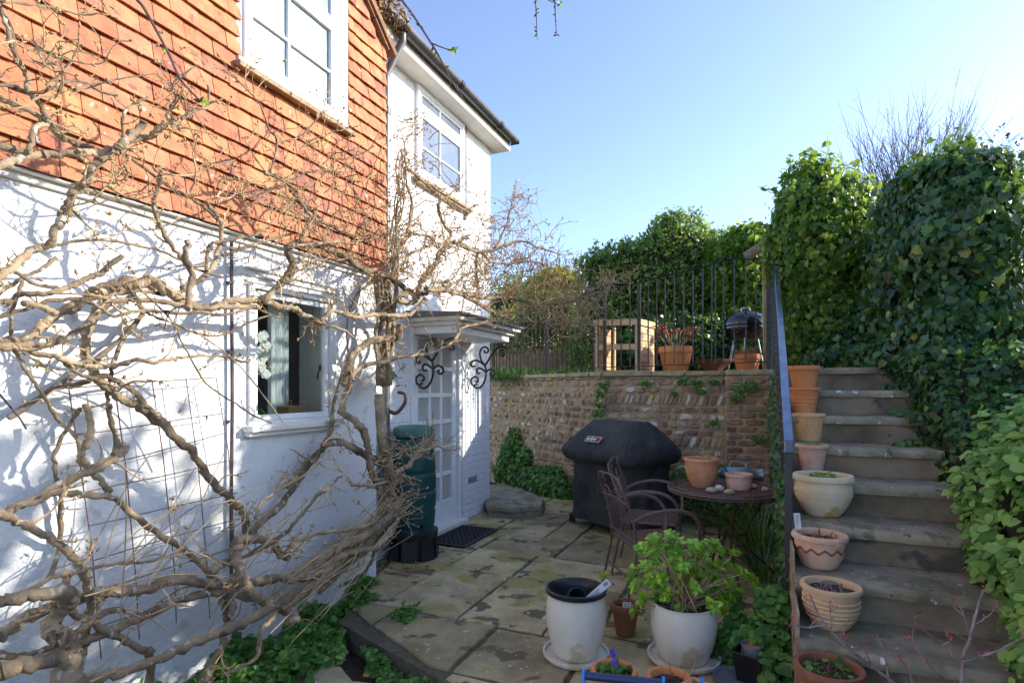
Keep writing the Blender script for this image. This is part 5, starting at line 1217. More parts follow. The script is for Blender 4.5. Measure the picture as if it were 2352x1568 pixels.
# long ivy wall beside the steps
T2 = thing('ivy_hedge', 'broad dark ivy hedge hanging over the right side of the steps', 'ivy', (1.5, 5.2, TG))
b2 = [(1.42,5.35,2.45,.36,.42,.80),(1.44,5.45,2.95,.33,.40,.34),(1.40,5.25,1.8,.38,.42,.6),(1.38,5.9,2.5,.42,.5,.90),(1.36,5.9,3.0,.34,.42,.40),(1.36,6.5,2.35,.42,.5,.85),(1.25,6.5,1.9,.42,.6,.6),(1.2,7.2,2.05,.40,.5,.65),(1.10,7.1,1.9,.42,.5,.5),(1.0,7.6,1.9,.4,.5,.5),
 (1.25,4.95,1.55,.24,.35,.42),(1.30,4.65,1.35,.24,.35,.36),(1.17,4.55,1.20,.17,.3,.32),(1.13,4.25,1.02,.13,.28,.26),(1.30,4.25,1.15,.2,.3,.26),(1.45,4.6,1.4,.2,.35,.35),(1.12,5.0,1.5,.14,.35,.34),(1.05,5.4,1.66,.2,.3,.25),(.95,5.9,1.72,.2,.4,.2),(.85,6.6,1.75,.35,.5,.3),(.75,7.4,1.72,.5,.5,.3)]
p, nn = blob_points(b2, 33000, .10, keep=lambda q: (q[:,1] < 8) & (q[:,0] < 2.15)); sz = nrg.uniform(.026,.058,len(p)) + .028*(nrg.random(len(p)) < .35)*(p[:,2] > 1.7)
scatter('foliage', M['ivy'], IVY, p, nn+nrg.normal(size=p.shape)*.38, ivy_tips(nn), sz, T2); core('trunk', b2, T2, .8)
# big leaves on the crown nearest the camera
p, nn = blob_points([b for b in b2[:6]], 700, .05, keep=lambda q: q[:,2] > 2.0); scatter('large_leaves', M['ivy'], IVY, p+nn*.03, nn+nrg.normal(size=p.shape)*.4, ivy_tips(nn,.8), nrg.uniform(.05,.085,len(p)), T2)
# trailing stems down over the steps
sp = []; P=[];Nn=[];T_=[];S_=[]
for k in range(22):
    y = rng.uniform(4.2,5.7); st0 = Vector((rng.uniform(1.0,1.08), y, 1.05+.45*(y-4.2))); zst = .22+.18*math.floor((y-2.39)/.35)
    pts = [st0]; 
    for j in range(6): 
        q_ = pts[-1]+Vector((rng.uniform(-.045,.0), rng.uniform(-.06,.03), rng.uniform(-.10,-.03))); q_.z = max(q_.z, zst+.012); pts.append(q_)
    sp.append((pts, .003, .0015))
    for j in range(26):
        i = rng.randrange(6); q_ = pts[i].lerp(pts[i+1], rng.random()); P.append(tuple(q_+Vector((rng.gauss(-.01,.02),rng.gauss(0,.02),rng.gauss(.01,.012))))); Nn.append((-.6+rng.gauss(0,.4),-.5+rng.gauss(0,.4),.6)); T_.append((rng.gauss(-.3,.6),rng.gauss(-.2,.6),-.7)); S_.append(rng.uniform(.035,.07))
stems('trailing_stems', T2, M['twig'], sp); scatter('trailing_leaves', M['ivy'], IVY, np.array(P),np.array(Nn),np.array(T_),np.array(S_), T2)
# bright ground cover on the near bank
T3 = thing('bank_cover_plant', 'bright green round leaved plant spilling over the bank at the lower right', 'plant', (1.1, 2.7, .3))
b3 = [(1.22,3.45,.95,.28,.35,.42),(1.25,3.05,.90,.32,.35,.45),(1.22,2.65,.72,.32,.35,.45),(1.20,2.25,.55,.32,.4,.45),(1.22,1.8,.45,.36,.4,.5),(1.5,2.9,1.15,.45,.5,.25),(1.5,2.3,1.05,.45,.5,.28),(1.55,3.4,1.25,.40,.3,.25),(1.10,3.3,.62,.16,.3,.22),(1.06,2.75,.35,.14,.3,.25),(1.3,1.3,.5,.4,.4,.5)]
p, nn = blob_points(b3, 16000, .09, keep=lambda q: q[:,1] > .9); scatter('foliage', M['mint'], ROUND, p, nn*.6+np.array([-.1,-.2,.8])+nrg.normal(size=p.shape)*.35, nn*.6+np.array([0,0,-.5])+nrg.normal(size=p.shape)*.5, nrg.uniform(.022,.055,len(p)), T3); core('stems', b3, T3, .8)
# ground cover under the wisteria (left) and others
def lowcover(name, label, pts, n, m, T, s0, s1, z, h=.12, kind=None, par=None):
    """pts: polygon on the ground; leaves heaped to height h"""
    xs = [q[0] for q in pts]; ys = [q[1] for q in pts]
    P = []
    def inside(x, y):
        c_ = False; j = len(pts)-1
        for i in range(len(pts)):
            if ((pts[i][1] > y) != (pts[j][1] > y)) and (x < (pts[j][0]-pts[i][0])*(y-pts[i][1])/(pts[j][1]-pts[i][1])+pts[i][0]): c_ = not c_
            j = i
        return c_
    while len(P) < n:
        x, y = rng.uniform(min(xs),max(xs)), rng.uniform(min(ys),max(ys))
        if inside(x, y):
            hh = h*(.55+.45*math.sin(x*13)*math.sin(y*11+1))*rng.random()**.6
            P.append((x+rng.gauss(0,.02), y+rng.gauss(0,.02), z+hh+.01))
    P = np.array(P); o = (float(P[:,0].mean()), float(P[:,1].mean()), z)
    q_ = scatter(name, m, T, P, np.array([-.0,-.25,.9])+nrg.normal(size=P.shape)*.4, nrg.normal(size=P.shape)+np.array([0,-.4,0]), nrg.uniform(s0,s1,n), par, None if par else o)
    if not par: tag(q_, label, 'ground cover', None, 'stuff')
    return q_
LZ = -.12
pl_ = [(-2.80,.9),(-2.80,3.66),(-2.62,3.62),(-2.50,3.2),(-2.44,2.92),(-2.36,2.78),(-2.30,2.55),(-2.25,2.2),(-2.2,1.8),(-2.1,.9)]
lowcover('ground_cover', 'mass of dark green round leaves under the wisteria along the white wall', pl_, 9000, M['cover_leaf'], ROUND, .02, .055, LZ, .17)
lowcover('ground_cover', 'bright green leafy patch at the corner of the raised paving', [tuple(gp(u,v,0))[:2] for u,v in ((700,1490),(690,1440),(760,1425),(782,1440),(780,1480))], 700, M['mint'], ROUND, .018, .045, LZ, .14)
lowcover('ground_cover', 'green leafy patch growing along the front edge of the raised paving', [tuple(gp(u,v,-.08))[:2] for u,v in ((850,1475),(905,1490),(985,1520),(1010,1575),(900,1600),(865,1540),(838,1500))], 1500, M['cover_leaf'], ROUND, .016, .038, LZ, .09)
lowcover('weed_tuft', 'small green weed tuft growing from a joint in the paving', [tuple(gp(u,v,0))[:2] for u,v in ((902,1420),(930,1402),(958,1405),(950,1425),(920,1430))], 130, M['cover_leaf'], OVAL, .03, .06, 0, .03)
# tiny weeds in the paving joints
P = []
for u, v, n_ in ((1236,1310,20),(1120,1355,16),(1255,1253,16),(1440,1270,12),(1330,1395,22),(1210,1385,20),(1090,1252,18),(1500,1418,20),(1660,1445,10),(1350,1450,14),(1020,1330,10)):
    for k in range(n_): q = gp(u+rng.gauss(0,14), v+rng.gauss(0,3), 0); P.append((q.x,q.y,.004))
P = np.array(P); q_ = scatter('joint_weeds', M['cover_leaf'], OVAL, P, np.array([0,0,1.])+nrg.normal(size=P.shape)*.3, nrg.normal(size=P.shape), nrg.uniform(.01,.028,len(P)), None, (-1.2,3.9,0)); tag(q_, 'little weeds and moss in the joints of the paving', 'weeds', None, 'stuff')
# climber on the old wall
T4 = thing('wall_climber', 'dark green climber on the old wall to the left of the covered grill', 'climber', (-2.7, 7.3, 0))
D = Vector((-1.78+4.3, 6.92-8.72, 0)).normalized(); O_ = Vector((-4.3,8.72,0)); Nn_ = Vector((D.y,-D.x,0)); 
def on_w(u, v):                                     # hit the flint segment
    k = xr(u); den = (CS+SN*k)
    # (x,y) = d*(k, (1+k*SN)/CS)
    a = Vector((k, (1+k*SN)/CS, 0)); dd = (O_.x*Nn_.x+O_.y*Nn_.y)/(a.x*Nn_.x+a.y*Nn_.y); return dp(u, v, dd)+Nn_*.06
b4 = []
for u, v, r_ in ((1190,1010,.16),(1180,1045,.20),(1170,1080,.22),(1200,1090,.20),(1215,1050,.14),(1240,1105,.22),(1265,1115,.22),(1225,1125,.2),(1285,1130,.24),(1300,1145,.2),(1260,1145,.2)):
    q = on_w(u, v); b4.append((q.x, q.y, max(q.z,.12), r_*.85, r_*.7, r_))
p, nn = blob_points(b4, 4200, .1, keep=lambda q: q[:,2] > .0); scatter('foliage', M['cover_leaf'], ROUND, p, nn+np.array([0,-.2,.4])+nrg.normal(size=p.shape)*.4, ivy_tips(nn,.8), nrg.uniform(.03,.062,len(p)), T4); core('stems', b4, T4, .7)
for lb, lst, n_ in (('tufts of small ferny weeds on the coping of the old wall',((1385,885,.05),(1378,905,.05),(1376,930,.05),(1375,950,.05),(1480,880,.04),(1570,876,.05),(1600,880,.04),(1640,878,.04),(1800,905,.07)),900),('weeds growing from the face of the old brick pier',((1700,890,.06),(1725,888,.05),(1780,940,.07),(1785,970,.07),(1780,1000,.06),(1690,915,.04),(1610,900,.03),(1550,905,.02),(1745,1010,.04),(1640,970,.03)),900)):
    P=[]
    for u, v, r_ in lst:
        for k in range(n_//len(lst)): q = yp(u, v, 6.84 if u < 1680 else 6.66); P.append((q.x+rng.gauss(0,r_*.8), q.y+rng.gauss(-.02,.015), q.z+rng.gauss(0,r_*.5)))
    P = np.array(P); q_ = scatter('wall_weeds', M['cover_leaf'], ROUND, P, np.array([0,-.7,.7])+nrg.normal(size=P.shape)*.4, nrg.normal(size=P.shape)+np.array([0,-.2,-.3]), nrg.uniform(.012,.032,len(P)), None, tuple(P.mean(0))); tag(q_, lb, 'weeds', None, 'stuff')
# strappy plants below the table, leafy plants at the foot of the steps
def blades(label, cen, n, h, spread, m=None, T=BLADE, w=1):
    t = thing('strappy_plant', label, 'plant', cen); P=[];Nn=[];T_=[];S_=[]
    a = nrg.uniform(0,6.28,n); q = spread*np.sqrt(nrg.random(n)); P = np.stack([cen[0]+q*np.cos(a), cen[1]+q*np.sin(a), np.full(n,cen[2])],1)
    s = MB()
    for k in range(n):
        p0 = Vector(P[k]); d_ = Vector((math.cos(a[k])*rng.uniform(.2,.9), math.sin(a[k])*rng.uniform(.2,.9), 1)).normalized(); hh = h*rng.uniform(.6,1.15); sd = Vector((-d_.y, d_.x, 0)).normalized()*.008*w; pts = []
        for j in range(6): t_ = j/5; pts.append(p0+d_*hh*t_+Vector((d_.x,d_.y,-1))*hh*.35*t_*t_)
        vs = []
        for j, p_ in enumerate(pts): ww = math.sin(math.pi*min(.15+j/5*.85,1)); vs += [p_-sd*ww, p_+sd*ww]
        s.add(vs, [(2*j,2*j+1,2*j+3,2*j+2) for j in range(5)])
    s.build('leaves', m or M['grass'], t, recalc=False); return t
blades('tuft of long strappy green leaves under the right side of the rusty table', (.02, 5.5, 0), 120, .62, .16)
blades('strappy green plant at the foot of the brick pier behind the table', (-.12, 6.1, 0), 110, .60, .2)
blades('strappy leaves between the table legs and the step wall', (.06, 4.75, 0), 70, .5, .10)
T5 = thing('wall_foot_plant', 'small leaved green bush at the base of the wall behind the table', 'plant', (-.6, 6.5, 0))
b5 = [(-.75,6.6,.25,.25,.18,.3),(-.45,6.5,.3,.25,.2,.35),(-.2,6.4,.2,.2,.2,.25),(-1.0,6.7,.2,.2,.12,.22)]
p, nn = blob_points(b5, 2600, .12, keep=lambda q: q[:,2] > 0); scatter('foliage', M['cover_leaf'], OVAL, p, nn+nrg.normal(size=p.shape)*.5, nrg.normal(size=p.shape), nrg.uniform(.03,.06,len(p)), T5); core('stems', b5, T5, .6)
T6 = thing('leafy_plant', 'round leaved green plant climbing round the foot of the black handrail post', 'plant', (.05, 3.1, 0))
b6 = [(.07,3.24,.20,.09,.08,.20),(.10,3.22,.36,.05,.05,.08),(.03,3.22,.12,.10,.08,.12),(-.07,3.30,.08,.10,.08,.10),(-.15,3.36,.06,.10,.08,.08),(.10,3.02,.10,.06,.08,.10),(-.10,3.38,.16,.04,.04,.12)]
p, nn = blob_points(b6, 1900, .14, keep=lambda q: (q[:,2] > .005) & (q[:,0] < .16)); scatter('foliage', M['cover_leaf'], ROUND, p, nn*.5+np.array([-.1,-.4,.8])+nrg.normal(size=p.shape)*.4, nn*.5+nrg.normal(size=p.shape)*.6+np.array([0,-.2,-.3]), nrg.uniform(.022,.052,len(p)), T6); core('stems', b6, T6, .45)
# hydrangea in the white pot
T7 = thing('hydrangea', 'bright green leafing hydrangea with bare stems growing in the white pot', 'shrub', cb+Vector((0,0,.28)))
s = MB(); P=[];Nn=[];T_=[];S_=[]; top = cb+Vector((0,0,.27))
tips = [(1470,1250),(1500,1225),(1530,1245),(1560,1235),(1585,1262),(1620,1245),(1640,1285),(1655,1255),(1680,1290),(1715,1310),(1700,1350),(1665,1360),(1640,1320),(1600,1300),(1575,1290),(1545,1280),(1510,1280),(1480,1290),(1520,1320),(1560,1340),(1600,1345),(1620,1375),(1500,1350),(1455,1340),(1470,1375),(1590,1410),(1560,1390),(1620,1410),(1700,1380),(1665,1395),(1540,1225),(1600,1240),(1500,1260),(1690,1260),(1440,1320),(1640,1390),(1575,1320),(1525,1365),(1735,1320),(1610,1270),(1450,1300),(1490,1320),(1560,1305),(1680,1330),(1630,1300)]
tips += [(u+rng.gauss(0,20), v+rng.gauss(0,16)) for u, v in tips if rng.random() < .65]
for (u, v) in tips:
    d_ = 3.08+rng.uniform(-.17,.2); e = dp(u, v+4, d_); a0 = top+Vector((rng.gauss(0,.035), rng.gauss(0,.035), 0)); mid = a0.lerp(e, .5)+Vector((rng.gauss(0,.02), rng.gauss(0,.02), .03)); q_ = smooth_pts([a0, mid, e], 5)
    s.tube(q_, list(np.linspace(.0045,.0022,len(q_))), 5)
    dr2 = (q_[-1]-q_[-3]).normalized()
    for lvl, (nl, sz_) in enumerate(((4,.036),(5,.046),(4,.040),(3,.028))):
        for k in range(nl):
            a = 6.28*k/nl+lvl*.8+rng.gauss(0,.2); e1 = dr2.orthogonal().normalized(); e2 = dr2.cross(e1); rd = e1*math.cos(a)+e2*math.sin(a)
            P.append(tuple(e-dr2*(.035-.012*lvl)+rd*.004)); T_.append(tuple(rd*(.9-.2*lvl)+dr2*(.45+.4*lvl)+Vector((0,0,.15)))); Nn.append(tuple(dr2-rd*.3+Vector((rng.gauss(0,.2),rng.gauss(0,.2),.4)))); S_.append(sz_*rng.uniform(.8,1.25))
    for k in range(rng.randrange(1,4)):
        t_ = rng.uniform(.5,.85); q2 = q_[int(t_*(len(q_)-1))]; rd = Vector((rng.gauss(0,1),rng.gauss(0,1),.2)).normalized(); P.append(tuple(q2)); T_.append(tuple(rd)); Nn.append((rng.gauss(0,.3),rng.gauss(0,.3),1)); S_.append(rng.uniform(.03,.05))
for k in range(14):
    a = rng.uniform(0,6.28); e = top+Vector((math.cos(a)*rng.uniform(.05,.18), math.sin(a)*rng.uniform(.05,.18), rng.uniform(.08,.22))); s.tube([top+Vector((rng.gauss(0,.03),rng.gauss(0,.03),0)), e], [.004,.003], 5)
s.build('stems', M['twig'], T7, smooth=True); scatter('leaves', M['hydra'], BROAD, np.array(P),np.array(Nn),np.array(T_),np.array(S_), T7)
# ---- evergreen hedge behind the terrace
def shrub(name, label, blobs, n, m, T, s0, s1, grp=None, up=.5, kcore=.78, cat='shrub', jit=.09, keep=None):
    b0 = blobs[0]; t = thing(name, label, cat, (b0[0], b0[1], TG), 0, grp); p, nn = blob_points(blobs, n, jit, keep=keep)
    scatter('crown', m, T, p, nn*.5+nrg.normal(size=p.shape)*.6+np.array([0,0,.3]), nn*.9+np.array([0,0,up])+nrg.normal(size=p.shape)*.45, nrg.uniform(s0,s1,len(p)), t); core('trunk', blobs, t, kcore); return t
def bl(u, v, d, rx, rz, ry=None): q = dp(u, v, d); return (q.x, q.y, q.z, rx, ry or rx, rz)
d = 10.6
TH1 = shrub('evergreen_hedge', 'tall rounded evergreen hedge with glossy leaves behind the terrace', [bl(1400,680,d,.62,.65),bl(1440,620,d,.50,.5),bl(1390,760,d,.6,.6),bl(1500,640,d,.7,.7),bl(1560,590,d,.68,.72),bl(1620,610,d,.62,.6),bl(1560,700,d,.8,.8),bl(1480,760,d,.8,.8),bl(1640,700,d,.7,.8),bl(1600,800,d,.9,.6),bl(1420,830,d,.8,.5),bl(1530,545,d,.36,.30),bl(1370,620,d,.36,.34)], 30000, M['laurel'], OVAL, .05, .095, up=.8)
shoots(TH1, M['laurel'], OVAL, [(dp(u,v+30,d-.3),dp(u+rng.uniform(-4,4),v-8,d-.3)) for u,v in ((1370,560),(1400,560),(1425,552),(1450,562),(1475,545),(1500,520),(1517,500),(1530,495),(1548,490),(1560,492),(1575,498),(1590,510),(1605,512),(1620,525),(1640,535),(1655,545),(1350,600),(1440,600),(1470,590),(1500,580),(1540,560),(1580,560),(1610,580))], 30, (.06,.09), .006)
d = 9.8
shrub('sunlit_shrub', 'yellow green leafy shrub between the dark hedge and the ivy column', [bl(1715,580,d,.42,.40),bl(1755,620,d,.36,.42),bl(1700,650,d,.45,.45),bl(1735,720,d,.5,.6),bl(1690,760,d,.45,.6),bl(1665,600,d,.30,.35)], 8500, M['ivy_light'], IVY, .06, .10, up=-.2)
d = 9.3
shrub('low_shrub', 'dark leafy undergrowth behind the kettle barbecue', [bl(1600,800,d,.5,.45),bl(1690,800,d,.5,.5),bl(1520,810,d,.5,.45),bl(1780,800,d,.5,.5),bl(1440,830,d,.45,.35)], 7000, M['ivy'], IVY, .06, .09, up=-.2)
d = 12.5
shrub('lime_shrub', 'small bright yellow green shrub seen over the railing near the house', [bl(1275,645,d,.42,.24),bl(1250,670,d,.4,.3),bl(1300,660,d,.32,.28)], 3600, M['lime'], OVAL, .06, .1)
shrub('green_shrub', 'rounded green shrub below the yellow green one behind the railing', [bl(1270,715,d-.5,.7,.36),bl(1310,740,d-.5,.55,.35),bl(1230,750,d-.5,.5,.3),bl(1360,800,d-.8,.6,.5)], 6500, M['laurel'], OVAL, .05, .08)
# low grassy planting on the terrace behind the railing
P=[]
for k in range(5200):
    u = rng.uniform(1120,1372); v = 0; d_ = rng.uniform(8.6,11.0); q = onpt(u, d_, TG); P.append((q.x,q.y,TG+rng.random()*.03))
P = np.array(P); q_ = scatter('terrace_grass', M['grass'], BLADE, P, nrg.normal(size=P.shape)*.8+np.array([0,-.5,.3]), np.array([0,0,.75])+nrg.normal(size=P.shape)*.55, nrg.uniform(.10,.26,len(P)), None, tuple(P.mean(0))); tag(q_, 'grassy tufts covering the terrace bed behind the railing', 'grass', None, 'stuff')
# garden wall far behind the railing
gw = MB(); a, b = dp(1100,800,13.0), dp(1420,800,11.6); D_ = (b-a); D_.z = 0; gw.obox(Vector(((a.x+b.x)/2,(a.y+b.y)/2,TG+.3)), D_/2, Vector((-D_.y,D_.x,0)).normalized()*.1, (0,0,.3)); tag(gw.build('garden_wall', M['brick'], None, origin=((a.x+b.x)/2,(a.y+b.y)/2,TG)), 'low pinkish garden wall far behind the terrace railing', 'wall')
# ---- bare shrubs: recursive twigs
def twiggy(mb, p, d, L_, r_, depth, spread=.5, n=(2,3), gnarl=.15, up=.0, tips=None, seg=3, val=None):
    pts = [p]; dd = d.normalized()
    for k in range(seg):
        dd = (dd + Vector((rng.gauss(0,gnarl), rng.gauss(0,gnarl), rng.gauss(up,gnarl)))).normalized(); pts.append(pts[-1]+dd*L_/seg)
    mb.tube(pts, list(np.linspace(r_, r_*.6, len(pts))), 4 if r_ < .004 else 6, cap=False, val=val)
    if depth <= 0:
        if tips is not None: tips.append((pts[-1], dd))
        return
    for k in range(rng.randint(*n)):
        i = rng.randint(1, seg); t_ = rng.random(); q_ = pts[i-1].lerp(pts[i], t_); e = (dd + Vector((rng.gauss(0,spread), rng.gauss(0,spread), rng.gauss(up,spread)))).normalized()
        twiggy(mb, q_, e, L_*rng.uniform(.5,.8), r_*.6, depth-1, spread, n, gnarl, up, tips, seg)
    twiggy(mb, pts[-1], dd, L_*.7, r_*.6, depth-1, spread, n, gnarl, up, tips, seg)
def bareshrub(label, specs, m, budm=None, name='bare_shrub', r_=.006, depth=3, spread=.35, L_=.5, up=.05, gn=.10):
    t = thing(name, label, 'shrub', Vector((specs[0][0].x, specs[0][0].y, TG))); s = MB(); tips = []
    for a, e, n_ in specs:
        for k in range(n_):
            a2 = a+Vector((rng.gauss(0,.10),rng.gauss(0,.12),0)); d_ = (e-a); d_ = d_.normalized()+Vector((rng.gauss(0,.12),rng.gauss(0,.12),0)); twiggy(s, a2, d_, L_*rng.uniform(.7,1.2), r_, depth, spread, (1,3), gn, up, tips)
    s.build('branches', m, t); return t, tips
d = 7.6
bareshrub('arching bare brown shrub rising above the ivy against the sky', [(dp(2060,500,d),dp(1985,240,d),9),(dp(2100,500,d),dp(2100,250,d),12),(dp(2120,480,d),dp(2190,190,d),11),(dp(2160,480,d),dp(2300,250,d),12),(dp(2030,560,d),dp(2010,350,d),10)], M['dtwig'], r_=.008, L_=.62, up=.03, depth=3, spread=.33)
bareshrub('pale tangled dry climber in the gap between the two ivy masses', [(dp(1970,640,7.7),dp(2010,480,7.7),22),(dp(2000,560,7.7),dp(2060,450,7.7),20),(dp(1930,720,7.7),dp(1960,600,7.7),16)], M['twig'], r_=.004, L_=.25, depth=3, spread=.7, gn=.25)
tq_, tips_ = bareshrub('dark budded bare tree behind the ivy at the right edge', [(dp(2330,760,6.2),dp(2335,420,6.2),8),(dp(2345,560,6.0),dp(2300,330,6.0),8),(dp(2330,620,6.0),dp(2360,330,6.0),10),(dp(2310,800,6.0),dp(2300,620,6.0),6)], M['dtwig'], r_=.006, L_=.4, depth=4, spread=.5)
P = np.array([tuple(q) for q, _ in tips_]); T_ = np.array([tuple(d_) for _, d_ in tips_]); P = np.repeat(P,3,0)+nrg.normal(size=(len(P)*3,3))*.02; T_ = np.repeat(T_,3,0)+nrg.normal(size=(len(T_)*3,3))*.4
scatter('buds', M['dtwig'], OVAL, P, nrg.normal(size=P.shape), T_, nrg.uniform(.03,.05,len(P)), tq_)
bareshrub('tangle of pale twigs behind the iron fence at the right', [(dp(2290,950,5.4),dp(2300,820,5.4),10),(dp(2330,960,5.3),dp(2340,800,5.3),12),(dp(2310,880,5.6),dp(2290,760,5.6),8)], M['twig'], r_=.005, L_=.22, depth=3, spread=.6, gn=.2)
shrub('camellia', 'loose green shrub with a few pink flowers behind the iron fence', [bl(2330,690,6.4,.30,.35),bl(2345,820,6.2,.30,.3),bl(2300,740,6.4,.2,.3),bl(2400,760,6.2,.5,.7)], 1700, M['laurel'], BROAD, .05, .09, kcore=.35, jit=.3)
P=[];
for u, v in ((2315,605),(2343,640),(2325,672),(2303,690)):
    q = dp(u,v,6.0)
    for k in range(12): P.append((q.x+rng.gauss(0,.02),q.y+rng.gauss(0,.02),q.z+rng.gauss(0,.02)))
P = np.array(P); q_ = bpy.data.objects['camellia']; scatter('flowers', leafmat('pink_petal', [(0,(.5,.03,.08)),(1,(.7,.08,.14))], .5, .3, tcol=(.8,.1,.2)), ROUND, P, nrg.normal(size=P.shape), nrg.normal(size=P.shape), nrg.uniform(.03,.045,len(P)), q_)
# bare shrubs at left behind railing
bareshrub('thicket of bare tan shrubs behind the railing beside the house', [(onpt(u, 11.5+rng.uniform(-1,1), TG), onpt(u, 11.5, TG+2), 4) for u in range(1120,1370,22)], M['twig'], r_=.007, L_=.42, depth=4, spread=.75, gn=.25)
bareshrub('thin bare sapling standing up against the sky left of the hedge', [(dp(1285,650,12.0),dp(1295,560,12.0),3)], M['dtwig'], r_=.010, L_=.42, depth=2, spread=.35)
shrub('tree_beyond', 'dense dark evergreen beyond the terrace, seen through the railing by the house', [bl(1150,800,14,1.0,.8),bl(1230,800,14,1.0,.8),bl(1180,700,15,.8,.7),bl(1320,820,14,1.0,.8)], 9000, M['laurel'], OVAL, .07, .12)
# log pole and reed screen
lg_ = MB(); lg_.tube([dp(1712,590,8.6), dp(1738,574,8.5), dp(1810,524,8.3)], [.075,.072,.068], 14); tag(lg_.build('log_pole', M['log'], None, smooth=True, origin=dp(1738,574,6.85)), 'round timber pole sticking out of the ivy column against the sky', 'pole')
rs = thing('reed_screen', 'pale dry reed screen behind the top of the stair handrail', 'screen', onpt(1790, 7.3, TG)); s = MB()
for k in range(150):
    u = 1754+ (1838-1754)*k/149; q = onpt(u, 7.35+rng.gauss(0,.02), TG-.02); h = 1.55+rng.gauss(0,.05)+.15*(k<70); s.tube([q, q+Vector((rng.gauss(0,.012),0,h))], [.007,.004], 4)
s.build('canes', M['cane'], rs)
s = MB()
for z in (.4,1.0,1.6): s.tube([onpt(1738,7.33,TG+z*.8), onpt(1838,7.33,TG+z*.8)], .006, 4)
s.build('binding_wire', M['iron'], rs)
# unseen trees added out of frame on the right to shade wall and patio
for k, (x, y, h) in enumerate(((3.4,4.5,4.2),(4.4,5.9,4.7))):
    t = thing('shade_tree', ['unseen leafy evergreen added for shade behind the ivy hedge','taller unseen leafy evergreen added for shade beyond the ivy hedge','lower unseen leafy evergreen added for shade above the bank'][k], 'tree', (x, y, TG-.4))
    bb_ = [(x+rng.uniform(-.5,.5), y+rng.uniform(-.7,.7), h-1.0-rng.random()*1.4, .75, .8, .75) for _ in range(6)]
    p, nn = blob_points(bb_, 2600, .2); scatter('crown', M['laurel'], BROAD, p, nn+nrg.normal(size=p.shape)*.6, nn+nrg.normal(size=p.shape)*.6, nrg.uniform(.10,.18,len(p)), t)
    stems('trunk', t, M['bark'], [([Vector((x,y,TG-.6)),Vector((x+.1,y,TG+.6)),Vector((x,y+.1,h-.9))], .09, .04)])
# foreground maple
JM = thing('young_maple', 'bare young maple with red buds in front of the lowest steps', 'tree', (.52, 1.75, 0))
def c5(x, y): return ((1880+x/1.919)*.9408, (850+y/1.919)*.9408)
brs = [([(900,1610),(905,1450),(940,1350),(960,1250),(1000,1130)],.0065,1.62),([(900,1470),(1000,1440),(1100,1400),(1190,1350)],.0045,1.60),([(700,1700),(580,1567),(420,1450),(300,1340),(230,1250),(190,1160)],.0055,1.70),([(260,1300),(160,1305),(80,1290)],.003,1.72),([(900,1500),(880,1480),(780,1370),(700,1300),(665,1250)],.0035,1.66),([(900,1640),(830,1567),(740,1470),(680,1400),(630,1350)],.004,1.58),([(850,1440),(840,1370),(800,1270)],.003,1.6),([(580,1640),(560,1567),(540,1450),(500,1340)],.004,1.7),([(940,1350),(900,1230),(860,1170)],.003,1.6),([(960,1290),(1020,1250),(1070,1200)],.003,1.6),([(480,1500),(440,1400)],.003,1.7),([(370,1400),(345,1350),(350,1290)],.0025,1.7),([(700,1640),(660,1540),(640,1500),(600,1440)],.003,1.6),([(290,1330),(280,1250),(285,1180)],.0022,1.72)]
s = MB(); s.tube([Vector((.52,1.75,-.16)), Vector((.50,1.76,.25)), dp(*c5(900,1640),1.62)], [.012,.010,.007], 8); tips = []
for pts, r_, d_ in brs:
    q_ = smooth_pts([dp(*c5(x,y), d_) for x, y in pts], 4); q_ = [v + Vector((rng.gauss(0,.0012),rng.gauss(0,.0012),rng.gauss(0,.0012))) for v in q_]
    s.tube(q_, list(np.linspace(r_*.9, r_*.4, len(q_))), 6); tips.append(q_[-1])
    for k in range(3, len(q_)-1, 2):
        tips.append(q_[k])
        if rng.random() < .5: e = q_[k]+Vector((rng.gauss(0,.02),rng.gauss(0,.02),rng.uniform(.0,.035))); s.tube([q_[k], e], [.0015,.001], 4); tips.append(e)
for d_, q0 in ((1.70,(700,1700)),(1.58,(900,1640)),(1.7,(580,1640)),(1.6,(700,1640))):
    s.tube([dp(*c5(*q0), d_), Vector((.51,1.755,.12))], [.005,.007], 6)
s.build('trunk_and_branches', M['redtwig'], JM, smooth=True)
P = np.repeat(np.array([tuple(q) for q in tips]), 2, 0); P = P+nrg.normal(size=P.shape)*.002; scatter('buds', M['redbud'], OVAL, P, nrg.normal(size=P.shape), np.array([0,0,.7])+nrg.normal(size=P.shape)*.6, nrg.uniform(.006,.013,len(P)), JM)
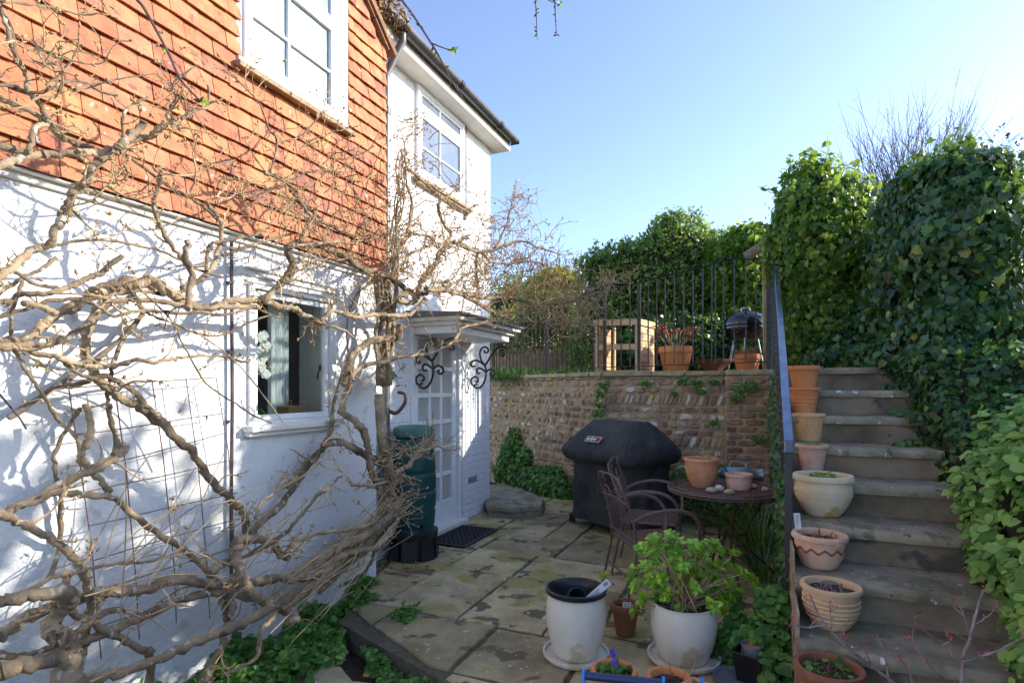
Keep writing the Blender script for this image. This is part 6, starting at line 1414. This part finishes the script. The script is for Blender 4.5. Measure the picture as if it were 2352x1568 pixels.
# overhanging twigs of a tree above the camera
def c2(x, y): return (564.5+.32*x, .32*y)
def overhang(label, pts, d_, r_, sides=(), name='overhanging_twig', conv=c2, budn=12):
    q_ = smooth_pts([dp(*conv(x,y), d_+.0*i) for i, (x, y) in enumerate(pts)], 5); t = thing(name, label, 'twig', q_[0], 0, 'twigs hanging into the top of the picture')
    s = MB(); s.tube(q_, list(np.linspace(r_, r_*.45, len(q_))), 6)
    for sd in sides: qq = smooth_pts([dp(*conv(x,y), d_) for x, y in sd], 4); s.tube(qq, list(np.linspace(r_*.6, r_*.3, len(qq))), 5); q_ = q_+qq[-2:]
    s.build('stem', M['dtwig'], t, smooth=True); tp = [rng.choice(q_) for _ in range(budn)]+[q_[-1]]*3
    P = np.array([tuple(p_) for p_ in tp]); scatter('buds', M['dtwig'], OVAL, P, nrg.normal(size=P.shape), nrg.normal(size=P.shape)+np.array([0,0,.3]), np.full(len(P), r_*4.2), t)
    P = np.array([tuple(q_[-1])]*4+[tuple(q_[len(q_)//2])]*2); scatter('young_leaves', M['hydra'], OVAL, P, nrg.normal(size=P.shape), nrg.normal(size=P.shape), np.full(len(P), r_*5), t)
overhang('long dark budded twig slanting down past the gutter', [(1010,-160),(1110,-10),(1200,110),(1330,310),(1400,430),(1450,530),(1500,620),(1560,700)], 2.6, .006, ([(1330,310),(1430,350),(1485,362)],))
overhang('left one of two short budded twigs hanging at the top of the sky', [(2040,-160),(2075,-20),(2085,100),(2090,255)], 2.6, .004)
overhang('right one of two short budded twigs hanging at the top of the sky', [(2180,-160),(2215,-20),(2222,120),(2230,250)], 2.6, .004, ([(2150,-10),(2200,15),(2255,30)],))
overhang('dark smooth twig crossing the orange tiles at the upper left', [(980,-120),(1050,0),(1100,60),(1200,240),(1300,430),(1370,590),(1450,690),(1540,780)], 1.9, .0065, conv=lambda x, y: (.3*x, .3*y), budn=0)
limb = MB(); a1, a2 = dp(880,-60,2.6), dp(1290,-60,2.6)

# small fallen leaves and grit on the steps and the paving
P = []
for k in range(420):
    if k < 230: j = rng.randrange(9); P.append((rng.uniform(.3,1.02), 2.39+.35*j+rng.uniform(.2,.34)*rng.random()**.3+.0, .22+.18*j+.004))
    else: P.append((rng.uniform(-2.4,.1), rng.uniform(2.7,6.8), .004))
P = np.array(P); q_ = scatter('fallen_leaves', M['dead'], TINY, P, np.array([0,0,1.])+nrg.normal(size=P.shape)*.3, nrg.normal(size=P.shape), nrg.uniform(.008,.026,len(P)), None, (0,3.5,0)); tag(q_, 'scattered small dry leaves and grit on the steps and paving', 'leaves', None, 'stuff')

P = []
for k in range(1500):
    y = rng.uniform(3.5, 6.65); zt = .22+.18*math.floor((y-2.39)/.35); zz = rng.uniform(.05, min(zt, 1.64))
    if math.sin(y*7+zz*5)+math.sin(zz*9-y*3) > -.5: P.append((.148-rng.random()*.03, y, zz))
P = np.array(P); q_ = scatter('wall_weeds', M['ivy'], ROUND, P, np.array([-.8,-.4,.4])+nrg.normal(size=P.shape)*.4, nrg.normal(size=P.shape)+np.array([0,-.2,-.4]), nrg.uniform(.025,.055,len(P)), None, (.14,5,.6)); tag(q_, 'dark small leaved creeper on the side wall of the steps below the handrail', 'weeds', None, 'stuff')
# ================= WISTERIA =================
c1 = lambda x, y: (.32*x, .32*y)
c3 = lambda x, y: (.32*x, 470+.32*y)
c4 = lambda x, y: (.4*x, 941+.4*y)
c5w = lambda x, y: (658.6+.32*x, 376+.32*y)
c6 = lambda x, y: (658.6+.36*x, 800+.36*y)
L = []   # (conv, scale, w0, w1, off, pts, twig density)
def A(conv, w0, w1, off, pts, tw=1.0): L.append((conv, {c1:.32,c3:.32,c4:.4,c5w:.32,c6:.36}[conv], w0, w1, off, pts, tw))
# lower left
A(c4,60,38,.34,[(-60,1310),(0,1290),(150,1190),(330,1120),(430,1090),(600,1045),(760,1035),(860,1025),(950,985),(1080,975),(1200,1000),(1330,1010),(1480,990),(1600,970),(1750,960),(1850,935),(1900,880),(1960,820),(2080,790),(2200,760)],.5)
A(c4,85,75,.50,[(-60,1510),(0,1500),(150,1460),(330,1430),(420,1440)],.2)
A(c4,190,60,.50,[(410,1700),(400,1568),(390,1450),(400,1350),(370,1290)],0)
A(c4,90,55,.52,[(380,1300),(320,1290),(310,1220),(360,1140),(410,1080),(350,1045),(200,1060),(0,1090),(-60,1100)],.3)
A(c4,55,40,.60,[(430,1590),(520,1555),(700,1500),(900,1430),(1100,1340),(1300,1260),(1450,1190),(1600,1110),(1670,1070)],.3)
A(c4,40,36,.42,[(-60,590),(0,600),(100,640),(250,710),(370,790),(450,890),(500,1000),(520,1120),(500,1250),(470,1400),(440,1500)],.3)
A(c4,28,38,.30,[(-60,610),(0,600),(200,520),(350,475),(500,490),(640,500),(760,600),(900,700),(1050,800),(1150,880),(1240,1000),(1290,1120),(1300,1250),(1260,1390),(1200,1500),(1150,1580)],.4)
A(c4,42,34,.25,[(800,-20),(900,60),(960,100),(1030,180),(1100,240),(1160,330),(1230,430),(1320,510),(1390,590),(1420,680),(1400,760),(1370,790)],.3)
A(c4,55,38,.45,[(1370,770),(1350,840),(1380,900),(1400,980),(1450,1050),(1550,1110),(1650,1150),(1700,1195),(1650,1220)],.3)
A(c4,30,44,.22,[(-60,620),(0,600),(200,510),(400,400),(560,330),(660,270),(720,210)],.3)
A(c4,30,34,.25,[(490,-30),(520,60),(520,120),(500,200),(460,270),(490,310),(530,350),(600,430),(630,470)],.4)
A(c4,22,24,.25,[(625,-30),(640,80),(670,180),(650,260)],.4)
A(c4,16,22,.22,[(300,0),(350,80),(430,150),(480,240)],.3)
A(c4,18,22,.07,[(460,-10),(370,130),(310,260),(320,380),(350,500),(350,700),(330,850),(270,980)],.1)
A(c4,34,16,.12,[(1430,740),(1480,660),(1600,560),(1700,430),(1780,310),(1850,230),(1900,120),(1910,0)],.6)
A(c4,28,40,.30,[(1850,200),(1960,180),(2060,240),(2130,280),(2210,320)],.8)
A(c4,50,52,.36,[(2180,-90),(2185,60),(2200,200),(2230,330),(2240,450),(2260,560),(2230,650),(2100,730),(1980,790)],.9)
A(c4,26,34,.34,[(1950,0),(2060,90),(2110,200),(2130,350),(2200,500),(2240,570)],.8)
A(c4,38,34,.40,[(1340,780),(1400,740),(1550,750),(1600,820),(1650,850)],.4)
A(c4,44,38,.40,[(440,1350),(540,1300),(700,1240),(900,1150),(1100,1070),(1280,1050),(1450,1080),(1560,1120)],.3)
A(c4,34,34,.46,[(420,1160),(600,1270),(750,1340),(860,1390)],.3)
A(c4,40,38,.46,[(865,1370),(860,1480),(860,1620)],0)
A(c4,16,10,.50,[(400,950),(560,900),(700,880),(860,870),(980,820),(1060,790)],1.2)
A(c4,30,22,.48,[(-40,1110),(0,1090),(150,1040),(300,960),(390,940)],.3)
A(c4,36,34,.50,[(370,930),(375,1000),(380,1060)],0)
A(c4,28,8,.45,[(1390,860),(1500,790),(1620,720),(1700,640),(1800,520),(1900,430),(1960,380)],1.5)
A(c4,16,9,.42,[(1470,630),(1500,530),(1600,460),(1740,380),(1840,300)],1.2)
A(c4,36,24,.22,[(2080,780),(2060,810),(1980,900),(1900,980),(1830,1050)],.2)
A(c4,18,14,.20,[(2150,780),(2130,880),(2050,960),(1950,1010)],.2)
A(c4,24,16,.55,[(1590,1150),(1540,1220),(1500,1250),(1490,1350),(1450,1440),(1290,1510)],.5)
A(c4,30,30,.38,[(1340,940),(1330,1060),(1330,1190)],0)
A(c4,40,34,.40,[(1210,930),(1260,890),(1340,880),(1370,860)],.3)
A(c4,24,30,.30,[(1850,1000),(1780,1040),(1700,1090),(1640,1140)],.2)
A(c4,36,28,.45,[(-60,1400),(100,1420),(260,1380),(420,1290),(540,1200),(640,1150),(720,1150)],.5)
# middle left
A(c3,34,30,.50,[(-60,700),(0,700),(90,690),(150,640),(300,640),(450,610),(540,570),(620,530),(730,490),(780,440),(880,370)],.8)
A(c3,22,24,.32,[(-60,820),(0,800),(200,740),(350,690),(600,680),(800,650),(1000,620),(1200,640),(1350,600)],.5)
A(c3,44,62,.24,[(-60,975),(0,970),(180,970),(300,880),(450,760),(600,680),(700,610),(850,570),(1000,560),(1100,590)],.3)
A(c3,66,30,.30,[(700,640),(850,600),(1000,565),(1120,555),(1170,610),(1250,660),(1350,710),(1450,740),(1550,730),(1650,690),(1800,680),(1900,690),(2000,730),(2100,740),(2160,780),(2250,830),(2352,850)],.6)
A(c3,40,30,.36,[(-60,1010),(0,1010),(200,1010),(400,990),(520,930),(650,850),(720,760),(800,700),(950,680),(1100,690),(1300,720),(1480,740),(1700,730),(1850,730)],.5)
A(c3,60,46,.22,[(760,710),(660,820),(620,950),(620,1080),(670,1200),(740,1290),(830,1370),(930,1420),(1030,1450),(1110,1500),(1180,1567)],.3)
A(c3,40,12,.36,[(-60,1030),(0,1020),(180,1020),(260,1070),(380,1080),(470,1120),(600,1150),(700,1160),(850,1150),(1000,1110),(1100,1130),(1200,1110),(1300,1100),(1450,1080),(1600,1090),(1690,1120),(1780,1130)],.8)
A(c3,20,24,.34,[(430,1100),(520,1180),(640,1240),(700,1250)],.3)
A(c3,24,20,.22,[(1020,790),(930,900),(860,1010),(800,1180),(780,1300),(770,1400),(790,1567)],.3)
A(c3,32,34,.24,[(460,1310),(600,1270),(740,1230),(850,1270),(950,1330),(1050,1440),(1120,1520)],.3)
A(c3,44,50,.42,[(500,-30),(470,80),(400,180),(350,280),(250,320),(150,400),(60,470),(-60,560)],.5)
A(c3,18,12,.34,[(360,310),(500,270),(700,250),(880,270),(1000,300),(1150,330),(1300,400),(1400,460),(1600,520)],.5)
A(c3,24,22,.40,[(-60,650),(0,630),(150,530),(300,460),(400,380)],.4)
A(c3,24,20,.44,[(20,465),(120,490),(250,570),(430,600)],.3)
A(c3,40,30,.48,[(160,700),(300,730),(400,780),(520,760),(560,740)],.4)
A(c3,24,14,.52,[(520,760),(620,700),(720,740),(820,800),(950,770),(1100,760),(1300,780),(1450,770),(1600,790),(1800,740)],.9)
A(c3,30,24,.34,[(1100,-30),(1140,130),(1200,250),(1290,370),(1350,450)],.6)
A(c3,40,36,.58,[(1340,260),(1340,400),(1380,500),(1360,620),(1350,750)],.6)
A(c3,28,26,.30,[(1480,-10),(1570,100),(1590,230),(1560,350),(1530,440),(1450,540),(1300,600)],.5)
A(c3,20,16,.36,[(1590,370),(1750,310),(1900,260),(2090,210)],.8)
A(c3,22,14,.38,[(1480,480),(1500,300),(1600,260),(1800,220),(1920,180)],.8)
A(c3,44,36,.36,[(1900,700),(1980,600),(2060,520),(2100,420),(2060,330),(2130,290),(2250,290),(2360,310)],.6)
A(c3,12,8,.30,[(1870,660),(2000,600),(2100,540),(2200,480)],1)
A(c3,16,9,.46,[(900,570),(940,620),(1000,720),(1100,800),(1250,850),(1400,920),(1560,940),(1680,900),(1800,840),(1950,790)],.9)
A(c3,11,9,.50,[(1000,600),(1250,850),(1300,980),(1350,1060),(1400,1160),(1480,1280),(1600,1370),(1700,1430),(1800,1500),(1950,1567)],.3)
A(c3,9,6,.52,[(1390,900),(1600,1050),(1760,1200),(1900,1380),(2030,1560)],.3)
A(c3,24,18,.34,[(870,570),(960,640),(1010,740)],.2)
A(c3,20,22,.30,[(160,540),(110,680),(85,780),(80,900),(110,1050),(180,1180),(270,1310),(350,1430),(430,1567)],.4)
# upper left
A(c1,24,34,.42,[(-30,20),(0,60),(50,200),(80,330),(130,440),(200,560),(200,640),(280,740),(340,860),(400,940),(480,1000),(560,1040)],1.2)
A(c1,22,12,.46,[(-60,600),(0,610),(100,620),(200,660),(330,660),(440,600),(500,580),(600,590),(720,660),(850,690)],1)
A(c1,30,34,.40,[(-60,690),(0,710),(200,790),(330,890),(450,990),(600,1050),(700,1080)],1)
A(c1,52,38,.50,[(-60,1210),(0,1190),(150,1140),(300,1110),(450,1110),(600,1100),(750,1090),(850,1060)],.5)
A(c1,46,42,.56,[(840,1070),(900,1010),(960,950),(1040,880)],.2)
A(c1,42,34,.48,[(880,1060),(940,1000),(1080,980),(1180,900),(1250,880),(1300,920)],1.3)
A(c1,16,8,.48,[(1240,870),(1220,780),(1260,700),(1250,590),(1400,480)],1.5)
A(c1,20,12,.50,[(1300,850),(1400,790),(1480,770),(1500,700),(1490,610)],1)
A(c1,12,10,.50,[(1490,740),(1540,730),(1600,710)],.5)
A(c1,50,46,.46,[(870,1070),(700,1150),(640,1220),(620,1300),(540,1380),(480,1480),(440,1600)],.5)
A(c1,20,12,.52,[(890,1010),(880,850),(940,760),(1060,700)],1)
A(c1,14,7,.44,[(0,10),(180,30),(350,50),(500,90),(620,110),(720,100),(850,130)],1.5)
A(c1,9,6,.48,[(500,620),(700,600),(900,560),(1110,530)],.5)
A(c1,6,4,.46,[(1110,530),(1300,680),(1430,860),(1520,1000),(1640,1130)],.5)
A(c1,20,16,.34,[(850,1070),(1000,1180),(1200,1330),(1350,1410),(1480,1500),(1570,1590)],1)
A(c1,26,22,.40,[(1150,1230),(1130,1350),(1100,1450),(1135,1590)],.6)
A(c1,14,8,.44,[(1100,1190),(1140,1240),(1350,1260),(1500,1200),(1690,1150)],1.5)
A(c1,12,8,.36,[(1940,1240),(1990,1020),(1930,930),(1880,780),(1800,670)],2)
A(c1,9,6,.36,[(1990,1020),(2150,980),(2280,850)],2)
A(c1,46,50,.46,[(-60,1030),(0,1050),(150,1090),(200,1110)],.3)
A(c1,32,26,.48,[(195,1100),(230,1000),(260,900),(330,890)],.5)
A(c1,28,20,.34,[(1900,1230),(1960,1260),(2060,1320),(2200,1480),(2300,1567)],1.8)
A(c1,12,10,.38,[(1650,1400),(1760,1420),(1900,1380),(2050,1310),(2200,1240),(2352,1220)],2)
# centre
A(c5w,38,34,.38,[(0,860),(50,750),(10,620),(60,580),(200,580),(300,610),(420,670),(500,730),(600,770),(720,800),(830,880),(930,950)],1.2)
A(c5w,22,22,.40,[(20,180),(80,250),(130,320),(160,390),(150,450)],2)
A(c5w,22,14,.42,[(160,380),(300,440),(420,500),(520,520)],2)
A(c5w,14,9,.44,[(40,590),(350,560),(420,570),(550,550),(640,510)],1.5)
A(c5w,36,18,.50,[(940,960),(950,870),(1000,800),(1080,700),(1100,640),(1200,570),(1300,600),(1400,640),(1450,700)],2)
A(c5w,34,26,.52,[(940,960),(900,1000),(830,990),(790,950),(870,940)],1)
A(c5w,24,10,.58,[(940,960),(1050,900),(1150,880),(1250,830),(1300,790),(1400,760)],2)
A(c5w,32,18,.42,[(750,620),(850,550),(870,480),(900,300)],1.5)
A(c5w,16,8,.40,[(880,500),(900,300),(860,130),(850,-10),(845,-120)],2.2)
A(c5w,18,14,.30,[(850,30),(920,80),(1000,150),(1100,240),(1200,320),(1300,370)],1)
A(c5w,20,18,.44,[(1100,260),(1090,330),(1130,440),(1180,500),(1150,560),(1080,580),(1000,600),(900,640),(770,690)],1.5)
A(c5w,18,14,.46,[(1080,600),(1040,530),(950,510),(880,500)],1.2)
A(c5w,20,6,.62,[(1200,560),(1300,610),(1430,630),(1500,600),(1560,480),(1600,350),(1620,250)],3)
A(c5w,12,6,.64,[(1500,600),(1620,560),(1720,560),(1800,600),(1930,640)],3)
A(c5w,12,6,.64,[(1450,700),(1600,720),(1750,700),(1850,730)],2.5)
A(c5w,28,8,.60,[(1180,920),(1300,960),(1450,1050),(1550,1100),(1700,1120),(1900,1150),(2100,1180)],3)
A(c5w,28,6,.62,[(1000,900),(1200,920),(1400,960),(1580,960),(1650,980),(1800,1000),(2000,1000),(2200,900),(2352,850)],3)
A(c5w,26,10,.44,[(-20,1040),(60,1040),(130,1090),(250,1140),(400,1190),(500,1260)],.8)
A(c5w,26,24,.50,[(250,1130),(320,1060),(420,1080),(520,1100),(650,1080),(800,1090),(880,1080),(950,1020),(1000,970)],.8)
A(c5w,28,12,.52,[(470,1560),(480,1500),(580,1440),(700,1420),(850,1380),(1000,1370),(1150,1310),(1230,1230),(1250,1180),(1400,1140),(1500,1110)],1.2)
A(c5w,44,42,.40,[(400,1580),(440,1450),(470,1370),(560,1300),(650,1260),(760,1250),(805,1235),(810,1150)],.6)
A(c5w,9,6,.36,[(320,1050),(340,960),(320,900),(420,930),(500,1020)],1)
A(c5w,10,10,.04,[(640,840),(520,920),(450,1060),(430,1200),(440,1350)],0)
A(c5w,18,14,.50,[(1360,800),(1380,930),(1350,1000)],1.5)
A(c5w,18,14,.50,[(1370,640),(1360,760),(1375,900)],1.5)
A(c6,40,38,.40,[(395,90),(400,230),(370,300),(360,400),(430,460),(490,520)],.8)
A(c6,12,26,.12,[(360,140),(330,230),(300,340),(290,450),(260,560),(220,640),(110,740),(0,880)],.6)
A(c6,32,34,.34,[(240,610),(360,600),(450,650),(540,700),(630,745)],.8)
A(c6,32,32,.38,[(490,510),(520,620),(540,750),(580,850),(620,950),(660,1010)],.8)
A(c6,28,14,.46,[(690,800),(780,740),(820,680),(900,640),(950,620)],2.5)
A(c6,18,16,.44,[(400,840),(430,870),(560,870),(650,850),(660,920),(700,960)],1)
A(c6,56,44,.44,[(700,1000),(620,1090),(540,1170),(400,1240),(300,1290)],.8)
A(c6,24,20,.46,[(640,1010),(560,1100),(420,1150),(200,1180),(50,1250),(-60,1340)],.8)
A(c6,38,34,.46,[(700,1090),(650,1180),(560,1270),(420,1290),(300,1350),(240,1420),(0,1480)],.6)
# stems climbing the corner
for k in range(11):
    x0 = 640+14*k; ph = rng.uniform(0,6.28); pts = []
    for j in range(9):
        y = 790+ j*100; x = x0*(1-j/14)+ (690+30*math.sin(k*1.7))*(j/14) + 22*math.sin(ph+j*.9); pts.append((x, y))
    A(c5w, 16+rng.random()*14, 16+rng.random()*14, .10+.26*rng.random(), pts, .25)
for k in range(5):                                   # up the downpipe
    ph = rng.uniform(0,6.28); A(c5w, 14, 6, .20+.1*k, [(740+10*k+18*math.sin(ph+j*1.3)+j*8, 800-j*100) for j in range(10)], 1.4)

ws = thing('wisteria', 'old bare wisteria with twisted stems trained across the white wall and tiles', 'climber', (XL+.5, 1.7, LZ))
def wpt(u, v, off):
    X = XL+off; k = xr(u); d = X/k
    cap = 5.15 + max(0, u-1080)*.0016
    if d > cap and u > 930: d = cap
    return dp(u, v, d), d
nlimb = 0; paths = []; extra = MB()
for (conv, sc, w0, w1, off, pts, tw) in L:
    q = []; rr = []; m = len(pts)
    for i, (x, y) in enumerate(pts):
        u, v = conv(x, y); p_, d_ = wpt(u, v, off + .03*math.sin(i*1.1+w0)); q.append(p_); w_ = ((w0+(w1-w0)*i/(m-1))*sc*1.12+.8); rr.append(w_*d_/F_PX/2)
    nsub = 5; qs = smooth_pts(q, nsub); rs_ = list(np.interp(np.linspace(0, m-1, len(qs)), range(m), rr)); mx = max(rr)
    knot = [1+rng.gauss(0,.09) for _ in qs]; rs_ = [r_*k_*(1.25 if rng.random() < .05 else 1) for r_, k_ in zip(rs_, knot)]
    qs = [p_+Vector((rng.gauss(0,1),rng.gauss(0,1),rng.gauss(0,1)))*min(mx*.22,.004) for p_ in qs]
    paths.append((qs, rs_, tw))
order = sorted(range(len(paths)), key=lambda i: -max(paths[i][1])*len(paths[i][0]))
for rk, i in enumerate(order):
    qs, rs_, tw = paths[i]
    if rk < 96:
        s = MB(); s.tube(qs, rs_, 10 if max(rs_) > .012 else 7); s.build('trunk' if i == 2 else 'limb', M['bark'], ws, smooth=60)
    else: extra.tube(qs, rs_, 7)
extra.build('thin_limbs', M['bark'], ws, smooth=60)['kind'] = 'stuff'
# twigs
tw_ = MB(); buds = []
def wtwig(p, d, L_, r_, depth):
    n = max(3, int(L_/.025)); pts = [p]; dd = d.normalized()
    for k in range(n):
        dd = (dd + Vector((rng.gauss(0,.22),rng.gauss(0,.22),rng.gauss(.02,.22)))).normalized(); pts.append(pts[-1]+dd*L_/n)
        if pts[-1].x < XL+.02 and pts[-1].y < 3.7: dd.x = abs(dd.x); pts[-1].x = XL+.03
        if rng.random() < .55: buds.append((pts[-1].copy(), (dd+Vector((rng.gauss(0,.6),rng.gauss(0,.6),rng.gauss(0,.6)))).normalized(), rng.uniform(.4,.8)))
    tw_.tube(pts, list(np.linspace(r_, r_*.5, n+1)), 4, cap=False)
    if depth > 0:
        for k in range(rng.randint(1, 2)):
            i = rng.randint(1, n); e = (dd*.6+Vector((rng.gauss(0,.6),rng.gauss(0,.6),rng.gauss(.1,.6)))).normalized(); wtwig(pts[i], e, L_*rng.uniform(.35,.7), r_*.7, depth-1)
    if rng.random() < .75:
        for k in range(rng.randint(1,3)): buds.append((pts[-1], (dd+Vector((rng.gauss(0,.5),rng.gauss(0,.5),rng.gauss(0,.5)))).normalized(), 1.3))
for qs, rs_, tw in paths:
    Lg = sum((qs[i+1]-qs[i]).length for i in range(len(qs)-1)); n = int(Lg*7.0*tw+rng.random())
    for k in range(n):
        i = rng.randrange(len(qs)-1); p = qs[i].lerp(qs[i+1], rng.random()); t_ = (qs[i+1]-qs[i]).normalized()
        d_ = (t_*rng.uniform(-.2,.9)+Vector((rng.gauss(.15,.55),rng.gauss(0,.55),rng.gauss(.15,.6)))).normalized()
        L0 = rng.uniform(.06,.22) if tw <= 1.3 else rng.uniform(.08,.27)
        wtwig(p, d_, L0, max(.0026, min(.0055, rs_[i]*.45)), 1 if rng.random() < .5 else 2)
    if tw > 1.9:
        for k in range(4): wtwig(qs[-1], (qs[-1]-qs[-4]).normalized()+Vector((rng.gauss(0,.3),rng.gauss(0,.3),rng.gauss(.1,.3))), rng.uniform(.12,.28), .0036, 2)
# upward sprays right of the corner
for (u, v, n, ln) in ((1180,470,8,.24),(1150,520,8,.24),(1200,560,10,.22),(1240,600,9,.2),(1130,580,8,.22),(1290,680,8,.22),(1330,700,8,.22),(1250,720,10,.24),(1180,690,10,.22),(1350,705,16,.26),(1380,670,12,.24),(1290,640,18,.24),(1310,700,16,.26),(1230,640,14,.24),(1190,700,14,.24),(1260,760,10,.22),(1150,600,12,.24),(1100,640,12,.22),(1050,620,12,.22),(1000,660,12,.22),(960,640,10,.2),(1080,700,12,.2),(920,560,10,.2),(1180,620,12,.22),(1150,660,12,.22),(1110,500,10,.22),(1220,700,14,.22),(1270,740,12,.2),(780,420,8,.2),(700,560,8,.2),(830,500,8,.2),(740,360,7,.2),(860,640,8,.2),(120,200,6,.2),(60,120,6,.2),(200,420,7,.2),(480,430,7,.2),(600,500,8,.2),(950,300,7,.22),(960,380,8,.22),(1010,460,8,.22),(900,420,7,.2),(1060,440,8,.22),(1040,540,9,.2),(990,580,9,.2),(1210,650,8,.22)):
    for k in range(int(n*.85)): p_, _ = wpt(u+rng.gauss(0,26), v+rng.gauss(0,20), .45+rng.random()*.2); wtwig(p_, Vector((rng.gauss(.3,.5),rng.gauss(.3,.5),rng.gauss(.35,.5))), ln*rng.uniform(.7,1.3), .0046, 2)
# sprays out over the water butt
for (u, v, n) in ((930,1030,7),(925,1075,8),(930,1120,6),(940,1150,9),(945,1180,8),(915,1210,6),(985,1030,5)):
    for k in range(n): p_, _ = wpt(u-30+rng.gauss(0,8), v+rng.gauss(0,8), .42+rng.random()*.1); wtwig(p_, Vector((rng.gauss(.7,.3),rng.gauss(.3,.4),rng.gauss(.1,.4))), rng.uniform(.10,.2), .0034, 1)
# leaning bundle of long cut stems
for k in range(75):
    a_, _ = wpt(905+rng.gauss(0,16), 1165+rng.gauss(0,28), .30+rng.random()*.14); b_, _ = wpt(640+rng.uniform(-50,110), 1370+rng.gauss(0,32), .22+rng.random()*.30); m_ = a_.lerp(b_, .5)+Vector((0,0,-.05+rng.gauss(0,.03))); c_ = b_ if rng.random() < .5 else a_.lerp(b_, rng.uniform(.6,.95))
    tw_.tube(smooth_pts([a_, m_.lerp(a_.lerp(c_,.5),.5), c_],4), [.0032]+[.0028]*7+[.0016], 4, cap=False)
for k in range(46):                                   # loose thin whips low down
    a_, _ = wpt(rng.uniform(150,820), rng.uniform(1280,1480), .25+rng.random()*.35); an = rng.gauss(.35,.5); ln = rng.uniform(.25,.7); b_ = a_+Vector((rng.gauss(0,.08), math.cos(an)*ln, math.sin(an)*ln)); tw_.tube(smooth_pts([a_, a_.lerp(b_,.5)+Vector((.02,0,.05)), b_],3), [.0028]*6+[.0013], 4, cap=False)
for k in range(30):                                   # fine hair like tendrils against the sky and wall
    u, v = rng.choice([(1190,480),(1230,560),(1150,430),(700,620),(560,480),(300,560),(950,500),(1200,420)]); p_, _ = wpt(u+rng.gauss(0,30), v+rng.gauss(0,25), .5); pts = [p_]; dd = Vector((rng.gauss(0,.5),rng.gauss(.4,.5),rng.gauss(.4,.5))).normalized(); cv = Vector((rng.gauss(0,.2),rng.gauss(0,.25),rng.gauss(0,.25)))
    for j in range(9): dd = (dd+cv).normalized(); pts.append(pts[-1]+dd*.03)
    tw_.tube(pts, .0009, 3, cap=False)
tw_.build('twigs', M['twig'], ws, recalc=False)['kind'] = 'stuff'
P = np.array([tuple(b[0]) for b in buds]); T_ = np.array([tuple(b[1]) for b in buds]); S_ = np.array([b[2] for b in buds])*nrg.uniform(.012,.022,len(buds))
BUD = (np.array([(0,0,0),(.22,.35,0),(0,.35,.22),(-.22,.35,0),(0,.35,-.22),(0,1,0)], float), np.array([(0,1,2),(0,2,3),(0,3,4),(0,4,1),(5,2,1),(5,3,2),(5,4,3),(5,1,4)]))
scatter('buds', M['bud'], BUD, P, nrg.normal(size=P.shape), T_, S_, ws)['kind'] = 'stuff'
# plank-like dead branch leaning on the wall
s = MB(); pts = [(60,1530),(200,1440),(330,1350),(480,1260),(600,1180),(740,1070),(850,980),(950,880),(1020,790)]
q = smooth_pts([wp(*c3(x,y), XL+.07) for x, y in pts], 3); s.tube(q, [.012+.003*math.sin(k) for k in range(len(q))], 8); tag(s.build('dead_branch', M['deadwood'], None, smooth=50, origin=q[0]), 'straight grey dead branch leaning against the white wall behind the wisteria', 'branch')
s = MB(); q = [wp(u, v, XL+.12) for u, v in ((-10,895),(20,930),(45,960),(60,985))]; s.tube(smooth_pts(q,4), .004, 5); tag(s.build('bent_wire', M['dark_pipe'], None, origin=q[0]), 'short bent dark wire on the white wall at the left edge', 'wire')
# ================= CAMERA, SKY, SUN =================
cam = bpy.data.cameras.new('camera'); co = bpy.data.objects.new('camera', cam); C.objects.link(co)
co.location = (0, 0, CAMZ); co.rotation_euler = (R(90), 0, TH); cam.sensor_width = 36; cam.lens = F_PX/2352*36; cam.shift_y = (V0-784)/2352
cam.clip_start = .02; cam.clip_end = 2000; bpy.context.scene.camera = co
SAT, TINT = .88, (1.0, .945, .92)
sd = Vector((1.0, .60, .46)).normalized(); el = math.asin(sd.z); az = math.atan2(sd.x, sd.y)
sl_ = bpy.data.lights.new('sun', 'SUN'); sl_.energy = 2.0; sl_.angle = R(.53); sl_.color = (1.0, .93, .81); so_ = bpy.data.objects.new('sun', sl_); C.objects.link(so_); so_.rotation_euler = sd.to_track_quat('Z', 'Y').to_euler(); so_.location = (10, 12, 10)
w_ = bpy.data.worlds.new('World'); bpy.context.scene.world = w_; w_.use_nodes = True; N = w_.node_tree.nodes; Lk = w_.node_tree.links
sk = N.new('ShaderNodeTexSky'); sk.sky_type = 'NISHITA'; sk.sun_disc = False; sk.sun_elevation = el; sk.sun_rotation = az; sk.air_density = .8; sk.dust_density = .8; sk.ozone_density = 5.0
bg = N['Background']; hs = N.new('ShaderNodeHueSaturation'); hs.inputs['Saturation'].default_value = SAT; Lk.new(sk.outputs[0], hs.inputs['Color']); mt_ = N.new('ShaderNodeMix'); mt_.data_type = 'RGBA'; mt_.blend_type = 'MULTIPLY'; mt_.inputs[0].default_value = 1; mt_.inputs[7].default_value = (*TINT, 1); Lk.new(hs.outputs[0], mt_.inputs[6]); Lk.new(mt_.outputs[2], bg.inputs[0]); bg.inputs[1].default_value = .118
sc = bpy.context.scene; sc.view_settings.view_transform = 'Standard'; sc.view_settings.look = 'None'; sc.view_settings.exposure = 2.0; sc.view_settings.gamma = 1
sc.cycles.max_bounces = 7; sc.cycles.transparent_max_bounces = 8
